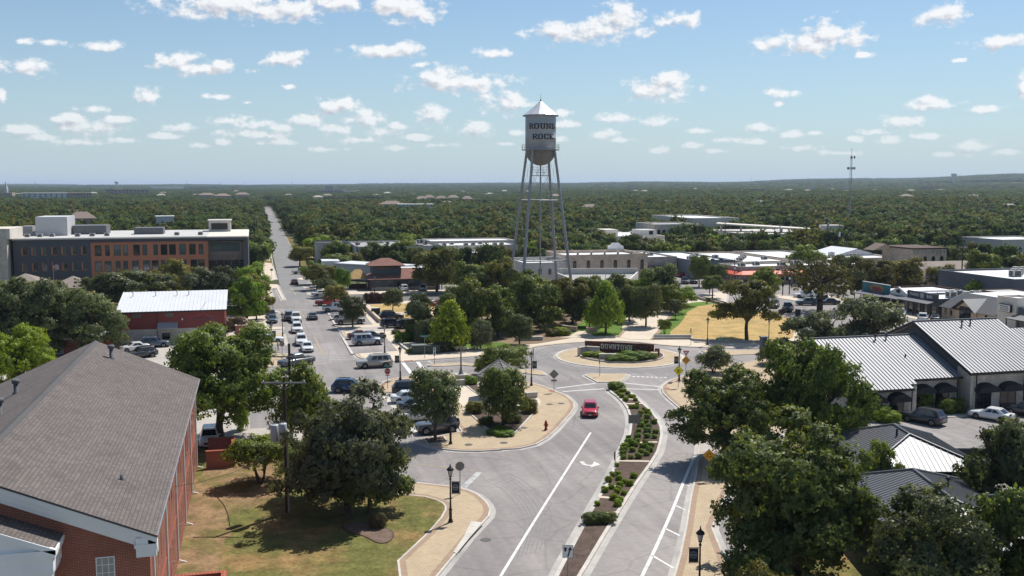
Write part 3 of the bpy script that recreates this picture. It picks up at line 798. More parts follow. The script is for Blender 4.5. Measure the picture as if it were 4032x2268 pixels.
# manholes and an inlet
man = MB().lathe([(0.42, 0.0), (0.42, 0.014), (0.36, 0.016)], 0, 0, 20, mat('iron_cover', (0.09, 0.085, 0.08), 0.7, var=0.2))
mme = man.mesh('manhole_cover')
for p in ((16.49,71.59), (34.51,114.79), (36.04,114.86), (20.94,98.68), (24.65,98.5), (28.33,104.16)):
 z = 0.0 if p == (16.49,71.59) else 0.13
 tag(link_mesh('manhole_cover', mme, loc=(p[0], p[1], z)), kind='structure')
inl = MB().prism([(16.22,75.6),(17.01,75),(15.1,71.6),(13.69,68.97),(13.52,69.35),(14.9,72.25)], 0.1, 0.165, M_KERB)
tag(inl.build('storm_inlet'), kind='structure')
slot = MB(); ribbon([(16.85,74.69),(15.01,71.57),(13.86,69.44)], 0.22, 0.02, M_DARK, slot); tag(slot.build('inlet_slot'), kind='structure')
for q in ([(36.73,122.7),(37.31,123.12),(37.35,122.04),(36.74,121.63)], [(52.25,120.62),(52.78,120.34),(52.24,119.18),(51.77,119.44)], [(21.69,149.48),(23.05,149.53),(22.98,148.75),(21.63,148.77)], [(15.89,131.38),(16.4,133.14),(16.69,132.53),(16.17,130.71)]):
 patch('tactile_paving', q, M_TACTILE, 0.1375)
# ------------------------------------------------------------------ building materials
M_BRICK = brick_mat('red_brick', (0.32, 0.084, 0.048), (0.245, 0.062, 0.040), (0.38, 0.27, 0.21), 0.24, 0.085, 0.010, 'wall', var=0.16)
M_BRICK_LIT = M_BRICK
M_SHINGLE = brick_mat('grey_brown_shingles', (0.160, 0.134, 0.122), (0.112, 0.096, 0.089), (0.080, 0.070, 0.066), 0.34, 0.20, 0.022, 'yx', var=0.14, bump=0.5)
M_SHINGLE_X = brick_mat('brown_shingles', (0.20, 0.15, 0.125), (0.16, 0.12, 0.10), (0.09, 0.07, 0.06), 0.5, 0.25, 0.03, 'xy', var=0.14, bump=0.4)
M_TILE = brick_mat('red_brown_roofing', (0.26, 0.125, 0.095), (0.21, 0.10, 0.08), (0.13, 0.065, 0.05), 0.45, 0.28, 0.03, 'xy', var=0.14, bump=0.4)
M_TRIM = mat('white_trim_boards', (0.80, 0.80, 0.80), 0.6, var=0.05, vscale=1.0)
M_STONE = brick_mat('pale_limestone', (0.66, 0.59, 0.50), (0.50, 0.45, 0.385), (0.40, 0.36, 0.31), 0.62, 0.24, 0.02, 'wall', var=0.2, bump=0.5, squash=0.7)
M_STONE_TAN = brick_mat('tan_limestone', (0.60, 0.48, 0.375), (0.48, 0.385, 0.30), (0.38, 0.31, 0.245), 0.7, 0.28, 0.02, 'wall', var=0.2, bump=0.5)
M_STONE_GREY = brick_mat('grey_limestone', (0.46, 0.42, 0.37), (0.36, 0.33, 0.29), (0.28, 0.255, 0.225), 0.7, 0.3, 0.02, 'wall', var=0.2, bump=0.5)
M_STUCCO = mat('cream_stucco', (0.62, 0.57, 0.50), 0.85, var=0.08, vscale=0.3, fine=0.04, fscale=6)
M_STUCCO_GREY = mat('grey_stucco', (0.50, 0.475, 0.44), 0.85, var=0.08, vscale=0.3, fine=0.04, fscale=6)
M_STUCCO_TAN = mat('tan_stucco', (0.58, 0.44, 0.31), 0.85, var=0.08, vscale=0.3, fine=0.04, fscale=6)
M_ROOF_WHITE = mat('white_roof_membrane', (0.68, 0.68, 0.67), 0.6, var=0.08, vscale=0.15, fine=0.05, fscale=1.5, second=(0.52, 0.51, 0.49), second_scale=0.12, second_range=(0.52, 0.7))
M_ROOF_GREY = mat('grey_roof_membrane', (0.30, 0.295, 0.285), 0.75, var=0.10, vscale=0.15, fine=0.06, fscale=1.5)
M_ROOF_DARK = mat('dark_roof_felt', (0.075, 0.072, 0.072), 0.85, var=0.15, vscale=0.2, fine=0.1, fscale=2)
M_METAL = mat('galvanised_roof_metal', (0.33, 0.335, 0.35), 0.58, var=0.07, vscale=0.3, metal=0.15, spec=0.30)
M_METAL_WHITE = mat('white_roof_metal', (0.60, 0.61, 0.63), 0.5, var=0.05, vscale=0.3, metal=0.0, spec=0.3)
M_METAL_DARK = mat('charcoal_roof_metal', (0.125, 0.128, 0.136), 0.46, var=0.08, vscale=0.3, metal=0.25, spec=0.45)
M_SEAM = mat('roof_seam_metal', (0.11, 0.113, 0.12), 0.6, var=0.05, metal=0.0, spec=0.2)
M_REDMETAL = mat('barn_red_siding', (0.21, 0.042, 0.036), 0.55, var=0.10, vscale=0.5, fine=0.05, fscale=3)
M_SLATE = mat('slate_blue_siding', (0.10, 0.115, 0.135), 0.7, var=0.06, vscale=0.4)
M_CHARCOAL = mat('charcoal_brick', (0.078, 0.082, 0.096), 0.7, var=0.10, vscale=0.4, fine=0.06, fscale=3)
M_ORANGE = mat('terracotta_panel', (0.43, 0.172, 0.092), 0.7, var=0.08, vscale=0.3, fine=0.03)
M_BROWNPANEL = mat('brown_screen_panel', (0.19, 0.155, 0.13), 0.7, var=0.12, vscale=0.6)
M_RUST = mat('rusted_steel', (0.105, 0.034, 0.020), 0.75, var=0.28, vscale=0.5, fine=0.15, fscale=4, second=(0.15, 0.055, 0.03), second_scale=0.6)
M_AWN = mat('black_canvas', (0.02, 0.02, 0.021), 0.75, var=0.1)
M_REDAWN = mat('red_orange_awning', (0.60, 0.105, 0.045), 0.6, var=0.06)
M_CREAM_LETTER = mat('cream_lettering', (0.75, 0.68, 0.54), 0.5, var=0.08)
M_THATCH = mat('straw_thatch', (0.42, 0.28, 0.12), 0.95, var=0.2, vscale=1.5, fine=0.3, fscale=9, bump=0.8, bscale=12)
M_WOODGREY = mat('weathered_wood', (0.23, 0.215, 0.20), 0.9, var=0.22, vscale=1.2, fine=0.2, fscale=10)
M_WOOD = mat('dark_brown_wood', (0.075, 0.042, 0.03), 0.85, var=0.2, vscale=1.2, fine=0.2, fscale=8)
M_POLE = mat('creosoted_pole_wood', (0.050, 0.036, 0.028), 0.9, var=0.25, vscale=1.0, fine=0.2, fscale=8)
M_AC = mat('rooftop_unit_metal', (0.40, 0.40, 0.39), 0.55, var=0.15, vscale=0.8, metal=0.2)
FOOT = []          # building footprints, kept free of trees
def root(name, x, y, label, cat='building', group=None):
 return thing(name, (x, y, 0), 0, label, cat, group)
def part(mb, name, parent, mat_=None):
 """world-coordinate mesh as a child of a root at its base, or of another part"""
 o = mb.build(name, None, mat=mat_)
 o.parent = parent
 if parent.type == 'EMPTY':
  o.matrix_parent_inverse = Matrix.Translation(-Vector(parent.location))
 return o
def wmesh(name, me, parent, loc, rz=0.0):
 o = link_mesh(name, me, None, None, loc, rz)
 o.parent = parent
 if parent.type == 'EMPTY':
  o.matrix_parent_inverse = Matrix.Translation(-Vector(parent.location))
 return o
FACE_RZ = {'S': 0.0, 'E': pi / 2, 'N': pi, 'W': -pi / 2}
_wcache = {}
def window(parent, face, a, pos, z, w, h, frame=None, glass=None, nx=1, nz=1, fw=0.07, name='window', proud=0.05, arch=False):
 """a = position along the wall, pos = wall plane, z = sill height"""
 frame = frame or M_BLACK; glass = glass or M_GLASS
 key = (w, h, frame.name, nx, nz, fw, proud, arch)
 if key not in _wcache:
  m = MB()
  for (x0, x1, z0, z1) in ((-w / 2, w / 2, 0, fw), (-w / 2, w / 2, h - fw, h), (-w / 2, -w / 2 + fw, fw, h - fw), (w / 2 - fw, w / 2, fw, h - fw)):
   m.box(x0, x1, -proud, 0.05, z0, z1, frame)
  for i in range(1, nx):
   x = -w / 2 + w * i / nx
   m.box(x - fw * .3, x + fw * .3, -proud * .8, 0.0, fw, h - fw, frame)
  for i in range(1, nz):
   zz = h * i / nz
   m.box(-w / 2 + fw, w / 2 - fw, -proud * .7, 0.0, zz - fw * .3, zz + fw * .3, frame)
  if arch:
   pts = [(w / 2 * cos(pi * k / 10), h - fw * .4 + w / 2 * sin(pi * k / 10)) for k in range(11)]
   n = len(pts)
   m.add([(x, -proud, zz) for x, zz in pts], [tuple(range(n))], frame)
  _wcache[key] = m.mesh('window')
 gk = ('g', w, h, glass.name, fw)
 if gk not in _wcache:
  g_ = MB().box(-w / 2 + fw * .5, w / 2 - fw * .5, -0.012, 0.04, fw * .5, h - fw * .5, glass)
  _wcache[gk] = g_.mesh('pane')
 loc = (a, pos, z) if face in 'SN' else (pos, a, z)
 o = wmesh(name, _wcache[key], parent, loc, FACE_RZ[face])
 link_mesh('pane', _wcache[gk], None, o)
 return o
def ac_unit(parent, x, y, z, sx=1.6, sy=1.2, sz=1.0, rz=0.0):
 k = ('ac', sx, sy, sz)
 if k not in _wcache:
  m = MB().box(-sx / 2, sx / 2, -sy / 2, sy / 2, 0.12, sz, M_AC)
  m.box(-sx / 2 + .1, sx / 2 - .1, -sy / 2 + .1, sy / 2 - .1, 0, 0.12, M_ROOF_DARK)
  m.lathe([(min(sx, sy) * .36, sz), (min(sx, sy) * .36, sz + .06), (0.05, sz + .07)], 0, 0, 12, M_ROOF_DARK)
  m.box(-sx / 2 - .006, -sx / 2, -sy * .35, sy * .35, .25, sz - .15, M_ROOF_DARK)
  m.box(-sx * .35, sx * .35, -sy / 2 - .006, -sy / 2, .25, sz - .15, M_ROOF_DARK)
  _wcache[k] = m.mesh('rooftop_unit')
 return wmesh('rooftop_unit', _wcache[k], parent, (x, y, z), rz)
def flat(name, x0, x1, y0, y1, h, wall, roof, label, par=0.5, cat='building', cap=None, foot=True, pw=0.25, group=None):
 """flat-roofed block with a parapet"""
 r = root(name, (x0 + x1) / 2, y0, label, cat, group)
 if foot:
  FOOT.append((x0 - 1, x1 + 1, y0 - 1, y1 + 1))
 w = MB()
 for (a, b, c, d) in ((x0, x1, y0, y0 + pw), (x0, x1, y1 - pw, y1), (x0, x0 + pw, y0 + pw, y1 - pw), (x1 - pw, x1, y0 + pw, y1 - pw)):
  w.box(a, b, c, d, -0.05, h, wall)
 part(w, 'wall', r)
 part(MB().box(x0 + pw, x1 - pw, y0 + pw, y1 - pw, h - par - 0.25, h - par, roof), 'roof', r)
 c = MB(); e = 0.05; cm = cap or wall
 for (a, b, cc, d) in ((x0 - e, x1 + e, y0 - e, y0 + pw + e), (x0 - e, x1 + e, y1 - pw - e, y1 + e), (x0 - e, x0 + pw + e, y0 + pw + e, y1 - pw - e), (x1 - pw - e, x1 + e, y0 + pw + e, y1 - pw - e)):
  c.box(a, b, cc, d, h + 0.002, h + 0.09, cm)
 part(c, 'parapet_cap', r)
 return r
def rib_roof(parent, x0, x1, ya, za, yb, zb, pitch, pan_m, seam_m, name='roof_panel', axis='x', th=0.10, seam=0.06):
 """one slope of standing-seam panels from the eave (ya, za) to the ridge (yb, zb); panels are separate pieces that share a mesh"""
 n = max(1, round((x1 - x0) / pitch)); w = (x1 - x0) / n
 m = MB()
 def P(x, y, z):
  return (x, y, z) if axis == 'x' else (y, x, z)
 def prism8(xa, xb, lo, hi, mt):
  vs = [P(xa, ya, za + lo), P(xb, ya, za + lo), P(xb, yb, zb + lo), P(xa, yb, zb + lo), P(xa, ya, za + hi), P(xb, ya, za + hi), P(xb, yb, zb + hi), P(xa, yb, zb + hi)]
  fs = [(0, 3, 2, 1), (4, 5, 6, 7), (0, 1, 5, 4), (1, 2, 6, 5), (2, 3, 7, 6), (3, 0, 4, 7)]
  m.add(vs, fs if axis == 'x' else [f[::-1] for f in fs], mt)
 prism8(seam * .5, w - seam * .5, -th, 0.0, pan_m)
 prism8(-seam * .5, seam * .5, -th, 0.075, seam_m)
 me = m.mesh(name)
 for i in range(n):
  loc = (x0 + i * w, 0, 0) if axis == 'x' else (0, x0 + i * w, 0)
  wmesh(name, me, parent, loc)
# ------------------------------------------------------------------ brick hall, lower left
r = root('brick_hall', -14.6, 55, 'red brick hall with white gable boards and a grey shingle roof', 'building')
FOOT.append((-26, -4.5, 48, 100))
XE, XW, YS, YN, ZE, XR, ZR = -5.9, -23.3, 55.0, 97.8, 8.15, -14.6, 12.15
w = MB()
w.add([(XW, YS, 0), (XE, YS, 0), (XE, YS, ZE), (XR, YS, ZR), (XW, YS, ZE)], [(0, 1, 2, 3, 4)], M_BRICK)
w.add([(XW, YN, 0), (XE, YN, 0), (XE, YN, ZE), (XR, YN, ZR), (XW, YN, ZE)], [(4, 3, 2, 1, 0)], M_BRICK)
w.add([(XE, YS, 0), (XE, YN, 0), (XE, YN, ZE), (XE, YS, ZE)], [(0, 1, 2, 3)], M_BRICK)
w.add([(XW, YS, 0), (XW, YN, 0), (XW, YN, ZE), (XW, YS, ZE)], [(3, 2, 1, 0)], M_BRICK)
wall = part(w, 'wall', r)
def slope(m, xe, ze, xr, zr, y0, y1, th, mt, side=None):
 vs = [(xe, y0, ze), (xe, y1, ze), (xr, y1, zr), (xr, y0, zr)]
 lo = [(p[0], p[1], p[2] - th) for p in vs]
 fl = 1 if xe > xr else -1
 m.add(vs, [(0, 1, 2, 3)[::fl]], mt)
 m.add(vs + lo, [(0, 4, 5, 1)[::fl], (1, 5, 6, 2)[::fl], (2, 6, 7, 3)[::fl], (3, 7, 4, 0)[::fl], (4, 7, 6, 5)[::fl]], side or mt)
rf = MB(); slope(rf, -5.45, 8.42, XR, 12.45, 54.3, 98.5, 0.12, M_SHINGLE, M_ROOF_DARK); slope(rf, -23.75, 8.42, XR, 12.45, 54.3, 98.5, 0.12, M_SHINGLE, M_ROOF_DARK)
roof = part(rf, 'roof', r)
cap = MB(); slope(cap, XR + .28, 12.36, XR, 12.50, 54.28, 98.52, 0.02, M_ROOF_DARK); slope(cap, XR - .28, 12.36, XR, 12.50, 54.28, 98.52, 0.02, M_ROOF_DARK)
part(cap, 'ridge_cap', roof)
def pipe(x, y, z, h, rr, name='vent_pipe', hat=True):
 m = MB().lathe([(rr * 1.7, z - .25), (rr * 1.6, z + .05), (rr, z + .1), (rr, z + h), (rr * .98, z + h)], x, y, 12, M_SEAM)
 if hat:
  m.lathe([(rr * 1.5, z + h - .02), (rr * 1.75, z + h + .05), (rr * 1.75, z + h + .25), (rr * 1.2, z + h + .3)], x, y, 12, M_SEAM)
 return m
for (x, y, h, rr, hat) in ((-12.6, 93.5, 0.9, .17, True), (-17.0, 72.5, 0.95, .2, True), (-18.2, 83.0, .8, .17, True), (-8.0, 61.5, .3, .09, False)):
 z = 12.45 - abs(x - XR) * (4.03 / 9.15)
 part(pipe(x, y, z, h, rr, hat=hat), 'vent_pipe', roof)
# rake boards along the front gable: three stepped bands
fr = MB()
for k, (dz0, dz1, pr) in enumerate(((-0.14, -0.42, .62), (-0.42, -0.80, .48), (-0.80, -1.05, .36))):
 for s in (1, -1):
  xe = XR + s * 9.15
  a = [(xe, YS - pr, 8.42 + dz0), (XR, YS - pr, 12.45 + dz0), (XR, YS - pr, 12.45 + dz1), (xe - s * .0, YS - pr, 8.42 + dz1)]
  b = [(p[0], YS - .002, p[2]) for p in a]
  f = [(3, 2, 1, 0), (0, 1, 5, 4), (7, 6, 2, 3), (0, 4, 7, 3)] if s > 0 else [(0, 1, 2, 3), (4, 5, 1, 0), (3, 2, 6, 7), (3, 7, 4, 0)]
  fr.add(a + b, f, M_TRIM)
part(fr, 'gable_board', r)
er = MB().box(XE + .002, -5.52, 54.4, 98.4, 7.95, 8.30, M_TRIM)
er.box(XE - .62, -5.5, YS - .6, YS - .004, 7.25, 8.30, M_TRIM)
er.box(XE - .70, -5.46, YS - .64, YS - .004, 7.75, 7.95, M_TRIM)
part(er, 'eave_return', r)
part(MB().box(-5.53, -5.40, 54.4, 98.4, 8.26, 8.40, M_STEEL), 'gutter', r)
for y in (56.2, 64.2, 72.3, 80.4, 88.6, 96.8):
 d = MB().tube((-5.82, y, 0.3), (-5.82, y, 8.2), 0.055, n=8, mat=M_TRIM); d.tube((-5.82, y, .3), (-5.3, y, .12), .055, n=8, mat=M_TRIM)
 part(d, 'downspout', r)
k = 0
for y0 in (56.2, 64.2, 72.3, 80.4, 88.6):
 for dy in (1.5, 3.2, 5.0, 6.7):
  for zz in (1.0, 4.7):
   window(r, 'E', y0 + dy, XE, zz, 0.60, 2.1, frame=M_BRICK, glass=M_GLASS, nx=1, nz=1, proud=0.015)
   k += 1
for zz in (3.55, 7.4):
 m = MB().box(XE + .001, XE + .05, 55.3, 97.5, zz, zz + .12, M_BRICK); part(m, 'brick_band', r)
window(r, 'S', -8.15, YS, 4.6, 0.95, 2.65, frame=M_TRIM, glass=mat('pale_blind_glass', (0.33, 0.33, 0.30), 0.3, var=0.15, vscale=2), nx=3, nz=6, fw=.05)
m = MB()
for i in range(11):
 m.box(-8.75 + i * .11, -8.75 + i * .11 + .085, YS - .03, YS - .002, 7.33, 7.58, M_BRICK)
part(m, 'soldier_course', r)
m = MB()
for i in range(6):
 m.box(-6.55 + i * .11, -6.55 + i * .11 + .085, YS - .03, YS - .002, 7.02, 7.24, M_BRICK)
part(m, 'soldier_course', r)
# portico
po = MB()
PXL, PXR, PY0 = -19.0, -10.15, 52.6
PZ, PA = 8.72, 10.62
po.add([(PXR, PY0, PZ), (XR, PY0, PA), (PXL, PY0, PZ), (PXR, YS, PZ), (XR, YS, PA), (PXL, YS, PZ)], [(0, 3, 4, 1), (1, 4, 5, 2)], M_SHINGLE)
part(po, 'portico_roof', r)
pe = MB()
pe.box(PXL + .1, PXR - .12, PY0 + .12, YS - .01, 7.45, 8.25, M_TRIM)
pe.box(PXL, PXR, PY0, YS - .01, 8.25, 8.45, M_TRIM)
pe.box(PXL - .05, PXR + .06, PY0 - .05, YS - .01, 8.45, 8.68, M_TRIM)
pe.box(PXL + .16, PXR - .2, PY0 + .18, YS - .012, 7.2, 7.45, M_TRIM)
pe.add([(PXR - .3, PY0 + .12, 8.6), (XR, PY0 + .12, PA - .28), (PXL + .3, PY0 + .12, 8.6)], [(0, 1, 2)], M_TRIM)
for s, xe in ((1, PXR), (-1, PXL)):
 a = [(xe + s * .05, PY0 - .05, PZ - .02), (XR, PY0 - .05, PA - .02), (XR, PY0 - .05, PA - .34), (xe + s * .05, PY0 - .05, PZ - .30)]
 b = [(p[0], PY0 + .14, p[2]) for p in a]
 f = [(3, 2, 1, 0), (0, 1, 5, 4), (7, 6, 2, 3), (0, 4, 7, 3)] if s > 0 else [(0, 1, 2, 3), (4, 5, 1, 0), (3, 2, 6, 7), (3, 7, 4, 0)]
 pe.add(a + b, f, M_TRIM)
part(pe, 'entablature', r)
for cx in (PXR - .75, PXR - 3.3, PXL + .75, PXL + 3.3):
 c = MB().lathe([(.42, 0), (.42, .2), (.34, .3), (.30, 6.5), (.34, 6.6), (.40, 6.8), (.34, 6.85)], cx, PY0 + .75, 16, M_TRIM)
 c.box(cx - .48, cx + .48, PY0 + .27, PY0 + 1.23, 6.85, 7.19, M_TRIM)
 part(c, 'column', r)
# brick yard walls
for (x0, x1, y0, y1, h, lab) in ((-5.75, -2.4, 64.9, 67.2, 1.1, 'low open brick yard wall on the lawn beside the brick hall'), (-5.0, -2.4, 96.4, 101.6, 1.7, 'brick bin enclosure between the hall and the big shade tree')):
 r2 = root('brick_enclosure', (x0 + x1) / 2, y0, lab, 'wall')
 m = MB()
 for (a, b, c, d) in ((x0, x1, y0, y0 + .3), (x1 - .3, x1, y0 + .3, y1), (x0, x1 - .3, y1 - .3, y1)):
  m.box(a, b, c, d, 0, h, M_BRICK)
 part(m, 'wall', r2)
 m = MB()
 for (a, b, c, d) in ((x0 - .04, x1 + .04, y0 - .04, y0 + .34), (x1 - .34, x1 + .04, y0 + .34, y1 + .04), (x0 - .04, x1 - .34, y1 - .34, y1 + .04)):
  m.box(a, b, c, d, h + .002, h + .1, M_BRICK)
 part(m, 'coping', r2)
# ------------------------------------------------------------------ metal-roofed stone shops, right
r = root('stone_shops', 80, 98.3, 'pale stone shops with two stepped ribbed metal roofs and black awnings', 'building')
FOOT.append((64, 112, 96, 121))
# lower wing
w = MB()
LX0, LX1 = 66.8, 81.0
w.add([(LX0, 98.4, 0), (LX0, 118, 0), (LX0, 118, 3.7), (LX0, 108.2, 7.75), (LX0, 98.4, 3.7)], [(0, 4, 3, 2, 1)], M_STONE)
w.box(LX0 + .01, 74.2, 98.4, 98.7, 0, 3.6, M_STONE)
w.box(73.9, 74.2, 98.7, 100.3, 0, 4.0, M_STONE)
w.box(74.2, LX1, 100.0, 100.3, 0, 4.3, M_STONE)
part(w, 'wall', r)
rib_roof(r, 66.3, 73.3, 97.7, 3.55, 108.2, 8.02, 0.5, M_METAL, M_SEAM)
rib_roof(r, 74.3, 81.1, 99.3, 4.23, 108.2, 8.02, 0.5, M_METAL, M_SEAM)
rib_roof(r, 73.3, 74.3, 98.5, 3.89, 108.2, 8.02, 0.5, M_METAL, M_SEAM)
rib_roof(r, 66.3, 81.1, 118.7, 3.55, 108.2, 8.02, 0.5, M_METAL, M_SEAM)
f_ = MB().box(66.2, 73.35, 97.6, 97.72, 3.25, 3.56, M_BLACK).box(74.3, 81.1, 99.2, 99.32, 3.95, 4.24, M_BLACK)
f_.add([(66.24, 97.7, 3.58), (66.24, 108.2, 8.05), (66.24, 108.2, 7.70), (66.24, 97.7, 3.25)], [(0, 1, 2, 3)], M_BLACK)
f_.add([(66.24, 118.7, 3.58), (66.24, 108.2, 8.05), (66.24, 108.2, 7.70), (66.24, 118.7, 3.25)], [(3, 2, 1, 0)], M_BLACK)
f_.box(66.25, 81.15, 108.05, 108.35, 8.0, 8.13, M_SEAM)
part(f_, 'fascia', r)
# tall wing
BX0, BX1 = 81.5, 93.0
w = MB()
w.add([(BX0, 98.7, 0), (BX0, 118.6, 0), (BX0, 118.6, 5.1), (BX0, 108.5, 9.35), (BX0, 98.7, 5.1)], [(0, 4, 3, 2, 1)], M_SLATE)
w.box(BX0 + .01, BX1, 98.4, 98.7, 0, 5.0, M_STONE)
w.add([(BX1, 98.7, 0), (BX1, 118.6, 0), (BX1, 118.6, 5.1), (BX1, 108.5, 9.35), (BX1, 98.7, 5.1)], [(0, 1, 2, 3, 4)], M_STONE)
w.box(BX0 - .12, BX0 + .6, 98.2, 98.39, 0, 4.95, M_STONE)
w.box(93.0, 112, 99.0, 118, 0, 3.9, M_STONE)
part(w, 'wall', r)
part(MB().box(BX0 - .1, BX0 - .002, 98.4, 100.6, 0, 5.3, M_STONE), 'stone_pier', r)
rib_roof(r, 80.8, 93.4, 97.6, 4.98, 108.5, 9.62, 0.5, M_METAL, M_SEAM)
rib_roof(r, 80.8, 93.4, 119.4, 4.98, 108.5, 9.62, 0.5, M_METAL, M_SEAM)
rib_roof(r, 93.5, 112.4, 98.2, 3.9, 108.5, 8.2, 0.5, M_METAL, M_SEAM)
rib_roof(r, 93.5, 112.4, 118.8, 3.9, 108.5, 8.2, 0.5, M_METAL, M_SEAM)
f_ = MB().box(80.75, 93.45, 97.5, 97.62, 4.66, 4.99, M_BLACK)
f_.add([(80.74, 97.6, 5.0), (80.74, 108.5, 9.65), (80.74, 108.5, 9.28), (80.74, 97.6, 4.66)], [(0, 1, 2, 3)], M_BLACK)
f_.add([(80.74, 119.4, 5.0), (80.74, 108.5, 9.65), (80.74, 108.5, 9.28), (80.74, 119.4, 4.66)], [(3, 2, 1, 0)], M_BLACK)
f_.add([(80.74, 97.6, 4.70), (80.74, 108.5, 9.3), (BX0, 108.5, 9.3), (BX0, 97.6, 4.70)], [(0, 1, 2, 3)], M_SLATE)
f_.box(80.8, 93.4, 108.35, 108.65, 9.6, 9.73, M_SEAM)
part(f_, 'fascia', r)
part(MB().box(BX0 - .06, BX0 - .004, 103.8, 113.2, 7.2, 9.25, mat('grey_gable_panel', (0.10, 0.105, 0.115), 0.7)) if False else MB().add([(BX0 - .05, 105.2, 7.9), (BX0 - .05, 111.8, 7.9), (BX0 - .05, 108.5, 9.25)], [(0, 2, 1)], mat('grey_gable_panel', (0.10, 0.105, 0.115), 0.7)), 'gable_panel', r)
for (x, y, s) in ((74.6, 107.3, 0), (76.2, 107.4, 0), (86.9, 107.0, 1), (88.4, 107.3, 1), (76.3, 103.6, 2)):
 z = (8.02 - (108.2 - y) * .4257) if s != 1 else (9.62 - (108.5 - y) * .4257)
 m = MB().tube((x, y, z - .1), (x, y, z + (.7 if s != 2 else .35)), .09, n=8, mat=M_BLACK)
 if s != 2:
  m.lathe([(.18, z + .6), (.2, z + .72), (.05, z + .8)], x, y, 8, M_BLACK)
 part(m, 'vent_pipe', r)
# posts, openings, awnings
def awning(parent, x0, x1, y, z, d=1.1, h=.75):
 m = MB(); n = 10
 for i in range(n):
  a0, a1 = pi * i / n, pi * (i + 1) / n
  cx = (x0 + x1) / 2; rx = (x1 - x0) / 2
  p = [(cx - rx * cos(a0), y, z + h * sin(a0)), (cx - rx * cos(a1), y, z + h * sin(a1)), (cx - rx * cos(a1), y - d, z + h * .62 * sin(a1)), (cx - rx * cos(a0), y - d, z + h * .62 * sin(a0))]
  m.add(p, [(0, 1, 2, 3)], M_AWN)
  lo = [(p[3][0], y - d, z - .28), (p[2][0], y - d, z - .28)]
  m.add([p[3], p[2], lo[1], lo[0]], [(0, 1, 2, 3)], M_AWN)
 m.add([(x0, y, z), (x0, y - d, z), (x0, y - d, z - .28), (x0, y, z - .28)], [(0, 1, 2, 3)], M_AWN)
 m.add([(x1, y, z), (x1, y - d, z), (x1, y - d, z - .28), (x1, y, z - .28)], [(3, 2, 1, 0)], M_AWN)
 return part(m, 'awning', parent)
M_SHOPGLASS = mat('tinted_shop_glass', (0.012, 0.012, 0.014), 0.08, var=0, spec=0.8)
for (x0, x1, y, zt) in ((67.4, 69.3, 98.4, 2.1), (70.6, 72.5, 98.4, 2.1), (75.0, 77.0, 100.0, 2.5), (78.0, 79.9, 100.0, 2.5), (82.3, 84.5, 98.4, 2.6), (85.7, 88.0, 98.4, 2.6), (89.2, 91.4, 98.4, 2.6)):
 window(r, 'S', (x0 + x1) / 2, y, 0.12, x1 - x0, zt, frame=M_BLACK, glass=M_SHOPGLASS, nx=2, fw=.08, proud=.04, name='shop_window')
 awning(r, x0 - .35, x1 + .35, y - .03, zt + .25)
for (x, y, z) in ((66.9, 97.75, 3.4), (73.2, 97.75, 3.4), (74.4, 99.35, 4.1), (80.6, 99.35, 4.1), (81.9, 97.75, 4.9), (88.6, 97.75, 4.9)):
 part(MB().tube((x, y + .12, 0), (x, y + .12, z), .07, n=8, mat=M_BLACK), 'downspout', r)
# ------------------------------------------------------------------ hip-roofed houses, lower right
def hip_house(name, cx, cy, rz, hw, rl, run, ze, zr, label, wallm, roofm, pitch=.42, wing=None):
 r = thing(name, (cx, cy, 0), rz, label, 'house')
 o = MB()
 xs, ys = hw - .35, rl / 2 + run - .35
 for (a, b, c, d) in ((-xs, xs, -ys, -ys + .2), (-xs, xs, ys - .2, ys), (-xs, -xs + .2, -ys + .2, ys - .2), (xs - .2, xs, -ys + .2, ys - .2)):
  o.box(a, b, c, d, -.05, ze - .05, wallm)
 o.build('wall', r)
 hl = rl / 2
 A, B = (0, -hl, zr), (0, hl, zr)
 Y = hl + run
 c = [(-hw, -Y, ze), (hw, -Y, ze), (hw, Y, ze), (-hw, Y, ze)]
 m = MB()
 for f in ((c[0], c[1], A), (c[1], c[2], B, A), (c[2], c[3], B), (c[3], c[0], A, B)):
  m.poly(list(f), roofm)
 m.poly([c[3], c[2], c[1], c[0]], roofm)
 rf = m.build('roof', r)
 # standing seams, one piece each
 up = 0.05
 def seam(p, q):
  s = MB(); p = Vector(p); q = Vector(q)
  s.tube(p + Vector((0, 0, .02)), q + Vector((0, 0, .02)), .03, n=4, mat=roofm, smooth=False)
  s.build('standing_seam', rf)
 n = int(2 * Y / pitch)
 for i in range(1, n):
  y = -Y + 2 * Y * i / n
  t = 1.0 if abs(y) <= hl else max(0.0, 1 - (abs(y) - hl) / run)
  if t > .04:
   for s in (-1, 1):
    seam((s * hw, y, ze), (s * hw * (1 - t), y, ze + (zr - ze) * t))
 n = int(2 * hw / pitch)
 for i in range(1, n):
  x = -hw + 2 * hw * i / n
  t = 1 - abs(x) / hw
  if t > .04:
   for s in (-1, 1):
    seam((x, s * Y, ze), (x, s * (Y - run * t), ze + (zr - ze) * t))
 h = MB()
 for p, q in ((A, B), (A, c[0]), (A, c[1]), (B, c[2]), (B, c[3])):
  h.tube(Vector(p) + Vector((0, 0, .04)), Vector(q) + Vector((0, 0, .04)), .12, n=6, mat=roofm)
 h.build('hip_cap', rf)
 MB().box(-hw, hw, -Y - .06, -Y, ze - .16, ze + .02, M_BLACK).box(-hw, hw, Y, Y + .06, ze - .16, ze + .02, M_BLACK).box(-hw - .06, -hw, -Y, Y, ze - .16, ze + .02, M_BLACK).box(hw, hw + .06, -Y, Y, ze - .16, ze + .02, M_BLACK).build('fascia', r)
 return r, rf
M_DKSIDING = mat('near_black_siding', (0.028, 0.030, 0.034), 0.7, var=0.1)
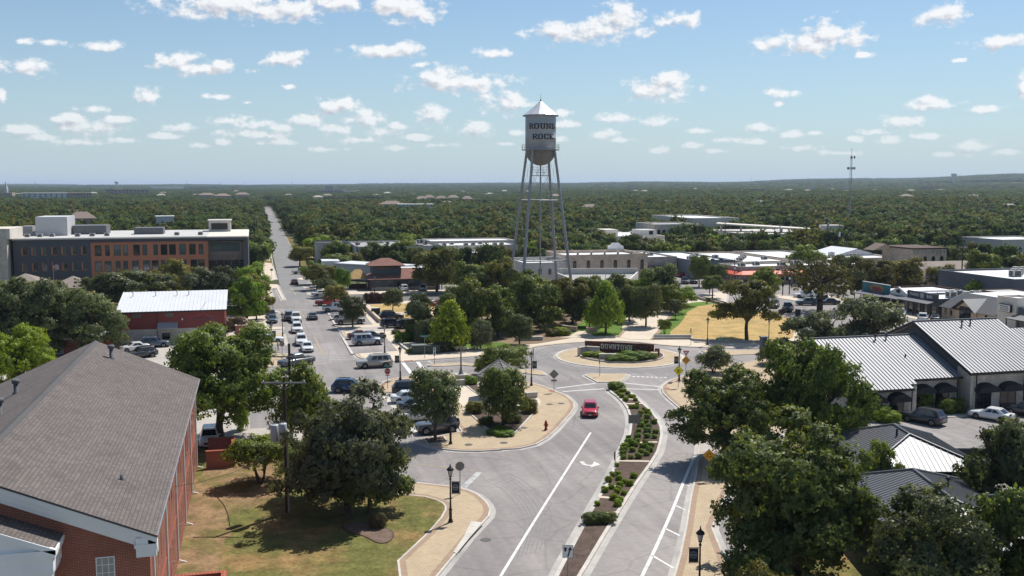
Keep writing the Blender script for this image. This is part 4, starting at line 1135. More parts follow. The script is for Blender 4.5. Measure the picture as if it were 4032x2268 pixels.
rA, rfA = hip_house('hip_roof_house', 55.6, 75.6, -RAD(14.5), 5.4, 3.6, 4.4, 3.1, 5.15, 'near black house with a charcoal hip roof and one glaring white slope', M_DKSIDING, M_METAL_DARK)
m = MB().tube((-.8, -1.0, 4.7), (-.8, -1.0, 5.5), .1, n=8, mat=M_BLACK).build('vent_pipe', rfA)
rB, rfB = hip_house('hip_roof_house', 47.6, 61.0, -RAD(16), 5.4, 7.2, 4.4, 3.1, 5.15, 'charcoal ribbed hip roof house half buried in the lower right trees', M_DKSIDING, M_METAL_DARK)
MB().tube((1.6, 1.0, 4.4), (1.6, 1.0, 5.3), .1, n=8, mat=M_BLACK).lathe([(.2, 5.2), (.2, 5.35), (.05, 5.4)], 1.6, 1.0, 8, M_BLACK).build('vent_pipe', rfB)
rC, rfC = hip_house('hip_roof_house', 54.4, 58.6, RAD(74), 3.6, 2.4, 3.2, 3.0, 4.5, 'small charcoal ribbed roof house at the right edge of the lower trees', M_DKSIDING, M_METAL_DARK)
FOOT += [(49, 63, 68, 84), (41, 57, 52, 70)]
# bin store beside the car park
r = thing('dark_shed', (65.2, 79.8, 0.15), -RAD(8), 'dark boxy bin shed at the corner of the shop car park', 'shed')
MB().box(-2.2, 2.2, -1.2, 1.2, 0, 1.9, M_DKSIDING).build('wall', r); MB().add([(-2.4, -1.4, 2.0), (2.4, -1.4, 1.85), (2.4, 1.4, 1.95), (-2.4, 1.4, 2.1), (-2.4, -1.4, 1.9), (2.4, -1.4, 1.75), (2.4, 1.4, 1.85), (-2.4, 1.4, 2.0)], [(0, 1, 2, 3), (7, 6, 5, 4), (0, 4, 5, 1), (1, 5, 6, 2), (2, 6, 7, 3), (3, 7, 4, 0)], M_WOODGREY).build('roof', r)
r = thing('board_fence', (66.5, 73.5, 0.1), -RAD(6), 'brown board fence beyond the white-sloped hip roof', 'fence')
bd = MB().box(-.07, .07, -.015, .015, 0, 1.75, M_WOOD).mesh('board')
for i in range(46):
 link_mesh('board', bd, None, r, (i * .16, 0, random.uniform(-.03, .03)))
MB().box(-.1, 7.4, .02, .08, .4, .5, M_WOOD).box(-.1, 7.4, .02, .08, 1.3, 1.4, M_WOOD).build('rail', r)
# ------------------------------------------------------------------ red building, metal roof coloured white for its sun glint
r = root('red_building', -14, 177, 'barn red building on a stone base with a metal roof coloured white as if glinting', 'building')
FOOT.append((-25, -3, 175, 190))
x0, x1, y0, y1 = -22.4, -5.35, 177.0, 188.0
w = MB().box(x0, x1, y0, y1, 2.5, 5.55, M_REDMETAL)
w.add([(x0, y0, 5.55), (x0, y1, 5.55), (x0, y1, 7.2)], [(0, 2, 1)], M_REDMETAL).add([(x1, y0, 5.55), (x1, y1, 5.55), (x1, y1, 7.2)], [(0, 1, 2)], M_REDMETAL)
part(w, 'wall', r)
part(MB().box(x0 - .02, x1 + .02, y0 - .06, y1 + .06, -.05, 2.5, M_STONE), 'stone_base', r)
rib_roof(r, x0 - .5, x1 + .4, y0 - .6, 5.60, y1 + .4, 7.75, 0.62, M_METAL_WHITE, M_METAL_WHITE, seam=.05)  # white panel colour stands in for sun glint on this metal slope
part(MB().box(x0 - .5, x1 + .4, y0 - .68, y0 - .58, 5.36, 5.60, M_BLACK), 'fascia', r)
for x in (-21.0, -17.2, -13.6, -11.6):
 z = 5.6 + (185.5 - 176.4) * .18
 part(MB().tube((x, 185.5, z), (x, 185.5, z + .75), .09, n=8, mat=M_WHITE).lathe([(.18, z + .65), (.18, z + .78), (.04, z + .85)], x, 185.5, 8, M_WHITE), 'vent_pipe', r)
for x in (-19.6, -14.4):
 window(r, 'S', x, y0, 4.55, 1.2, .6, frame=mat('grey_frames', (0.2, 0.2, 0.2), .6), glass=mat('dusty_glass', (0.12, 0.115, 0.11), 0.3), proud=.04)
m = MB().add([(-16.3, y0, 3.6), (-13.0, y0, 3.6), (-13.0, y0 - 1.2, 2.75), (-16.3, y0 - 1.2, 2.75)], [(0, 3, 2, 1)], M_METAL).add([(-16.3, y0, 3.57), (-13.0, y0, 3.57), (-13.0, y0 - 1.2, 2.7), (-16.3, y0 - 1.2, 2.7)], [(0, 1, 2, 3)], M_METAL)
m.add([(-16.3, y0 - 1.2, 2.75), (-13.0, y0 - 1.2, 2.75), (-13.0, y0 - 1.2, 2.55), (-16.3, y0 - 1.2, 2.55)], [(0, 3, 2, 1)], M_METAL)
part(m, 'metal_canopy', r)
window(r, 'S', -15.0, y0 - .06, .3, 1.3, 1.5, glass=M_GLASS, name='door', proud=.04)
part(MB().tube((-16.35, y0 - .1, 0), (-16.35, y0 - .1, 5.4), .05, n=6, mat=M_WOOD), 'downspout', r)
# faded arched lettering on the red wall
M_SIGNRED = mat('faded_sign_red', (0.33, 0.055, 0.045), .6); M_SIGNBLUE = mat('faded_sign_blue', (0.06, 0.05, 0.09), .6)
for i in range(11):
 a = pi * (0.82 - .064 * i)
 m = MB().cbox(-9.0 + 2.3 * cos(a), y0 - .03, 3.65 + 1.1 * sin(a), .26, .04, .38, M_SIGNRED, ry=-(a - pi / 2))
 part(m, 'arched_letter', r)
m = MB()
for i in range(16):
 if i not in (4, 9):
  m.box(-10.9 + i * .25, -10.9 + i * .25 + .18, y0 - .035, y0 - .004, 4.0, 4.22, M_SIGNBLUE)
part(m, 'sign_line', r)
for x, z in ((-21.9, 2.9), (-20.9, 4.0), (-12.4, 3.9)):
 part(MB().box(x, x + .22, y0 - .14, y0 - .003, z, z + .34, M_WHITE), 'wall_lamp', r)
# white shed to its left, yellow gable behind
r = root('white_metal_shed', -25.5, 166, 'low white metal roofed sheds beside the red building', 'shed')
FOOT.append((-36, -22.6, 164, 180))
part(MB().box(-29.5, -22.7, 167.2, 176, 0, 2.9, M_REDMETAL), 'wall', r)
rib_roof(r, -29.8, -23.6, 166.2, 2.95, 172, 3.6, .6, M_METAL_WHITE, M_METAL_WHITE, seam=.05)
rib_roof(r, -23.6, -22.5, 168.5, 3.0, 176.5, 4.1, .55, M_METAL, M_METAL_WHITE, seam=.05)
part(MB().box(-33.5, -29.55, 170, 175, 0, 2.8, M_STUCCO).box(-34, -29.3, 169.6, 175.3, 2.8, 2.95, M_METAL_WHITE), 'lean_to', r)
window(r, 'S', -31, 170, 0.1, 1.1, 2.1, glass=mat('brown_door', (0.12, 0.08, 0.06), .6), frame=M_WHITE, name='door')
r = flat('yellow_block', -24.8, -22.9, 181, 188, 5.8, mat('ochre_stucco', (0.42, 0.27, 0.06), .8), M_ROOF_GREY, 'narrow ochre yellow wall behind the white sheds', par=.3)
r = flat('ticket_hut', -3.6, -1.6, 175.2, 184.0, 2.8, M_BRICK, M_ROOF_WHITE, 'small flat white roofed brick hut by the street pavement', par=.08)
# ------------------------------------------------------------------ office block
OY = 272.0
r = root('office_block', -30, OY, 'three storey office block in charcoal brick and terracotta panels', 'building')
FOOT.append((-75, 2, 262, 316))
part(MB().box(-58.6, -40.5, OY, 312, -.05, 13.0, M_CHARCOAL).box(-40.5, -12.0, OY + .25, 312, 12.0, 13.0, M_CHARCOAL), 'charcoal_wall', r)
part(MB().box(-40.5, -11.9, OY, 311.9, -.05, 12.0, M_ORANGE).box(-40.5, -11.9, OY - .06, OY + .24, 12.05, 12.2, M_ORANGE), 'terracotta_wall', r)
part(MB().box(-11.9, -1.8, OY + 1.2, 311, -.05, 12.0, M_BROWNPANEL), 'screen_wall', r)
part(MB().box(-2.9, -1.7, OY - .3, 312, 0.0, 12.3, M_CHARCOAL).box(-12.0, -1.7, OY - .6, 312.1, 12.3, 13.05, M_CHARCOAL), 'portal_frame', r)
part(MB().box(-58.8, -12.0, OY - .35, 312.2, 13.0, 13.35, M_STUCCO_GREY).box(-12.0, -1.5, OY - .8, 312.2, 13.06, 13.3, M_STUCCO), 'roof_edge', r)
part(MB().box(-58.3, -12.3, OY + .6, 311.6, 13.36, 13.42, mat('pale_gravel_roof', (.46, .45, .43), .8, var=.12, vscale=.15, fine=.08, fscale=1.5)).box(-12.2, -1.9, OY, 311.6, 13.31, 13.38, M_STUCCO), 'roof', r)
part(MB().box(-75, -59.4, OY - 2.5, 284, -.05, 16.0, M_STONE).box(-59.4, -58.65, OY - 2.5, 284, 13.4, 16.0, M_STUCCO), 'stair_tower', r)
for i in range(7):
 for zf in (1.1, 5.2, 9.2):
  x = -56.3 + i * 2.33
  window(r, 'S', x + .35, OY, zf, .95, 1.95, frame=M_CHARCOAL, glass=M_GLASS_SKYTINT if (i * 7 + int(zf)) % 3 else M_GLASS, nz=2, fw=.06)
  part(MB().box(x - .45, x - .12, OY - .12, OY - .002, zf - .05, zf + 2.0, M_ORANGE).box(x - .12, x + .85, OY - .1, OY - .002, zf - .14, zf - .02, M_ORANGE), 'jamb_panel', r)
random.seed(3)
for zf in (0.6, 4.6, 8.7):
 for i in range(12):
  x = -39.0 + i * 2.32 + random.uniform(-.3, .3)
  window(r, 'S', x, OY, zf, random.choice((1.1, 1.6, 1.6)), 2.75, frame=M_BLACK, glass=random.choice((M_GLASS, M_GLASS_SKYTINT, M_GLASS)), nz=1, fw=.07)
window(r, 'S', -7.6, OY + 1.2, 9.3, 7.4, 2.4, glass=M_GLASS_SKYTINT, nx=5, fw=.1, name='window_strip')
for k in range(5):
 window(r, 'S', -10.9 + k * 1.95, OY + 1.2, 4.6, 1.85, 2.4, glass=M_GLASS, nx=1, fw=.06)
m = MB()
for k in range(9):
 m.box(-11.8, -3.0, OY + .9, OY + 1.0, 4.2 + k * .5, 4.26 + k * .5, M_BROWNPANEL)
part(m, 'louvre', r)
pen = MB().box(-55.5, -47.8, 284, 296, 13.4, 18.4, mat('pale_grey_panel', (0.50, 0.50, 0.50), .6, var=.04)); part(pen, 'plant_room', r)
part(MB().box(-47.6, -39.0, 290, 298, 13.4, 15.8, mat('dark_grey_panel', (0.13, 0.13, 0.14), .6)), 'plant_screen', r)
part(MB().box(-31.5, -24.0, 286, 292, 13.4, 15.2, mat('dark_grey_panel', (0.13, 0.13, 0.14), .6)), 'plant_screen', r)
part(MB().box(-60, -57.5, 290, 294, 13.4, 15.8, M_AC), 'rooftop_unit', r)
part(MB().box(-12.6, -6.6, 298, 306, 13.4, 16.4, M_STUCCO_GREY).box(-11.9, -7.4, 297.9, 298, 14.0, 15.8, M_BLACK).box(-12.9, -6.3, 297.6, 306.4, 16.4, 16.7, M_STUCCO_GREY), 'lift_house', r)
for x in (-56.5, -53.5, -50.8, -44.5, -41, -37.5, -20, -14):
 ac_unit(r, x, 278 + (x * 7 % 3), 13.42, 1.3, 1.0, .8)
# flag
r = thing('flag_pole', (-47.0, 258, 0), 0, 'flag pole with a limp flag in front of the charcoal facade', 'flag')
MB().tube((0, 0, 0), (0, 0, 8.3), .06, .04, mat=M_STEEL).build('pole', r)
fm = MB()
for i in range(6):
 z0 = 8.1 - i * .05; x0_ = i * .22; x1_ = (i + 1) * .22
 for k in range(5):
  fm.add([(x0_, .06 * sin(i), z0 - k * .2 - i * .06), (x1_, .06 * sin(i + 1), z0 - k * .2 - i * .06 - .06), (x1_, .06 * sin(i + 1), z0 - (k + 1) * .2 - i * .06 - .06), (x0_, .06 * sin(i), z0 - (k + 1) * .2 - i * .06)], [(0, 1, 2, 3)], mat('flag_red', (0.30, 0.05, 0.05), .8) if k % 2 else mat('flag_white', (0.5, 0.48, 0.46), .8))
fm.box(0.02, .5, -.07, -.04, 7.6, 8.05, mat('flag_blue', (0.03, 0.04, 0.12), .8))
fm.build('flag', r)
# brown hipped houses below the office
def hip_simple(name, x0, x1, y0, y1, ze, zr, label, wallm, roofm, over=.5, cat='house', group=None):
 r = root(name, (x0 + x1) / 2, y0, label, cat, group)
 FOOT.append((x0 - 1, x1 + 1, y0 - 1, y1 + 1))
 part(MB().box(x0, x1, y0, y1, -.05, ze, wallm), 'wall', r)
 a, b, c, d = x0 - over, x1 + over, y0 - over, y1 + over
 L_, W_ = b - a, d - c
 hw = min(L_, W_) / 2
 if L_ >= W_:
  A, B = (a + hw, (c + d) / 2, zr), (b - hw, (c + d) / 2, zr)
 else:
  A, B = ((a + b) / 2, c + hw, zr), ((a + b) / 2, d - hw, zr)
 q = [(a, c, ze), (b, c, ze), (b, d, ze), (a, d, ze)]
 m = MB()
 fs = ((q[0], q[1], B, A), (q[1], q[2], B), (q[2], q[3], A, B), (q[3], q[0], A)) if L_ >= W_ else ((q[0], q[1], A), (q[1], q[2], B, A), (q[2], q[3], B), (q[3], q[0], A, B))
 for f in fs:
  m.poly(list(f), roofm)
 m.poly([(p[0], p[1], ze - .12) for p in q[::-1]], roofm)
 for i in range(4):
  p, s = q[i], q[(i + 1) % 4]
  m.poly([(p[0], p[1], ze - .12), (s[0], s[1], ze - .12), s, p], roofm)
 part(m, 'roof', r)
 return r
M_TAUPE = brick_mat('taupe_shingles', (0.30, 0.25, 0.215), (0.25, 0.21, 0.18), (0.16, 0.13, 0.11), 0.5, 0.25, 0.03, 'xy', var=.12)
hip_simple('shingled_house', -58, -48, 252, 262, 3.4, 5.9, 'taupe hip roof just below the charcoal office windows', M_STUCCO_TAN, M_TAUPE)
hip_simple('shingled_house', -46, -37, 246, 255, 3.2, 5.6, 'taupe hip roof beside the live oaks in front of the office', M_STUCCO_TAN, M_TAUPE)
flat('low_grey_building', -33, -20, 244, 256, 3.6, M_STUCCO_GREY, M_ROOF_WHITE, 'low grey flat roofed building glimpsed between the live oaks', par=.3)
# ------------------------------------------------------------------ restaurant with stacked brown roofs, thatched hut
r = hip_simple('restaurant', 28.5, 46, 252, 262, 3.0, 5.3, 'blue grey restaurant with stacked red brown hip roofs', mat('blue_grey_boards', (0.075, 0.095, 0.115), .75, var=.1), M_TILE, over=1.2, cat='building')
part(MB().box(29.0, 36.2, 253.5, 259.5, 4.0, 6.4, mat('blue_grey_boards', (0.1, 0.1, 0.1), .7)), 'clerestory_wall', r)
m = MB()
q = [(27.9, 252.4, 6.3), (37.3, 252.4, 6.3), (37.3, 260.6, 6.3), (27.9, 260.6, 6.3)]; A, B = (31.5, 256.5, 8.0), (33.7, 256.5, 8.0)
for f in ((q[0], q[1], B, A), (q[1], q[2], B), (q[2], q[3], A, B), (q[3], q[0], A)):
 m.poly(list(f), M_TILE)
m.poly([(p[0], p[1], 6.18) for p in q[::-1]], M_TILE)
part(m, 'upper_roof', r)
window(r, 'S', 32.6, 253.5, 5.3, 5.6, .8, nx=5, fw=.08, name='clerestory_window')
for x in (30, 33.2, 38.6, 41.5, 44.2):
 window(r, 'S', x, 252, .9, 1.5, 1.5, frame=mat('grey_frames', (.2, .2, .2), .6), glass=M_GLASS, nx=2)
window(r, 'S', 35.5, 252, 0.1, 1.0, 2.2, glass=M_DARK, name='door')
for x in (28.0, 34.4, 37.0, 46.4):
 part(MB().box(x - .12, x + .12, 250.9, 251.1, 0, 2.95, M_WOOD), 'porch_post', r)
part(MB().box(28.4, 46.1, 251.94, 251.998, .1, .85, M_STONE_TAN), 'stone_skirt', r)
flat('low_white_annex', 37.5, 46, 263, 272, 4.6, M_STUCCO_GREY, M_ROOF_WHITE, 'low white roofed annex behind the brown restaurant roofs', par=.25)
r = root('thatched_hut', 25.8, 257, 'open hut with a straw thatched roof beside the restaurant', 'hut')
part(MB().add([(22.8, 256.2, 2.7), (28.6, 256.2, 2.7), (28.6, 261.6, 2.7), (22.8, 261.6, 2.7), (25.0, 258.9, 5.0), (26.4, 258.9, 5.0)], [(0, 1, 5, 4), (1, 2, 5), (2, 3, 4, 5), (3, 0, 4), (3, 2, 1, 0)], M_THATCH), 'roof', r)
for x in (23.2, 25.7, 28.2):
 for y in (256.6, 261.2):
  part(MB().tube((x, y, 0), (x, y, 2.7), .1, n=7, mat=M_WOOD), 'post', r)
part(MB().box(23.4, 28.0, 259.5, 260.2, 0, 1.1, M_WOOD), 'bar_counter', r)
# long white metal building behind
r = root('white_metal_building', 28, 285, 'long white metal building running behind the restaurant', 'building')
FOOT.append((20, 39, 270, 300))
P0, P1, P2, P3 = (22.5, 288), (38, 272), (43, 277), (27.5, 294)
m = MB().prism([P0, P1, P2, P3], 0, 4.2, mat('white_siding', (0.52, 0.54, 0.56), .6, var=.04)); part(m, 'wall', r)
part(MB().prism([(21.9, 287.9), (38.1, 271.3), (43.7, 276.9), (27.5, 294.7)], 4.2, 4.5, M_METAL_WHITE), 'roof', r)
part(MB().box(18.8, 23.4, 288.5, 296, 0, 4.9, M_WHITE).box(18.6, 23.6, 288.3, 296.2, 4.9, 5.05, M_METAL_WHITE), 'end_bay', r)
part(MB().box(20.2, 22.6, 288.4, 288.49, .1, 3.6, M_BLACK), 'roller_door', r)
# ------------------------------------------------------------------ mid-distance flat-roofed blocks
r = flat('cream_block', 31, 58, 316, 350, 7.2, M_STUCCO, M_ROOF_GREY, 'two storey cream block with a roof crowded with dark vents', par=.5, cap=M_BLACK)
for i in range(10):
 window(r, 'S', 33 + i * 2.5, 316, 3.9, 1.0, 1.7, nz=2)
random.seed(11)
for i in range(16):
 ac_unit(r, random.uniform(33, 56), random.uniform(320, 347), 6.7, random.choice((1.2, 1.8, 2.4)), 1.2, random.choice((.7, 1.0, 1.4)), random.uniform(0, 3))
flat('cream_block', 20.5, 30.9, 343, 358, 7.0, M_STUCCO_GREY, M_ROOF_DARK, 'grey rendered wing with a black roof edge beside the street trees', par=.4, cap=M_BLACK)
r = flat('white_roofed_block', 58.5, 88, 331, 349, 6.2, M_STUCCO_GREY, M_ROOF_WHITE, 'long block with a bright white roof left of the water tower', par=.3, cap=M_BLACK)
for i in range(8):
 ac_unit(r, 60 + i * 3.4, 334 + (i % 3) * 4, 5.9, 1.5, 1.2, .9)
for i in range(9):
 window(r, 'S', 61 + i * 3, 331, 2.6, 1.3, 1.6)
r = flat('white_roofed_block', 61, 92, 351, 368, 6.6, M_STUCCO_GREY, M_ROOF_WHITE, 'second long white roof stepped behind the first, left of the tower', par=.3)
r = flat('tan_stone_block', 65, 81, 314, 330, 4.8, M_STONE_TAN, M_ROOF_WHITE, 'tan stone wall block below the white roofs left of the tower', par=.4)
ac_unit(r, 74.5, 319, 4.4, 2.4, 1.8, 1.8); ac_unit(r, 68, 322, 4.4, 1.2, 1.0, .9)
for i in range(5):
 window(r, 'S', 67 + i * 3, 314, 1.2, 1.1, 1.6)
# stone building with arched windows right of the tower
r = flat('arched_stone_building', 79.8, 103.5, 252, 270, 8.1, M_STONE_TAN, M_ROOF_WHITE, 'two storey tan stone building with tall arched windows behind the park trees', par=.7)
for i in range(6):
 window(r, 'S', 82.6 + i * 3.85, 252, 3.9, .95, 2.3, frame=M_BLACK, glass=mat('dim_glass', (0.10, 0.09, 0.07), .15, var=.3, vscale=1), arch=True, nz=2, proud=.06)
for i in range(6):
 x = 83.5 + i * 3.8
 part(MB().box(x - .22, x + .22, 251.9, 252.4, 8.19, 8.75, M_STONE_GREY).box(x - .3, x + .3, 251.85, 252.5, 8.75, 8.9, M_STONE_GREY), 'chimney', r)
part(MB().add([(98.6, 270.2, 8.0), (103.4, 270.2, 8.0), (103.4, 270.2, 9.1), (102.6, 270.2, 9.5), (102.0, 270.2, 10.1), (100.0, 270.2, 10.1), (99.4, 270.2, 9.5), (98.6, 270.2, 9.1), (98.6, 270.6, 8.0), (103.4, 270.6, 8.0), (103.4, 270.6, 9.1), (102.6, 270.6, 9.5), (102.0, 270.6, 10.1), (100.0, 270.6, 10.1), (99.4, 270.6, 9.5), (98.6, 270.6, 9.1)], [(0, 1, 2, 3, 4, 5, 6, 7), (15, 14, 13, 12, 11, 10, 9, 8), (1, 9, 10, 2), (2, 10, 11, 3), (3, 11, 12, 4), (4, 12, 13, 5), (5, 13, 14, 6), (6, 14, 15, 7), (7, 15, 8, 0)], M_WHITE), 'shaped_gable', r)
r = flat('white_roofed_wing', 68.5, 79.7, 251, 266, 6.3, M_STUCCO_GREY, M_ROOF_WHITE, 'pale wing seen between the legs of the water tower', par=.4)
for i in range(4):
 window(r, 'S', 70 + i * 2.7, 251, 3.2, .8, 1.5)
# low stucco building in front of it
r = root('low_stucco_building', 84, 222, 'low grey beige flat roofed building with a raised parapet near the tower', 'building')
FOOT.append((70, 98, 219, 246))
P = [(73.2, 222.2), (85.2, 219.0), (96.4, 241.0), (75.0, 245.0)]
m = MB().prism(P, 0, 3.7, M_STUCCO_GREY); part(m, 'wall', r)
rf = MB().prism(offset_poly(ccw(P), .35), 3.72, 3.78, M_ROOF_GREY); part(rf, 'roof', r)
pp = MB(); n = 4; inn = offset_poly(ccw(P), .35); PC = ccw(P)
for i in range(4):
 a, b, c, d = PC[i], PC[(i + 1) % 4], inn[(i + 1) % 4], inn[i]
 hz = 4.25 if i != 2 else 5.2
 pp.prism([a, b, c, d], 3.7, hz, M_STUCCO_GREY)
 pp.prism([a, b, c, d], hz + .002, hz + .1, M_STUCCO)
part(pp, 'parapet', r)
for (x, y) in ((84.5, 233), (86.8, 235)):
 part(MB().tube((x, y, 3.7), (x, y, 5.4), .07, n=7, mat=M_STEEL).lathe([(.14, 5.3), (.14, 5.5), (.03, 5.6)], x, y, 7, M_STEEL), 'vent_pipe', r)
window(r, 'S', 77.2, 221.0, 1.2, 1.1, 1.6, frame=M_WHITE)
# cream complex, city building, garage
r = flat('cream_complex', 134, 160, 372, 412, 6.3, M_STUCCO, M_ROOF_WHITE, 'low cream flat roofed complex behind the live oaks', par=.4)
part(MB().box(137, 143, 380, 390, 6, 8.6, M_STUCCO), 'penthouse', r)
part(MB().box(152, 159, 378, 388, 6, 8.4, M_STUCCO_GREY), 'penthouse', r)
window(r, 'S', 156.5, 378, 6.6, 1.8, 1.4)
r = flat('stone_civic_block', 168, 189, 402, 424, 9.6, M_STONE, M_ROOF_WHITE, 'cream stone civic block with small windows and a stepped front', par=.6)
for x in (170, 172.5, 175):
 window(r, 'S', x, 402, 5.2, 1.3, 2.0)
window(r, 'S', 181, 402, 4.9, 3.0, 2.2, nx=2)
part(MB().box(183, 189.5, 396, 401.9, 0, 7.4, M_STONE).box(184, 188.5, 393, 395.9, 0, 5.4, M_STONE), 'entry_block', r)
me = text_mesh('ROUND ROCK', 1.0, .03)
me.materials.clear(); me.materials.append(M_STUCCO_GREY)
o = wmesh('lettering', me, r, (180, 401.95, 8.4)); o.rotation_euler = (pi / 2, 0, 0)
r = flat('white_roof_hall', 207, 232, 448, 500, 10.4, M_STUCCO, M_ROOF_WHITE, 'tall hall with a broad white roof behind the civic block', par=.5)
r = root('parking_garage', 210, 372, 'stone and concrete parking garage with a sloping top canopy', 'building')
FOOT.append((190, 245, 362, 428))
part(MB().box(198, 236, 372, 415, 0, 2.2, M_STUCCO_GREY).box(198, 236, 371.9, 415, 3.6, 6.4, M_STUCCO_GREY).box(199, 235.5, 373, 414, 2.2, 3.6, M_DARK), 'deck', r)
for i in range(7):
 part(MB().box(198 + i * 6.0, 199.4 + i * 6.0, 371.8, 372.4, 2.2, 3.6, M_STUCCO_GREY), 'pier', r)
for i in range(5):
 part(MB().box(198.5 + i * 6.2, 199.1 + i * 6.2, 400 - i * 6.4, 400.7 - i * 6.4, 6.4, 9.2 - i * .32, M_STUCCO), 'canopy_column', r)
part(MB().add([(196, 400, 9.9), (226, 368, 8.3), (232, 376, 8.3), (202, 410, 9.9), (196, 400, 9.4), (226, 368, 7.8), (232, 376, 7.8), (202, 410, 9.4)], [(0, 1, 2, 3), (7, 6, 5, 4), (0, 4, 5, 1), (1, 5, 6, 2), (2, 6, 7, 3), (3, 7, 4, 0)], M_STUCCO), 'canopy', r)
part(MB().box(232, 240, 370, 376, 6.4, 9.8, M_STUCCO), 'stair_head', r)
r = root('old_stone_row', 155, 345, 'long old stone building with a white roof in front of the civic block', 'building')
FOOT.append((134, 176, 338, 375))
part(MB().prism([(138, 367), (145, 347), (166, 341), (172, 360), (150, 372)], 0, 4.6, M_STONE_GREY), 'wall', r)
part(MB().prism([(138.3, 366.6), (145.2, 347.5), (165.7, 341.6), (171.6, 359.8), (150, 371.6)], 4.6, 4.75, M_ROOF_WHITE), 'roof', r)
for i in range(8):
 ac_unit(r, 143 + i * 3, 360 - i * 1.3, 4.75, 1.8, 1.3, 1.0)
flat('grey_warehouse', 176, 196, 342, 362, 4.2, M_STUCCO_GREY, M_CONC, 'grey building with a tan roof in front of the parking garage', par=.2)
# downtown row with white roofs
specs = [(104.5, 121, 272, 300, 5.6, M_STONE_GREY, 'grey stone shopfront end of the downtown row beyond the junction'),
         (121.2, 134, 262, 298, 5.2, mat('blue_grey_front', (0.16, 0.19, 0.22), .7), 'blue grey shopfront in the downtown row beyond the junction'),
         (134.2, 150, 256, 296, 5.0, M_STONE_TAN, 'tan stone shopfront with a white roof in the downtown row'),
         (150.2, 168, 254, 294, 5.3, M_STONE_GREY, 'grey parapet shop block behind the red awning'),
         (168.2, 190, 262, 296, 4.8, M_STUCCO, 'pale stucco shop block at the far end of the white roofs')]
for k, (a, b, c, d, h, wm, lab) in enumerate(specs):
 r = flat('downtown_shop', a, b, c, d, h, wm, M_ROOF_WHITE, lab, par=.35, group='downtown row shops')
 for i in range(int((b - a) / 4)):
  window(r, 'S', a + 2 + i * 4, c, .4, 2.6, 2.4, nx=2, name='shop_window')
 m = MB().box(a + .5, b - .5, c - 1.6, c - .01, 2.95, 3.1, M_BLACK); part(m, 'canopy', r)
 for i in range(4):
  ac_unit(r, a + 3 + i * 3.2, c + 8 + (i * 5) % 12, h - .35, 1.6, 1.3, 1.0)
# red awning corner shop
r = flat('red_awning_shop', 125.5, 168, 241.5, 253.8, 4.9, M_STONE_GREY, M_ROOF_WHITE, 'corner shop with a bright red orange awning and white shopfront posts', par=.4)
for i in range(5):
 window(r, 'S', 136 + i * 2.1, 241.5, .5, 1.8, 2.2, frame=M_WHITE, nx=1, name='shop_window')
for i in range(6):
 window(r, 'W', 243 + i * 1.7, 125.5, .5, 1.3, 2.2, frame=M_BLACK, name='shop_window')
m = MB()
m.add([(126.5, 241.5, 4.1), (146, 241.5, 4.1), (146, 239.2, 3.0), (125.2, 239.2, 3.0)], [(0, 3, 2, 1)], M_REDAWN)
m.add([(125.2, 239.2, 3.0), (146, 239.2, 3.0), (146, 239.2, 2.65), (125.2, 239.2, 2.65)], [(0, 3, 2, 1)], M_REDAWN)
m.add([(125.5, 241.5, 4.1), (125.5, 252, 4.1), (123.6, 252, 3.0), (123.6, 240.4, 3.0)], [(0, 1, 2, 3)], M_REDAWN)
m.add([(123.6, 252, 3.0), (123.6, 240.4, 3.0), (123.6, 240.4, 2.65), (123.6, 252, 2.65)], [(0, 3, 2, 1)], M_REDAWN)
m.add([(123.6, 240.4, 3.0), (125.2, 239.2, 3.0), (126.5, 241.5, 4.1)], [(0, 1, 2)], M_REDAWN)
part(m, 'awning', r)
me = text_mesh('RESTAURANT', .55, .02) if False else None
part(MB().box(136.6, 141.4, 239.12, 239.19, 3.05, 3.45, M_WHITE), 'sign_strip', r)
for i in range(6):
 ac_unit(r, 129 + i * 6, 247 + (i % 2) * 3, 4.5, 1.8, 1.4, 1.1)
# white barn, ornate brick building, tan house
r = root('white_metal_barn', 180, 278, 'white metal barn with a plain gable end beyond the downtown roofs', 'barn')
FOOT.append((160, 195, 255, 292))
part(MB().add([(176, 276, 0), (192, 276, 0), (192, 276, 4.6), (184, 276, 6.6), (176, 276, 4.6), (176, 290, 0), (192, 290, 0), (192, 290, 4.6), (184, 290, 6.6), (176, 290, 4.6)], [(0, 1, 2, 3, 4), (9, 8, 7, 6, 5), (1, 6, 7, 2), (0, 4, 9, 5)], mat('white_siding', (.5, .5, .5), .6)), 'wall', r)
part(MB().add([(175.4, 275.6, 4.5), (184, 275.6, 6.75), (184, 290.4, 6.75), (175.4, 290.4, 4.5), (192.6, 275.6, 4.5), (192.6, 290.4, 4.5)], [(0, 1, 2, 3), (1, 4, 5, 2)], M_METAL_WHITE), 'roof', r)
r = flat('ornate_stone_building', 182, 193.5, 246, 260, 8.3, M_STONE_TAN, M_ROOF_GREY, 'tan stone building with an arched cornice beyond the trees', par=.5)
part(MB().box(181.8, 193.7, 245.7, 260.2, 8.42, 8.8, M_WOOD), 'cornice', r)
for i in range(9):
 part(MB().box(182.6 + i * 1.25, 183.0 + i * 1.25, 245.7, 245.99, 7.0, 8.0, M_STONE_GREY), 'corbel', r)
for i in range(4):
 window(r, 'S', 183.5 + i * 2.8, 246, 4.2, 1.2, 1.6, arch=True)
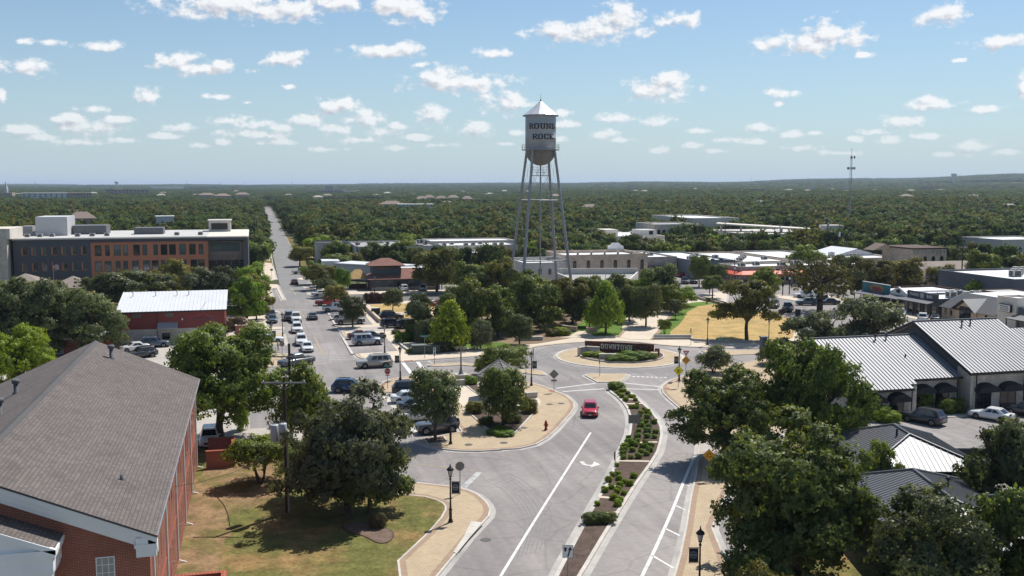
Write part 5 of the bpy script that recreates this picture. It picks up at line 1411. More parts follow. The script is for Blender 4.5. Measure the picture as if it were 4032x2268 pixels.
part(MB().add([(176.5, 256, 7.7), (184, 256, 7.7), (180.2, 256, 9.4)], [(0, 1, 2)], M_STUCCO_TAN).add([(176.1, 255.8, 7.6), (180.2, 255.8, 9.5), (180.2, 261, 9.5), (176.1, 261, 7.6), (184.4, 255.8, 7.6), (184.4, 261, 7.6)], [(0, 1, 2, 3), (1, 4, 5, 2)], M_SHINGLE_X), 'roof_gable', r)
r = root('tan_gabled_house', 167, 213, 'tan rendered house with a grey brown gabled roof', 'house')
FOOT.append((160, 186, 210, 232))
part(MB().add([(162.8, 213, 0), (169.6, 213, 0), (169.6, 213, 4.1), (166.2, 213, 6.2), (162.8, 213, 4.1)], [(0, 1, 2, 3, 4)], M_STUCCO_TAN).box(162.8, 169.6, 213.01, 228, 0, 4.1, M_STUCCO_TAN).box(169.6, 182, 216.5, 228, 0, 4.0, M_STUCCO_TAN), 'wall', r)
part(MB().add([(162.2, 212.5, 3.9), (166.2, 212.5, 6.35), (166.2, 228.5, 6.35), (162.2, 228.5, 3.9), (170.2, 212.5, 3.9), (170.2, 228.5, 3.9)], [(0, 3, 2, 1), (1, 2, 5, 4)], M_TAUPE).add([(164, 214.5, 4.0), (184, 214.5, 4.0), (181, 222.5, 7.0), (165, 222.5, 7.0), (184, 230, 4.0), (164, 230, 4.0)], [(0, 1, 2, 3), (1, 4, 2), (4, 5, 3, 2), (5, 0, 3)], M_TAUPE), 'roof', r)
window(r, 'S', 167.9, 213, 1.6, 1.0, 1.9, frame=M_BLACK)
window(r, 'S', 166.2, 213, 4.5, .6, .8, frame=M_BLACK)
for x in (172, 176, 180):
 part(MB().box(x - .08, x + .08, 215.0, 215.2, 0, 4, M_WOOD), 'porch_post', r)
flat('grey_white_building', 266, 292, 308, 330, 6.6, M_STUCCO_GREY, M_ROOF_WHITE, 'grey and white building at the far right edge of the woods', par=.4)
r = flat('dark_flat_building', 160, 200, 181, 206, 6.3, M_SLATE, M_ROOF_WHITE, 'dark slate flat roofed building at the right edge behind the shops', par=.35)
for i in range(7):
 ac_unit(r, 168 + i * 4, 190 + (i % 3) * 4, 5.95, 2.4, 1.6, 1.5)
# ------------------------------------------------------------------ shop row on the east street (fronts face west)
FOOT.append((131, 160, 148, 200))
XF = 133.6
r = flat('mural_shop', XF, 152, 187.4, 197.5, 3.6, M_WOOD, M_ROOF_WHITE, 'shop with a teal painted mural on its false front', par=.3)
part(MB().box(XF - .12, XF + .1, 187.5, 197.5, 2.9, 5.0, mat('teal_sign', (0.03, 0.16, 0.20), .6, var=.25, vscale=.8)).box(XF - .16, XF + .12, 187.45, 197.55, 5.0, 5.12, M_WHITE), 'false_front', r)
mm = MB()
for k, (c, ry, rz_, mt) in enumerate(((192.2, 2.6, 1.0, mat('mural_yellow', (.35, .22, .06), .7)), (192.2, 1.9, .7, mat('mural_red', (.28, .07, .07), .7)))):
 mm.add([(XF - .13 - k * .004, c + ry * cos(2 * pi * i / 20), 3.95 - k * .15 + rz_ * .8 * sin(2 * pi * i / 20)) for i in range(20)], [tuple(range(19, -1, -1))], mt)
part(mm, 'mural_motif', r)
def shop_front(r, y0, y1, n, posts=True, aw=2.75):
 for i in range(n):
  window(r, 'W', y0 + (i + .5) * (y1 - y0) / n, XF, .3, (y1 - y0) / n * .72, 2.1, nx=1, name='shop_window')
 part(MB().add([(XF - .02, y0, aw + .55), (XF - .02, y1, aw + .55), (XF - 2.4, y1, aw), (XF - 2.4, y0, aw)], [(0, 1, 2, 3)], M_METAL_DARK).add([(XF - 2.4, y0, aw), (XF - 2.4, y1, aw), (XF - 2.4, y1, aw - .15), (XF - 2.4, y0, aw - .15)], [(0, 1, 2, 3)], M_BLACK).add([(XF - .02, y0, aw + .5), (XF - .02, y1, aw + .5), (XF - 2.4, y1, aw - .05), (XF - 2.4, y0, aw - .05)], [(3, 2, 1, 0)], M_BLACK), 'porch_roof', r)
 for i in range(n + 1):
  part(MB().box(XF - 2.3, XF - 2.16, y0 + .1 + i * (y1 - y0 - .3) / n, y0 + .24 + i * (y1 - y0 - .3) / n, 0, aw - .1, M_BLACK), 'porch_post', r)
shop_front(r, 187.6, 197.4, 4, aw=2.6)
r = flat('white_gabled_shop', XF, 150, 181.6, 187.3, 3.7, M_WHITE, M_ROOF_WHITE, 'small white shop with a gabled false front and oval sign', par=.3)
part(MB().add([(XF - .1, 181.7, 3.0), (XF - .1, 187.3, 3.0), (XF - .1, 187.3, 3.9), (XF - .1, 184.5, 5.1), (XF - .1, 181.7, 3.9), (XF + .15, 181.7, 3.0), (XF + .15, 187.3, 3.0), (XF + .15, 187.3, 3.9), (XF + .15, 184.5, 5.1), (XF + .15, 181.7, 3.9)], [(4, 3, 2, 1, 0), (5, 6, 7, 8, 9), (2, 3, 8, 7), (3, 4, 9, 8), (4, 0, 5, 9), (1, 2, 7, 6)], M_WHITE), 'gable_front', r)
part(MB().add([(XF - .13, 184.5 + .8 * cos(2 * pi * i / 18), 4.15 + .42 * sin(2 * pi * i / 18)) for i in range(18)], [tuple(range(17, -1, -1))], M_WOOD), 'oval_sign', r)
shop_front(r, 181.8, 187.2, 2)
r = flat('piano_bar', XF, 151, 171.6, 181.5, 3.8, mat('grey_shop_boards', (0.10, 0.11, 0.115), .7), M_ROOF_WHITE, 'charcoal fronted bar with PIANO BAR in pale letters', par=.3)
part(MB().box(XF - .14, XF + .12, 171.7, 181.4, 2.95, 4.75, M_CHARCOAL), 'false_front', r)
for txt, yc in (('PIANO', 179.0), ('BAR', 174.2)):
 me = text_mesh(txt, 1.0, .03); me.materials.clear(); me.materials.append(M_WHITE)
 o = wmesh('lettering', me, r, (XF - .18, yc, 4.0)); o.rotation_euler = (pi / 2, 0, -pi / 2)
part(MB().box(XF - .17, XF - .141, 176.0, 177.2, 3.5, 4.5, M_STUCCO_GREY), 'emblem', r)
shop_front(r, 171.8, 181.3, 4, aw=2.9)
for i in range(3):
 ac_unit(r, 140 + i * 3, 176 + (i % 2) * 2, 3.5, 1.8, 1.5, 1.3)
r = root('tan_cinema', 134, 154, 'tan rendered hall with a dark metal roof and gabled entry', 'building')
part(MB().box(134, 152, 155.6, 171.0, 0, 2.7, M_STUCCO_TAN).add([(133.6, 160.8, 2.6), (133.6, 166.6, 2.6), (133.6, 163.7, 4.4), (133.6, 160.8, 0), (133.6, 166.6, 0)], [(3, 0, 2, 1, 4)], M_STUCCO_TAN).box(133.61, 134, 160.8, 166.6, 0, 2.6, M_STUCCO_TAN), 'wall', r)
part(MB().box(139.5, 152, 156, 170.6, 2.7, 4.9, M_WHITE).box(139.4, 152, 156, 170.8, 4.9, 5.0, M_ROOF_WHITE), 'upper_wall', r)
rib_roof(r, 155.4, 171.4, 133.2, 2.5, 139.4, 5.1, .5, M_METAL_DARK, M_SEAM, axis='y')
part(MB().add([(132.8, 160.2, 2.45), (132.8, 163.7, 4.75), (138.6, 163.7, 4.75), (138.6, 160.2, 2.45), (132.8, 167.2, 2.45), (138.6, 167.2, 2.45)], [(0, 3, 2, 1), (1, 2, 5, 4)], M_METAL_DARK), 'entry_roof', r)
window(r, 'W', 163.7, 133.6, 0.1, 3.2, 2.2, nx=3, name='entry_door')
part(MB().box(133.4, 133.59, 162.2, 165.2, 2.35, 3.2, M_BLACK), 'sign_board', r)
for y in (168.2, 169.8, 158.4):
 window(r, 'W', y, 134, .9, .6, 1.4)
r = flat('marquee_tower', 133.8, 138.6, 150.6, 155.5, 6.3, M_STUCCO, M_ROOF_WHITE, 'tan tower wall carrying a white lettered marquee board', par=.3)
part(MB().box(133.35, 133.78, 151.6, 154.6, 3.6, 5.0, M_BLACK), 'marquee_case', r)
mq = part(MB().box(133.30, 133.348, 151.7, 154.5, 3.7, 4.9, M_WHITE), 'marquee_board', r)
m = MB()
random.seed(5)
for row in range(3):
 y = 154.2
 while y > 152.1:
  w_ = random.uniform(.08, .16); m.box(133.28, 133.299, y - w_, y, 4.55 - row * .33, 4.72 - row * .33, M_BLACK); y -= w_ + .06
part(m, 'marquee_letter', mq)
r = flat('glass_fronted_shop', 134.2, 150, 138, 150.5, 4.6, M_SLATE, M_ROOF_WHITE, 'slate shop with big display windows at the right frame edge', par=.3)
shop_front(r, 138.2, 150.3, 4, aw=2.9)
flat('shed_roof_hut', 150, 158, 172, 180, 4.4, M_WOOD, mat('corrugated_grey', (.36, .35, .33), .6, var=.15), 'low grey roofed back building behind the piano bar', par=.05)
# ------------------------------------------------------------------ trees
import numpy as np
def leaf_mat(name, col, tip, val_var=0.35, trans=0.40, spec=0.35):
 m = bpy.data.materials.new(name)
 m.use_nodes = True
 nt = m.node_tree; N = nt.nodes; L = nt.links
 N.clear()
 out = N.new('ShaderNodeOutputMaterial')
 geo = N.new('ShaderNodeNewGeometry')
 inf = N.new('ShaderNodeObjectInfo')
 mx = N.new('ShaderNodeMix'); mx.data_type = 'RGBA'
 mx.inputs[6].default_value = (*col, 1); mx.inputs[7].default_value = (*tip, 1)
 L.new(geo.outputs['Random Per Island'], mx.inputs[0])
 hs = N.new('ShaderNodeHueSaturation')
 L.new(mx.outputs[2], hs.inputs['Color'])
 r1 = N.new('ShaderNodeMapRange'); r1.inputs[3].default_value = 0.486; r1.inputs[4].default_value = 0.512
 L.new(inf.outputs['Random'], r1.inputs[0]); L.new(r1.outputs[0], hs.inputs['Hue'])
 fr = N.new('ShaderNodeMath'); fr.operation = 'FRACT'
 ml = N.new('ShaderNodeMath'); ml.operation = 'MULTIPLY'; ml.inputs[1].default_value = 7.31
 L.new(inf.outputs['Random'], ml.inputs[0]); L.new(ml.outputs[0], fr.inputs[0])
 r2 = N.new('ShaderNodeMapRange'); r2.inputs[3].default_value = 1.18 * (1 - val_var); r2.inputs[4].default_value = 1.18 * (1 + val_var)
 L.new(fr.outputs[0], r2.inputs[0]); L.new(r2.outputs[0], hs.inputs['Value'])
 hs.inputs['Saturation'].default_value = 1.0
 d = N.new('ShaderNodeBsdfPrincipled')
 d.inputs['Roughness'].default_value = 0.5
 d.inputs['Specular IOR Level'].default_value = spec
 L.new(hs.outputs[0], d.inputs['Base Color'])
 t = N.new('ShaderNodeBsdfTranslucent')
 tc = N.new('ShaderNodeMix'); tc.data_type = 'RGBA'; tc.blend_type = 'MULTIPLY'; tc.inputs[0].default_value = 1
 L.new(hs.outputs[0], tc.inputs[6]); tc.inputs[7].default_value = (1.5, 1.45, 0.7, 1)
 L.new(tc.outputs[2], t.inputs[0])
 ms = N.new('ShaderNodeMixShader'); ms.inputs[0].default_value = trans
 L.new(d.outputs[0], ms.inputs[1]); L.new(t.outputs[0], ms.inputs[2])
 L.new(ms.outputs[0], out.inputs[0])
 MATS[name] = m
 return m
LEAF = {
 'oak': leaf_mat('live_oak_leaves', (0.060, 0.078, 0.032), (0.125, 0.145, 0.058)),
 'dark': leaf_mat('dark_green_leaves', (0.056, 0.086, 0.024), (0.150, 0.172, 0.038), val_var=.2),
 'mid': leaf_mat('green_leaves', (0.072, 0.112, 0.020), (0.190, 0.225, 0.040), val_var=.22),
 'fresh': leaf_mat('fresh_green_leaves', (0.085, 0.150, 0.016), (0.180, 0.260, 0.026), val_var=.15),
 'lime': leaf_mat('yellow_green_leaves', (0.120, 0.180, 0.012), (0.265, 0.340, 0.020), val_var=.12),
 'olive': leaf_mat('olive_leaves', (0.085, 0.088, 0.022), (0.165, 0.155, 0.036)),
 'gray': leaf_mat('grey_green_leaves', (0.075, 0.090, 0.050), (0.135, 0.150, 0.085), val_var=.15),
 'wood': leaf_mat('woodland_leaves', (0.050, 0.076, 0.028), (0.082, 0.108, 0.038), val_var=.34, spec=.05),
 'deep': leaf_mat('deep_woodland_leaves', (0.040, 0.066, 0.030), (0.066, 0.092, 0.038), val_var=.3, spec=.05),
 'tawny': leaf_mat('tawny_woodland_leaves', (0.075, 0.080, 0.028), (0.110, 0.108, 0.036), val_var=.2, spec=.05),
 'brown': leaf_mat('dry_brown_leaves', (0.085, 0.060, 0.032), (0.16, 0.12, 0.065), val_var=.2),
 'purple': leaf_mat('purple_leaves', (0.060, 0.030, 0.034), (0.12, 0.07, 0.07), val_var=.2),
}
M_BARK = mat('grey_brown_bark', (0.085, 0.066, 0.052), 0.95, var=0.3, vscale=3, fine=0.25, fscale=14, bump=0.5, bscale=14, world=False)
def crown_mesh(name, seed, n, leaf, shape='dome', sprig=7, lobes=12):
 """leaf-sized faces in sprigs over the lobes of a crown; unit size: radius 1, z from 0 to 1"""
 rng = np.random.default_rng(seed)
 L = []
 ph = rng.uniform(0, 6.28)
 for i in range(lobes):
  a = i * 2.4 + rng.uniform(-.4, .4)
  t = (i + .5) / lobes
  if shape == 'cone':
   rr = (1 - t) ** .75 * .60
   L.append((rr * cos(a), rr * sin(a), .12 + .76 * t, .44 * (1 - t) ** .5 + .13, .14 + .09 * (1 - t)))
  elif shape == 'round':
   zz = .13 + .70 * t
   rr = .62 * sqrt(max(0, 1 - ((zz - .44) / .52) ** 2)) * rng.uniform(.75, 1.0)
   L.append((rr * cos(a), rr * sin(a), zz, rng.uniform(.34, .46), rng.uniform(.14, .22)))
  elif shape == 'wide':
   rr = .74 * sqrt(t)
   L.append((rr * cos(a), rr * sin(a), rng.uniform(.18, .80 - .30 * rr), rng.uniform(.28, .42), rng.uniform(.13, .22)))
  else:
   zz = rng.uniform(.10, .86)
   lop = 1 + .14 * sin(a + ph) + .14 * sin(2 * a + 2 * ph) + .13 * sin(3 * a + ph * 5)
   zz = .10 + (zz - .10) * (1 - .16 * (1 + sin(2 * a + ph * 3)) * .5 - .14 * (1 + sin(3 * a + ph)) * .5)
   rmax = .80 * lop * sqrt(max(0.06, 1 - (max(0, zz - .30) / .64) ** 2))
   rr = rmax * rng.uniform(.50, 1.0) if i % 4 else rmax * rng.uniform(0, .5)
   if i % 9 == 8:
    L.append((rr * 1.25 * cos(a), rr * 1.25 * sin(a), zz + .04, rng.uniform(.10, .17), rng.uniform(.06, .10)))
   else:
    k_ = 1.0 if lobes < 50 else .78
    L.append((rr * cos(a), rr * sin(a), zz, k_ * rng.uniform(.17, .36), k_ * rng.uniform(.08, .16)))
 L = np.array(L)
 ns = n // sprig
 k = rng.choice(len(L), ns, p=(L[:, 3] ** 2) / (L[:, 3] ** 2).sum())
 d = rng.normal(size=(ns, 3)); d /= np.linalg.norm(d, axis=1)[:, None]
 d[:, 2] = np.where(d[:, 2] < -.55, -d[:, 2], d[:, 2])
 rad = rng.uniform(0.12, 1.0, ns) ** .40
 rad *= 1 + .10 * rng.normal(size=ns)
 c = np.stack([L[k, 0] + d[:, 0] * L[k, 3] * rad, L[k, 1] + d[:, 1] * L[k, 3] * rad, L[k, 2] + d[:, 2] * L[k, 4] * rad], 1)
 c = np.repeat(c, sprig, 0) + rng.normal(size=(ns * sprig, 3)) * np.array([.045, .045, .026]) * (leaf / .05)
 dd = np.repeat(d, sprig, 0)
 cc = c - np.array([0, 0, .42]); cc[:, 2] *= 1.6
 cc /= np.linalg.norm(cc, axis=1)[:, None] + 1e-6
 outw = dd * .75 + cc * .45 + np.array([0, 0, .15]); outw /= np.linalg.norm(outw, axis=1)[:, None]
 nd = outw + rng.normal(size=(ns * sprig, 3)) * .55
 nd /= np.linalg.norm(nd, axis=1)[:, None]
 shn = outw * .62 + nd * .5; shn /= np.linalg.norm(shn, axis=1)[:, None]
 N = len(c)
 up = rng.normal(size=(N, 3))
 u = np.cross(nd, up); u /= np.linalg.norm(u, axis=1)[:, None] + 1e-9
 v = np.cross(nd, u)
 s = leaf * rng.uniform(.6, 1.25, N)[:, None]
 v *= rng.uniform(.55, .9, N)[:, None]
 zs = np.array([1, 1, .62])
 P = np.empty((N, 4, 3), np.float32)
 P[:, 0] = c - u * s * zs; P[:, 1] = c - v * s * zs; P[:, 2] = c + u * s * zs; P[:, 3] = c + v * s * zs
 me = bpy.data.meshes.new(name)
 me.vertices.add(N * 4); me.loops.add(N * 4); me.polygons.add(N)
 me.vertices.foreach_set('co', P.reshape(-1))
 me.loops.foreach_set('vertex_index', np.arange(N * 4, dtype=np.int32))
 me.polygons.foreach_set('loop_start', np.arange(0, N * 4, 4, dtype=np.int32))
 me.update(calc_edges=True)
 me.polygons.foreach_set('use_smooth', np.ones(N, bool))
 me.normals_split_custom_set_from_vertices(np.repeat(shn, 4, 0).astype(np.float32))
 me.materials.append(LEAF['oak'])
 return me
def trunk_mesh(name, seed, multi=1, ct=.45):
 """tapered stem with limbs, unit size like the crown"""
 rng = random.Random(seed)
 m = MB()
 def limb(p, q, r0, r1, n=3):
  pts = [Vector(p)]
  for i in range(1, n + 1):
   t = i / n
   b = Vector(p).lerp(Vector(q), t)
   if i < n:
    b += Vector((rng.uniform(-.04, .04), rng.uniform(-.04, .04), 0))
   pts.append(b)
  for i in range(n):
   m.tube(pts[i], pts[i + 1], r0 + (r1 - r0) * i / n, r0 + (r1 - r0) * (i + 1) / n, 7, M_BARK, caps=False)
  return pts
 if multi == 1:
  m.tube((0, 0, -.01), (0, 0, .03), .10, .066, 9, M_BARK, caps=False)
  top = limb((0, 0, .03), (rng.uniform(-.05, .05), rng.uniform(-.05, .05), ct), .066, .05)[-1]
  stems = [(top, .05)]
 else:
  stems = []
  for k in range(multi):
   a = 2 * pi * k / multi + rng.uniform(-.3, .3)
   t = limb((.05 * cos(a), .05 * sin(a), -.01), (.25 * cos(a), .25 * sin(a), ct), .04, .026)[-1]
   stems.append((t, .026))
 for top, r0 in stems:
  for i in range(7 if multi == 1 else 3):
   a = 2.4 * i + rng.uniform(-.3, .3)
   rr = rng.uniform(.35, .68)
   e = limb(top, (rr * cos(a), rr * sin(a), rng.uniform(.55, .85)), r0 * .62, .012)
   for j in range(2):
    limb(e[2], (e[2].x + rng.uniform(-.3, .3), e[2].y + rng.uniform(-.3, .3), min(.9, e[2].z + rng.uniform(.05, .2))), .014, .005, 2)
 return m.mesh(name)
CROWN = {
 'dome': [crown_mesh('crown', 10 + i, 22000, .033, 'dome', lobes=38 + 4 * i) for i in range(3)],
 'round': [crown_mesh('crown', 20 + i, 18000, .033, 'round', lobes=16) for i in range(2)],
 'cone': [crown_mesh('crown', 30 + i, 18000, .033, 'cone', lobes=20) for i in range(2)],
 'wide': [crown_mesh('crown', 40 + i, 18000, .032, 'wide', lobes=18 + 2 * i) for i in range(3)],
 'loose': [crown_mesh('crown', 50 + i, 9000, .026, 'wide', sprig=14, lobes=30) for i in range(2)],
 'big': [crown_mesh('crown', 60 + i, 66000, .0205, 'dome', sprig=10, lobes=84) for i in range(3)],
}
MIDC = [crown_mesh('crown', 70 + i, 7000, .056, s, lobes=24) for i, s in enumerate(('dome', 'wide', 'round', 'dome', 'wide', 'dome'))]
TRUNK = [trunk_mesh('trunk', i) for i in range(3)]
TRUNK_LOW = [trunk_mesh('trunk', 9 + i, 1, .30) for i in range(2)]
TRUNK_MULTI = [trunk_mesh('trunk', 5, 4, .42), trunk_mesh('trunk', 6, 3, .42)]
_tn = [0]
def tree(x, y, h, w, kind='dome', leaf='mid', label='', name='shade_tree', group=None, base=.22, multi=False, z=0.0, thick=1.0, cat='tree', sq=1.0, rz=None):
 """trunk from the ground, crown from base*h to h"""
 i = _tn[0]; _tn[0] += 1
 rng = random.Random(i * 31 + 5)
 t = thing(name, (x, y, z), rng.uniform(0, 6.28) if rz is None else rz, label, cat, group)
 tr = rng.choice(TRUNK_MULTI if multi else (TRUNK_LOW if kind in ('dome', 'big') else TRUNK))
 o = link_mesh('trunk', tr, None, t)
 o.scale = (w * .42, w * .42, h * .96)
 o.scale = (w * .42 * thick, w * .42 * thick, h * .96)
 me = rng.choice(CROWN[kind] if kind != 'mid' else MIDC)
 c = link_mesh('crown', me, None, t, (0, 0, h * base), obj_mat=LEAF[leaf])
 s = w / 2 * .98
 c.scale = (s, s * sq, h * (1 - base) * 1.0)
 return t
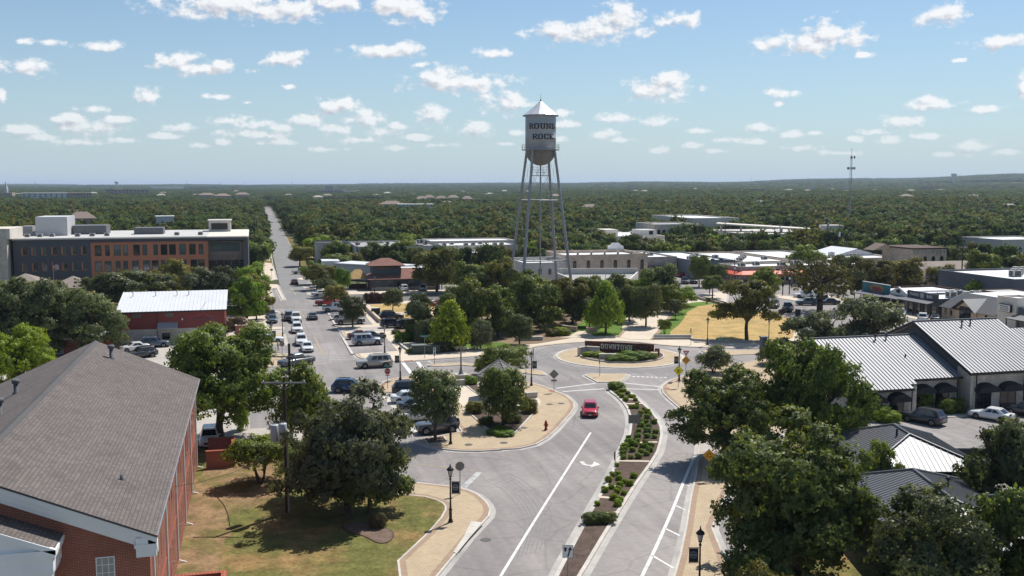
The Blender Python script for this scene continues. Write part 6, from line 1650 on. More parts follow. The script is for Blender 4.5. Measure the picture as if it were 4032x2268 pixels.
# (region point of the trunk foot) height, crown width
TREES = [
 ((-3.93,106.13), 12.6, 12.6, 'big', 'mid', 'broad green shade tree overhanging the shingle roof of the brick hall', {'base': .16}),
 ((6.79,79.44), 10.6, 10.0, 'big', 'gray', 'large spreading tree on the lawn right of the transformer pole', {'base': .10}),
 ((8.53,79.67), 6.6, 5.6, 'dome', 'dark', 'lower dark tree leaning out over the mulch ring on the lawn', {'base': .12}),
 ((-0.07,90.49), 4.7, 5.6, 'wide', 'mid', 'small many-stemmed tree on the bare earth by the bin enclosure', {'multi': True, 'base': .25}),
 ((4.09,84.76), 5.4, 5.0, 'wide', 'dark', 'slim dark tree behind the transformer pole', {'multi': True, 'base': .3}),
 ((4.55,103.23), 8.2, 6.0, 'cone', 'mid', 'upright tree right of the transformer poles at the street bend', {'base': .12}),
 ((17.92,101.34), 7.1, 5.5, 'round', 'oak', 'young oak in a mulch pit beside the parked off-roader', {'base': .26}),
 ((26.34,105.66), 6.4, 5.3, 'round', 'dark', 'dense rounded tree standing in front of the gazebo', {'base': .10}),
 ((33.09,132.79), 5.0, 7.0, 'wide', 'mid', 'wide crape myrtle behind the gazebo roof', {'multi': True, 'base': .12}),
 ((36.57,168.39), 10.4, 9.4, 'dome', 'dark', 'tall dark tree behind the bright yellow green tree', {'base': .08}),
 ((30.61,158.04), 7.7, 6.6, 'cone', 'lime', 'bright yellow green tree at the park corner', {'base': .05}),
 ((35.47,157.3), 4.6, 3.9, 'round', 'gray', 'rounded grey green shrub tree right of the bright yellow green tree', {'base': .03}),
 ((27.43,162.29), 4.5, 4.2, 'round', 'gray', 'grey green shrub tree left of the bright yellow green tree', {'base': .03}),
 ((27.52,169.86), 8.0, 7.0, 'dome', 'oak', 'dusky tree behind the navy parked off-roader in the park car park', {'base': .10}),
 ((27.38,204.11), 5.2, 4.2, 'round', 'oak', 'small tree on the dry grass by the green utility box', {'base': .28}),
 ((43.8,243.95), 11.2, 12.0, 'dome', 'olive', 'big feathery olive tree beside the restaurant', {'base': .12}),
 ((48.03,224.34), 9.2, 9.0, 'dome', 'dark', 'dark tree between the olive tree and the water tower', {'base': .08}),
 ((55.03,225.16), 10.0, 9.0, 'dome', 'olive', 'olive tree just left of the water tower legs', {'base': .08}),
 ((57.83,214.23), 8.0, 8.0, 'dome', 'dark', 'dark tree under the left legs of the water tower', {'base': .08}),
 ((48.46,174.66), 10.2, 11.0, 'dome', 'dark', 'broad dark park tree in front of the water tower', {'base': .06}),
 ((42.53,159.19), 5.0, 4.8, 'round', 'oak', 'smaller rounded park tree beside the low stone wall', {'base': .14}),
 ((41.13,168.71), 6.0, 6.0, 'dome', 'dark', 'dark park tree right of the grey green shrub', {'base': .08}),
 ((58.92,180.87), 9.2, 8.2, 'dome', 'olive', 'brownish olive park tree below the tower', {'base': .10}),
 ((60.76,167.31), 9.0, 6.6, 'cone', 'fresh', 'bright green conical tree behind the roundabout sign', {'base': .10}),
 ((70.96,181.78), 7.4, 6.0, 'dome', 'dark', 'dark tree right of the bright green conical tree', {'base': .08}),
 ((71.19,173.81), 7.6, 5.8, 'round', 'oak', 'dusky tree in a planter on the park walk', {'base': .14}),
 ((85.34,201.39), 9.6, 9.4, 'dome', 'oak', 'large live oak at the junction end of the park', {'base': .08}),
 ((81.49,201), 7.0, 7.5, 'dome', 'mid', 'green tree behind the planter tree on the park walk', {'base': .08}),
 ((91.38,201.69), 4.6, 5.6, 'wide', 'fresh', 'bright low tree near the end of the park walk', {'multi': True, 'base': .12}),
 ((80.97,182.36), 3.9, 2.7, 'round', 'gray', 'thin young tree on the green lawn by the park walk', {'base': .28}),
 ((70.98,164.5), 3.1, 2.4, 'wide', 'mid', 'smallest young tree at the corner of the dry lawn', {'multi': True, 'base': .2}),
 ((104.76,214.74), 5.6, 5.0, 'wide', 'dark', 'street tree on the pavement by the handrails', {'base': .24}),
 ((107.4,221.85), 5.0, 4.0, 'wide', 'dark', 'street tree behind the one by the handrails', {'base': .3}),
 ((82.18,154.85), 10.4, 9.2, 'dome', 'olive', 'tall yellowing pecan with a bare trunk on the dry lawn', {'base': .26, 'thick': 1.15}),
 ((115.68,186.15), 12.6, 15.5, 'loose', 'olive', 'old sparse oak with bare limbs by the shops street', {'base': .16, 'thick': 1.3}),
 ((83.37,135.31), 7.4, 9.5, 'dome', 'gray', 'grey green live oak left of the metal-roofed shops', {'base': .05}),
 ((90.14,132.41), 10.0, 11.5, 'dome', 'gray', 'big grey green live oak behind the metal-roofed shops', {'base': .05}),
 ((75.48,131.77), 4.2, 6.0, 'wide', 'oak', 'low oak by the stone gatepost at the roundabout exit', {'base': .06}),
 ((140.01,202.07), 9.6, 9.5, 'dome', 'olive', 'olive tree behind the mural shop', {'base': .08}),
 ((148.91,203.52), 9.8, 9.5, 'dome', 'olive', 'olive tree touching the tan gabled house', {'base': .08}),
 ((180.13,214.8), 10.2, 9.4, 'dome', 'mid', 'round green tree behind the dark slate building', {'base': .08}),
 ((161.87,192.26), 5.8, 7.2, 'wide', 'fresh', 'bright green tree in the yard behind the tan cinema', {'base': .10}),
 ((206.97,252.25), 9.6, 11.0, 'dome', 'olive', 'olive tree beyond the tan house roof', {'base': .06}),
 ((154.95,257.32), 9.4, 12.0, 'dome', 'mid', 'spreading tree before the white metal barn', {'base': .06}),
 ((132.94,256.62), 4.0, 4.4, 'wide', 'lime', 'small yellow green tree among the white downtown roofs', {'base': .1}),
 ((113.13,240), 8.0, 5.2, 'round', 'dark', 'dark street tree by the traffic signals', {'base': .2}),
 ((118.45,239.97), 6.4, 5.4, 'wide', 'oak', 'street tree in front of the grey stone shopfronts', {'base': .2}),
 ((-1.07,239.7), 8.6, 8.0, 'dome', 'fresh', 'green street tree nearest the office corner', {'base': .1}),
 ((-0.04,202.45), 6.2, 5.0, 'dome', 'olive', 'small yellowing tree at the pavement opposite the park', {'base': .1}),
 ((44.26,86.81), 9.2, 9.8, 'big', 'dark', 'dark tree over the east pavement beside the approach road', {'base': .14}),
 ((52.9,85.98), 11.8, 10.2, 'big', 'mid', 'tall green tree in front of the metal-roofed shops', {'base': .08}),
 ((34.36,57.34), 11.4, 12.2, 'big', 'dark', 'largest dark tree in the lower right corner over the pavement', {'base': .10}),
 ((39.7,50.01), 8.8, 9.4, 'big', 'oak', 'dark oak in front of the lower charcoal hip roof', {'base': .08}),
 ((57.91,64.7), 8.4, 7.6, 'dome', 'oak', 'tree at the right frame edge beside the white-sloped roof', {'base': .06}),
 ((27.84,49.99), 5.2, 4.4, 'dome', 'olive', 'small olive tree at the bottom edge under the big dark tree', {'base': .06}),
 ((45.16,48.24), 9.0, 7.5, 'dome', 'dark', 'dark tree in the bottom right corner', {'base': .06}),
 ((30.77,136.16), 2.0, 2.0, 'round', 'mid', 'small shrub tree by the stone bench of the gazebo plaza', {'base': .03}),
 ((63.16,128.58), 4.2, 4.6, 'wide', 'gray', 'soft grey green shrub tree by the pedestrian warning sign', {'multi': True, 'base': .04}),
 ((-35.14,168.38), 12.6, 14.0, 'big', 'oak', 'massive live oak at the left frame edge', {'base': .05}),
 ((-26.95,169.41), 10.4, 12.5, 'big', 'oak', 'live oak reaching towards the white sheds', {'base': .06}),
 ((-40.55,221.71), 7.0, 11.0, 'dome', 'oak', 'live oak below the taupe hip roofs at the left', {'base': .05}),
 ((-49.44,226.11), 7.4, 11.0, 'dome', 'oak', 'live oak at the left edge in front of the stair tower', {'base': .05}),
 ((50.56,71.53), 5.4, 3.8, 'dome', 'mid', 'green tree filling the gap beside the white-sloped roof', {'base': .05}),
 ((46.74,185.47), 7.6, 8.0, 'dome', 'mid', 'green park tree between the dark ones left of the tower', {'base': .06}),
 ((56.96,190.38), 8.4, 8.4, 'dome', 'mid', 'green park tree right in front of the tower legs', {'base': .06}),
 ((67.97,195.68), 8.0, 8.4, 'dome', 'dark', 'dark park tree before the low stucco building', {'base': .06}),
 ((76.13,202.39), 7.6, 8.0, 'dome', 'oak', 'dusky park tree at the corner of the low stucco building', {'base': .06}),
 ((36.52,184.54), 7.6, 8.4, 'dome', 'dark', 'dark park tree behind the bright yellow green one', {'base': .06}),
 ((60.83,176.5), 5.6, 5.6, 'dome', 'oak', 'lower dusky tree left of the bright conical tree', {'base': .08}),
 ((83.94,191.55), 6.0, 6.2, 'dome', 'mid', 'green tree beside the upper end of the park walk', {'base': .08}),
 ((119.48,216.71), 7.0, 7.6, 'dome', 'mid', 'green tree right of the red awning', {'base': .08}),
 ((150.6,230.28), 8.6, 9.0, 'dome', 'oak', 'oak between the white barn and the olive trees', {'base': .06}),
 ((166.35,213.4), 7.0, 8.0, 'dome', 'olive', 'olive tree at the right wall of the tan gabled house', {'base': .06}),
 ((-29.21,135.96), 9.2, 9.6, 'big', 'lime', 'yellow green tree behind the brick hall roof at the left edge', {'base': .10}),
 ((-27.29,216.22), 9.4, 15.0, 'dome', 'oak', 'wide live oak behind the glint-white metal roof', {'base': .05}),
 ((-18.2,241.5), 9.6, 9.6, 'dome', 'olive', 'tree rising in front of the terracotta office windows', {'base': .1}),
 ((-12.12,232.36), 8.4, 9.6, 'dome', 'gray', 'grey green oak left of the street trees near the office', {'base': .05}),
 ((-6.93,233.49), 8.4, 9.0, 'dome', 'oak', 'oak beside the office block street corner', {'base': .05}),
 ((-21.95,227.81), 8.4, 10.0, 'dome', 'oak', 'oak between the white roof and the office block', {'base': .05}),
 ((-1.71,194.45), 9.4, 7.6, 'dome', 'fresh', 'green street tree at the corner opposite the park', {'base': .16}),
 ((-0.52,213.43), 8.2, 7.0, 'dome', 'olive', 'yellowing street tree further up the same corner', {'base': .12}),
 ((-3.56,178.8), 4.2, 5.2, 'wide', 'brown', 'brownish shrub tree behind the brick hut', {'base': .08}),
 ((15.15,257.81), 6.6, 6.4, 'wide', 'olive', 'street tree by the slanted parking pads', {'base': .26}),
 ((14.92,271.98), 6.4, 6.4, 'wide', 'mid', 'street tree second along the slanted parking pads', {'base': .26}),
 ((18.21,265.14), 6.2, 6.4, 'wide', 'olive', 'street tree left of the thatched hut', {'base': .22}),
 ((21.17,251.59), 5.6, 4.2, 'round', 'fresh', 'slim bright tree beside the thatched hut', {'base': .2}),
 ((16.13,239.89), 5.4, 5.0, 'wide', 'oak', 'street tree over the white car at the junction', {'base': .28}),
 ((16.29,213.47), 6.0, 4.8, 'wide', 'olive', 'street tree over the red pickup by the park parking bays', {'base': .26}),
 ((17.54,187.48), 5.6, 5.2, 'round', 'oak', 'round street tree shading the tan pickup', {'base': .24}),
 ((14.21,332.91), 7.4, 7.6, 'wide', 'olive', 'bare-topped street tree beside the upper street', {'base': .14}),
 ((23.27,299.87), 6.4, 9.0, 'dome', 'dark', 'dark tree against the long white metal building', {'base': .06}),
 ((26.08,327.43), 8.6, 11.0, 'dome', 'mid', 'bushy tree in front of the cream block', {'base': .05}),
 ((36.2,314.82), 8.8, 10.0, 'dome', 'dark', 'dark bushy tree in front of the cream block windows', {'base': .05}),
 ((48.36,325.83), 9.6, 9.0, 'dome', 'mid', 'tree between the cream block and the white roofs', {'base': .05}),
 ((21.72,362.58), 8.6, 11.0, 'dome', 'lime', 'yellow green tree along the upper street', {'base': .05}),
 ((133.94,386.25), 9.0, 14.0, 'dome', 'oak', 'live oak beside the cream complex', {'base': .05}),
 ((115.69,353.83), 9.0, 10.0, 'dome', 'dark', 'dark tree seen through the right legs of the water tower', {'base': .05}),
 ((114.75,391.22), 8.6, 9.0, 'dome', 'lime', 'yellow green tree seen through the water tower legs', {'base': .05}),
 ((178.36,374.74), 6.5, 12.0, 'dome', 'oak', 'live oak in front of the old stone row', {'base': .05}),
 ((184.44,347.17), 8.5, 13.0, 'dome', 'oak', 'live oak in front of the parking garage', {'base': .05}),
 ((146.05,383.11), 5.6, 11.0, 'dome', 'mid', 'green hedge-like tree before the old stone row', {'base': .03}),
]
for (p, h, w, kind, leaf, lab, kw) in TREES:
 w *= 1.2; h *= 1.1
 tree(p[0], p[1], h, w, kind, leaf, lab, **kw)
# ------------------------------------------------------------------ woods: individual trees first, the rest as one mass
def hill(x, y):
 d = hypot(x, y); az = atan2(x, y)
 s = min(1, max(0, (d - 2200) / 5200)); s = s * s * (3 - 2 * s)
 rise = 8 + 56 * min(1, max(0, (az - .05) / .62)) * (0.75 + .30 * sin(az * 9 + 1) + .10 * sin(az * 37))
 near = 7.0 * min(1, max(0, (d - 700) / 900)) * min(1, max(0, (az - .22) / .2))
 return near + s * rise + s * 13 * mnoise.noise(Vector((x / 900, y / 900, 0)))
def wood_ok(x, y):
 if hypot(x, y) < 300 and x > -64:
  return False
 if -64 < x < 106 and y < 262: return False
 if .8 + y * .004 < x < 20.5 + y * .004 and y < 1900: return False
 if x >= 106 and y < 225 and x < 175: return False
 if 104 <= x < 200 and y < 300 and x < 104 + (y - 100) * .9: return False
 for (a, b, c, d) in FOOT:
  if a - 4 < x < b + 4 and c - 5 < y < d + 4:
   return False
 return True
CLEAR = [(70, 100, 480, 520), (-38, -24, 420, 440), (215, 300, 240, 320), (-60, -30, 520, 560), (130, 200, 600, 640), (-150, -60, 900, 980), (160, 260, 940, 1010), (330, 420, 520, 560)]
rng = random.Random(99)
pts = []
AZ0, AZ1 = RAD(-15.5), RAD(45)
# jittered polar rings
def rings(d0, d1, step, jit):
 out = []
 d = d0
 while d < d1:
  n = int((AZ1 - AZ0) * d / step)
  for i in range(n):
   a = AZ0 + (AZ1 - AZ0) * (i + rng.random()) / n
   dd = d + rng.uniform(-jit, jit)
   out.append((dd * sin(a), dd * cos(a)))
  d += step * .9
 return out
near = [p for p in rings(285, 1150, 8.0, 4.5) if wood_ok(*p) and not any(a < p[0] < b and c < p[1] < d for a, b, c, d in CLEAR)]
near.sort(key=lambda p: hypot(*p))
N_IND = 205
zone_names = ('upper street', 'office block roof', 'white roofed blocks', 'water tower', 'parking garage', 'tan gabled house')
for (x, y) in near[:N_IND]:
 az = atan2(x, y)
 z = 0 if x < 6 else (1 if False else 0)
 h = rng.uniform(7.0, 10.5); w = rng.uniform(8.0, 12.0)
 if x < 4:
  lab, grp = 'woodland tree in the belt behind the office block', 'trees behind the office block'
 elif az < .13:
  lab, grp = 'tree lining the far upper street beyond the shops', 'trees along the upper street'
 elif az < .32:
  lab, grp = 'woodland tree behind the cream and white roofed blocks', 'trees behind the white roofed blocks'
 elif az < .5:
  lab, grp = 'woodland tree behind the garage and downtown roofs', 'trees behind the garage'
 else:
  lab, grp = 'woodland tree behind the tan house and slate building', 'trees at the right behind the shops'
 lf = rng.choice(('wood', 'wood', 'wood', 'dark', 'mid', 'olive', 'wood', 'oak'))
 lab = ('small ' if h < 8 else 'tall ' if h > 9.5 else 'broad ' if w > 10.4 else '') + {'wood': 'green ', 'dark': 'dark green ', 'mid': 'bright green ', 'olive': 'olive ', 'oak': 'grey green '}[lf] + lab
 tree(x, y, h, w, 'mid', lf, lab, 'woodland_tree', grp, base=.04)
rest = near[N_IND:]
def wood_mass(name, points, protos, label, seed, smin, smax, hmin, hmax):
 """one mesh of points; geometry nodes put a crown on each"""
 rg = np.random.default_rng(seed)
 n = len(points)
 co = np.array([(x, y, hill(x, y) - .3) for x, y in points], np.float32)
 me = bpy.data.meshes.new(name)
 me.vertices.add(n)
 me.vertices.foreach_set('co', co.reshape(-1))
 sc = np.empty((n, 3), np.float32)
 s = rg.uniform(smin, smax, n)
 sc[:, 0] = s; sc[:, 1] = s * rg.uniform(.85, 1.15, n); sc[:, 2] = rg.uniform(hmin, hmax, n)
 at = me.attributes.new('tscale', 'FLOAT_VECTOR', 'POINT'); at.data.foreach_set('vector', sc.reshape(-1))
 rt = np.zeros((n, 3), np.float32); rt[:, 2] = rg.uniform(0, 6.28, n)
 at = me.attributes.new('trot', 'FLOAT_VECTOR', 'POINT'); at.data.foreach_set('vector', rt.reshape(-1))
 ob = bpy.data.objects.new(name, me)
 COL.objects.link(ob)
 tag(ob, label, None, None, 'stuff')
 kit = bpy.data.collections.new(name + '_kit')
 for k, (pm, pmat) in enumerate(protos):
  po = bpy.data.objects.new('crown_%d' % k, pm)
  kit.objects.link(po)
  po.material_slots[0].link = 'OBJECT'; po.material_slots[0].material = pmat
 ng = bpy.data.node_groups.new(name, 'GeometryNodeTree')
 ng.interface.new_socket('Geometry', in_out='INPUT', socket_type='NodeSocketGeometry')
 ng.interface.new_socket('Geometry', in_out='OUTPUT', socket_type='NodeSocketGeometry')
 N = ng.nodes; L = ng.links
 gi = N.new('NodeGroupInput'); go = N.new('NodeGroupOutput')
 mp = N.new('GeometryNodeMeshToPoints')
 ip = N.new('GeometryNodeInstanceOnPoints')
 ci = N.new('GeometryNodeCollectionInfo')
 ci.inputs[0].default_value = kit
 ci.inputs[1].default_value = True
 ci.inputs[2].default_value = True
 ns = N.new('GeometryNodeInputNamedAttribute'); ns.data_type = 'FLOAT_VECTOR'; ns.inputs[0].default_value = 'tscale'
 nr = N.new('GeometryNodeInputNamedAttribute'); nr.data_type = 'FLOAT_VECTOR'; nr.inputs[0].default_value = 'trot'
 L.new(gi.outputs[0], mp.inputs['Mesh'])
 L.new(mp.outputs[0], ip.inputs['Points'])
 L.new(ci.outputs[0], ip.inputs['Instance'])
 ip.inputs['Pick Instance'].default_value = True
 L.new(ns.outputs[0], ip.inputs['Scale'])
 L.new(nr.outputs[0], ip.inputs['Rotation'])
 L.new(ip.outputs[0], go.inputs[0])
 md = ob.modifiers.new('crowns', 'NODES'); md.node_group = ng
 return ob
FARC = [crown_mesh('far_crown', 90 + i, 2000, .105, s, lobes=16) for i, s in enumerate(('dome', 'wide', 'dome', 'round'))]
CLUMP = [crown_mesh('far_clump', 95 + i, 2200, .062, 'wide', sprig=10, lobes=26) for i in range(3)]
wood_mass('forest', rest, [(FARC[0], LEAF['wood']), (FARC[1], LEAF['wood']), (FARC[2], LEAF['deep']), (FARC[3], LEAF['tawny']), (FARC[0], LEAF['wood']), (FARC[1], LEAF['deep']), (FARC[2], LEAF['wood'])], 'dense green woods spreading beyond downtown', 1, 5.2, 7.8, 7.0, 11.5)
mid = [p for p in rings(1150, 3600, 17, 9) if wood_ok(*p) and mnoise.noise(Vector((p[0] / 260, p[1] / 420, 3))) > -.36]
wood_mass('far_forest', mid, [(CLUMP[0], LEAF['wood']), (CLUMP[1], LEAF['wood']), (CLUMP[2], LEAF['deep'])], 'distant treetops fading into haze', 2, 12, 19, 8, 12)
far = [p for p in rings(3600, 11500, 50, 26) if mnoise.noise(Vector((p[0] / 700, p[1] / 1300, 9))) > -.22]
wood_mass('horizon_forest', far, [(CLUMP[0], LEAF['deep']), (CLUMP[1], LEAF['wood'])], 'blue grey wooded skyline along the horizon', 3, 36, 60, 9, 15)
# rolling far terrain
hm = MB(); nx, ny = 70, 46; vs = []
for j in range(ny):
 d = 1100 * (13.5 ** (j / (ny - 1)))
 for i in range(nx):
  a = RAD(-22) + RAD(74) * i / (nx - 1)
  x, y = d * sin(a), d * cos(a)
  vs.append((x, y, hill(x, y) - .6 if j else -1))
fs = [(j * nx + i, j * nx + i + 1, (j + 1) * nx + i + 1, (j + 1) * nx + i) for j in range(ny - 1) for i in range(nx - 1)]
hm.add(vs, fs, M_GROUND, True)
tag(hm.build('hills'), kind='structure')
# pale and brown house roofs that break the far canopy
hr = [MB().box(-7, 7, -5, 5, 0, 9.5, mat('far_house_wall', (.42, .36, .29), .8)).add([(-7.8, -5.8, 9.5), (7.8, -5.8, 9.5), (7.8, 5.8, 9.5), (-7.8, 5.8, 9.5), (-3, 0, 12.6), (3, 0, 12.6)], [(0, 1, 5, 4), (1, 2, 5), (2, 3, 4, 5), (3, 0, 4), (3, 2, 1, 0)], mat('far_house_roof_%d' % k, c, .8, var=.1, vscale=.1)).mesh('house') for k, c in enumerate(((.23, .19, .16), (.36, .34, .32), (.19, .15, .13)))]
rh = random.Random(21)
for i in range(44):
 a = RAD(-12) + RAD(53) * (i + rh.random()) / 44; d = rh.uniform(700, 2700)
 x, y = d * sin(a), d * cos(a)
 if abs(x - 12 - y * .004) < 40: continue
 t = thing('far_house', (x, y, hill(x, y)), rh.uniform(-.5, .5), 'hip roofed house poking out of the far treetops', 'house', 'houses among the far treetops', (1, 1, rh.uniform(.72, .92)))
 link_mesh('house', rh.choice(hr), None, t)
# ------------------------------------------------------------------ vehicles
def paint(name, col, rough=0.28, metal=0.0):
 return mat(name, col, rough, var=0.0, metal=metal, spec=0.5, coat=0.6)
CARC = {
 'white': paint('white_car_paint', (0.70, 0.70, 0.69)), 'silver': paint('silver_car_paint', (0.42, 0.43, 0.44), .3, .4), 'beige': paint('champagne_car_paint', (0.40, 0.36, 0.31), .3, .3),
 'grey': paint('grey_car_paint', (0.11, 0.115, 0.12), .3, .3), 'dgrey': paint('dark_grey_car_paint', (0.045, 0.047, 0.052), .28, .3), 'black': paint('black_car_paint', (0.010, 0.010, 0.012)),
 'navy': paint('navy_car_paint', (0.010, 0.014, 0.032)), 'blue': paint('blue_car_paint', (0.018, 0.040, 0.105)), 'bluegrey': paint('blue_grey_car_paint', (0.10, 0.13, 0.16), .3, .3),
 'red': paint('red_car_paint', (0.42, 0.008, 0.030)), 'maroon': paint('maroon_car_paint', (0.09, 0.012, 0.014)), 'pickupred': paint('pickup_red_paint', (0.30, 0.015, 0.012)), 'tan': paint('tan_car_paint', (0.17, 0.16, 0.14), .3, .2)}
M_TYRE = mat('tyre_rubber', (0.014, 0.014, 0.014), 0.85, var=0)
M_RIM = mat('alloy_rim', (0.30, 0.30, 0.31), 0.35, var=0, metal=0.7)
M_CARGLASS = mat('car_window_glass', (0.012, 0.014, 0.016), 0.04, var=0, spec=0.9)
M_HEAD = mat('headlight_lens', (0.70, 0.71, 0.72), 0.08, var=0, spec=0.9)
M_TAIL = mat('tail_light_lens', (0.30, 0.010, 0.010), 0.15, var=0, spec=0.8)
M_PLASTIC = mat('black_trim_plastic', (0.018, 0.018, 0.019), 0.6, var=0)
M_PLATE = mat('licence_plate_white', (0.55, 0.56, 0.58), 0.5, var=0)
# length, width, height, ground clearance, hood height, belt height; windscreen base, roof front, roof rear, rear base (x, nose is +)
SPEC = {
 'sedan': dict(L=4.75, W=1.83, H=1.46, gc=.22, hood=.88, belt=.96, tail=1.02, ws=1.0, rf=.25, rr=-1.05, rb=-1.75, wb=2.75, r=.33),
 'hatch': dict(L=4.35, W=1.80, H=1.52, gc=.22, hood=.90, belt=.98, tail=1.0, ws=1.05, rf=.35, rr=-1.35, rb=-1.95, wb=2.6, r=.33),
 'suv': dict(L=4.85, W=1.95, H=1.76, gc=.26, hood=1.04, belt=1.12, tail=1.14, ws=1.0, rf=.35, rr=-1.85, rb=-2.25, wb=2.85, r=.38),
 'bigsuv': dict(L=5.25, W=2.04, H=1.95, gc=.30, hood=1.14, belt=1.22, tail=1.24, ws=1.15, rf=.55, rr=-2.25, rb=-2.5, wb=3.05, r=.41),
 'offroad': dict(L=4.6, W=1.95, H=1.88, gc=.34, hood=1.16, belt=1.22, tail=1.22, ws=.75, rf=.42, rr=-2.0, rb=-2.1, wb=2.85, r=.43),
 'pickup': dict(L=5.75, W=2.03, H=1.92, gc=.34, hood=1.16, belt=1.22, tail=1.16, ws=1.25, rf=.65, rr=-.75, rb=-1.05, wb=3.65, r=.42),
}
_car = {}
def car_parts(kind):
 if kind in _car:
  return _car[kind]
 s = SPEC[kind]
 L, W, H = s['L'], s['W'], s['H']
 hw = W / 2; f = L / 2; gc = s['gc']
 pick = kind == 'pickup'
 # body: stations along x with (x, half width, bottom, shoulder, top)
 st = [(f, hw * .70, gc + .14, s['hood'] * .62, s['hood'] * .78), (f - .10, hw * .90, gc + .04, s['hood'] * .72, s['hood'] * .90), (f - .45, hw * .985, gc, s['hood'] - .16, s['hood'] - .02),
          (s['ws'] + .15, hw, gc, s['belt'] - .16, s['hood'] + .04), (s['ws'] - .25, hw, gc, s['belt'] - .12, s['belt']), (0, hw, gc, s['belt'] - .12, s['belt']),
          (s['rb'] + .2, hw, gc, s['belt'] - .12, s['belt'] if not pick else s['tail']), (-f + .5, hw * .985, gc, s['tail'] - .14, s['tail']), (-f + .10, hw * .93, gc + .06, s['tail'] - .18, s['tail'] - .03), (-f, hw * .86, gc + .14, s['tail'] - .26, s['tail'] - .12)]
 b = MB(); rings = []
 for (x, w_, zb, zs, zt) in st:
  prof = [(w_ * .80, zb), (w_ * .97, zb + .10), (w_, (zb + zs) * .5), (w_ * .985, zs), (w_ * .90, zt - .015), (w_ * .70, zt + .012)]
  rings.append([(x, y, z) for y, z in prof] + [(x, -y, z) for y, z in prof[::-1]])
 n = len(rings[0]); vs = [p for r_ in rings for p in r_]; fs = []
 for k in range(len(rings) - 1):
  for i in range(n):
   fs.append((k * n + i, (k + 1) * n + i, (k + 1) * n + (i + 1) % n, k * n + (i + 1) % n))
 fs.append(tuple(range(n - 1, -1, -1))[::-1]); fs.append(tuple(range((len(rings) - 1) * n, len(rings) * n))[::-1])
 b.add(vs, fs, None, True)
 # cabin
 cb, cr = hw * .90, hw * .74
 zb = s['belt'] - .03; zr = H
 base = [(s['ws'], cb * .94), (s['ws'] - .45, cb), (s['rb'] + .45, cb), (s['rb'], cb * .92)]
 roof_ = [(s['rf'], cr * .95), (s['rf'] - .35, cr), (s['rr'] + .4, cr), (s['rr'], cr * .93)]
 lo = [(x, y, zb) for x, y in base] + [(x, -y, zb) for x, y in base[::-1]]
 mid_ = [(x, y, zr - .05) for x, y in roof_] + [(x, -y, zr - .05) for x, y in roof_[::-1]]
 top = [(x * .985 - .0, y * .9, zr) for x, y in roof_] + [(x * .985, -y * .9, zr) for x, y in roof_[::-1]]
 v2 = lo + mid_ + top
 f2 = [(i, 8 + i, 8 + (i + 1) % 8, (i + 1) % 8) for i in range(8)] + [(8 + i, 16 + i, 16 + (i + 1) % 8, 8 + (i + 1) % 8) for i in range(8)] + [tuple(range(16, 24))[::-1]]
 b.add(v2, f2, None, False)
 if kind in ('suv', 'bigsuv'):
  for sgn in (1, -1):
   b.box(s['rr'] + .3, s['rf'] - .4, sgn * cr * .82 - .02, sgn * cr * .82 + .02, zr, zr + .06, None)
 body = b.mesh('body')
 P = {'body': body}
 def face_panel(q, inset, name, m_, sub=1, gap=.06):
  """glass set a little proud of a quad, inset from its edges"""
  a, b_, c, d = [Vector(p) for p in q]
  nrm = (b_ - a).cross(d - a).normalized()
  g = MB()
  def at(u, v):
   return tuple((a.lerp(b_, u)).lerp(d.lerp(c, u), v) + nrm * .012)
  for k in range(sub):
   u0 = inset + (1 - 2 * inset) * k / sub + (gap * .5 if k else 0); u1 = inset + (1 - 2 * inset) * (k + 1) / sub - (gap * .5 if k < sub - 1 else 0)
   g.add([at(u0, .10), at(u1, .10), at(u1, .88), at(u0, .88)], [(0, 1, 2, 3)], m_)
  return g.mesh(name)
 # front: between lo[0], lo[7] and mid_
 P['windshield'] = face_panel((lo[0], lo[7], mid_[7], mid_[0]), .05, 'windshield', M_CARGLASS) if False else face_panel((lo[7], lo[0], mid_[0], mid_[7]), .05, 'windshield', M_CARGLASS)
 P['rear_window'] = face_panel((lo[3], lo[4], mid_[4], mid_[3]), .08, 'rear_window', M_CARGLASS)
 ns = 1 if kind == 'pickup' else 2
 P['side_window_l'] = face_panel((lo[1], lo[2], mid_[2], mid_[1]), .02, 'side_window', M_CARGLASS, 2 if kind != 'bigsuv' else 3, .05)
 P['side_window_r'] = face_panel((lo[5], lo[6], mid_[6], mid_[5]), .02, 'side_window', M_CARGLASS, 2 if kind != 'bigsuv' else 3, .05)
 r = s['r']
 P['wheel'] = MB().lathe([(r * .55, -.115), (r, -.10), (r, .10), (r * .55, .115)], 0, 0, 18, M_TYRE).mesh('wheel')
 rm = MB().lathe([(r * .60, .116), (r * .56, .122), (r * .12, .128)], 0, 0, 14, M_RIM)
 for k in range(5):
  a = 2 * pi * k / 5
  rm.tube((r * .1 * cos(a), r * .1 * sin(a), .13), (r * .54 * cos(a), r * .54 * sin(a), .13), .035, n=5, mat=M_PLASTIC)
 P['rim'] = rm.mesh('rim')
 P['arch'] = MB().lathe([(r * 1.17, -.02), (r * 1.17, .012), (r * .4, .012)], 0, 0, 18, M_PLASTIC).mesh('wheel_arch')
 zl = s['hood'] * .78
 P['headlight'] = MB().add([(0, -.20, -.07), (.03, .16, -.05), (-.22, .22, .02), (.02, -.20, .08), (.0, .17, .08), (-.24, .215, .10)], [(0, 1, 4, 3), (1, 2, 5, 4), (3, 4, 5), (0, 3, 5, 2)], M_HEAD).mesh('headlight')
 P['tail_light'] = MB().box(-.03, .10, -.10, .10, -.12, .12, M_TAIL).mesh('tail_light')
 P['grille'] = MB().box(-.02, .03, -hw * .48, hw * .48, -.12, .11, M_PLASTIC).mesh('grille')
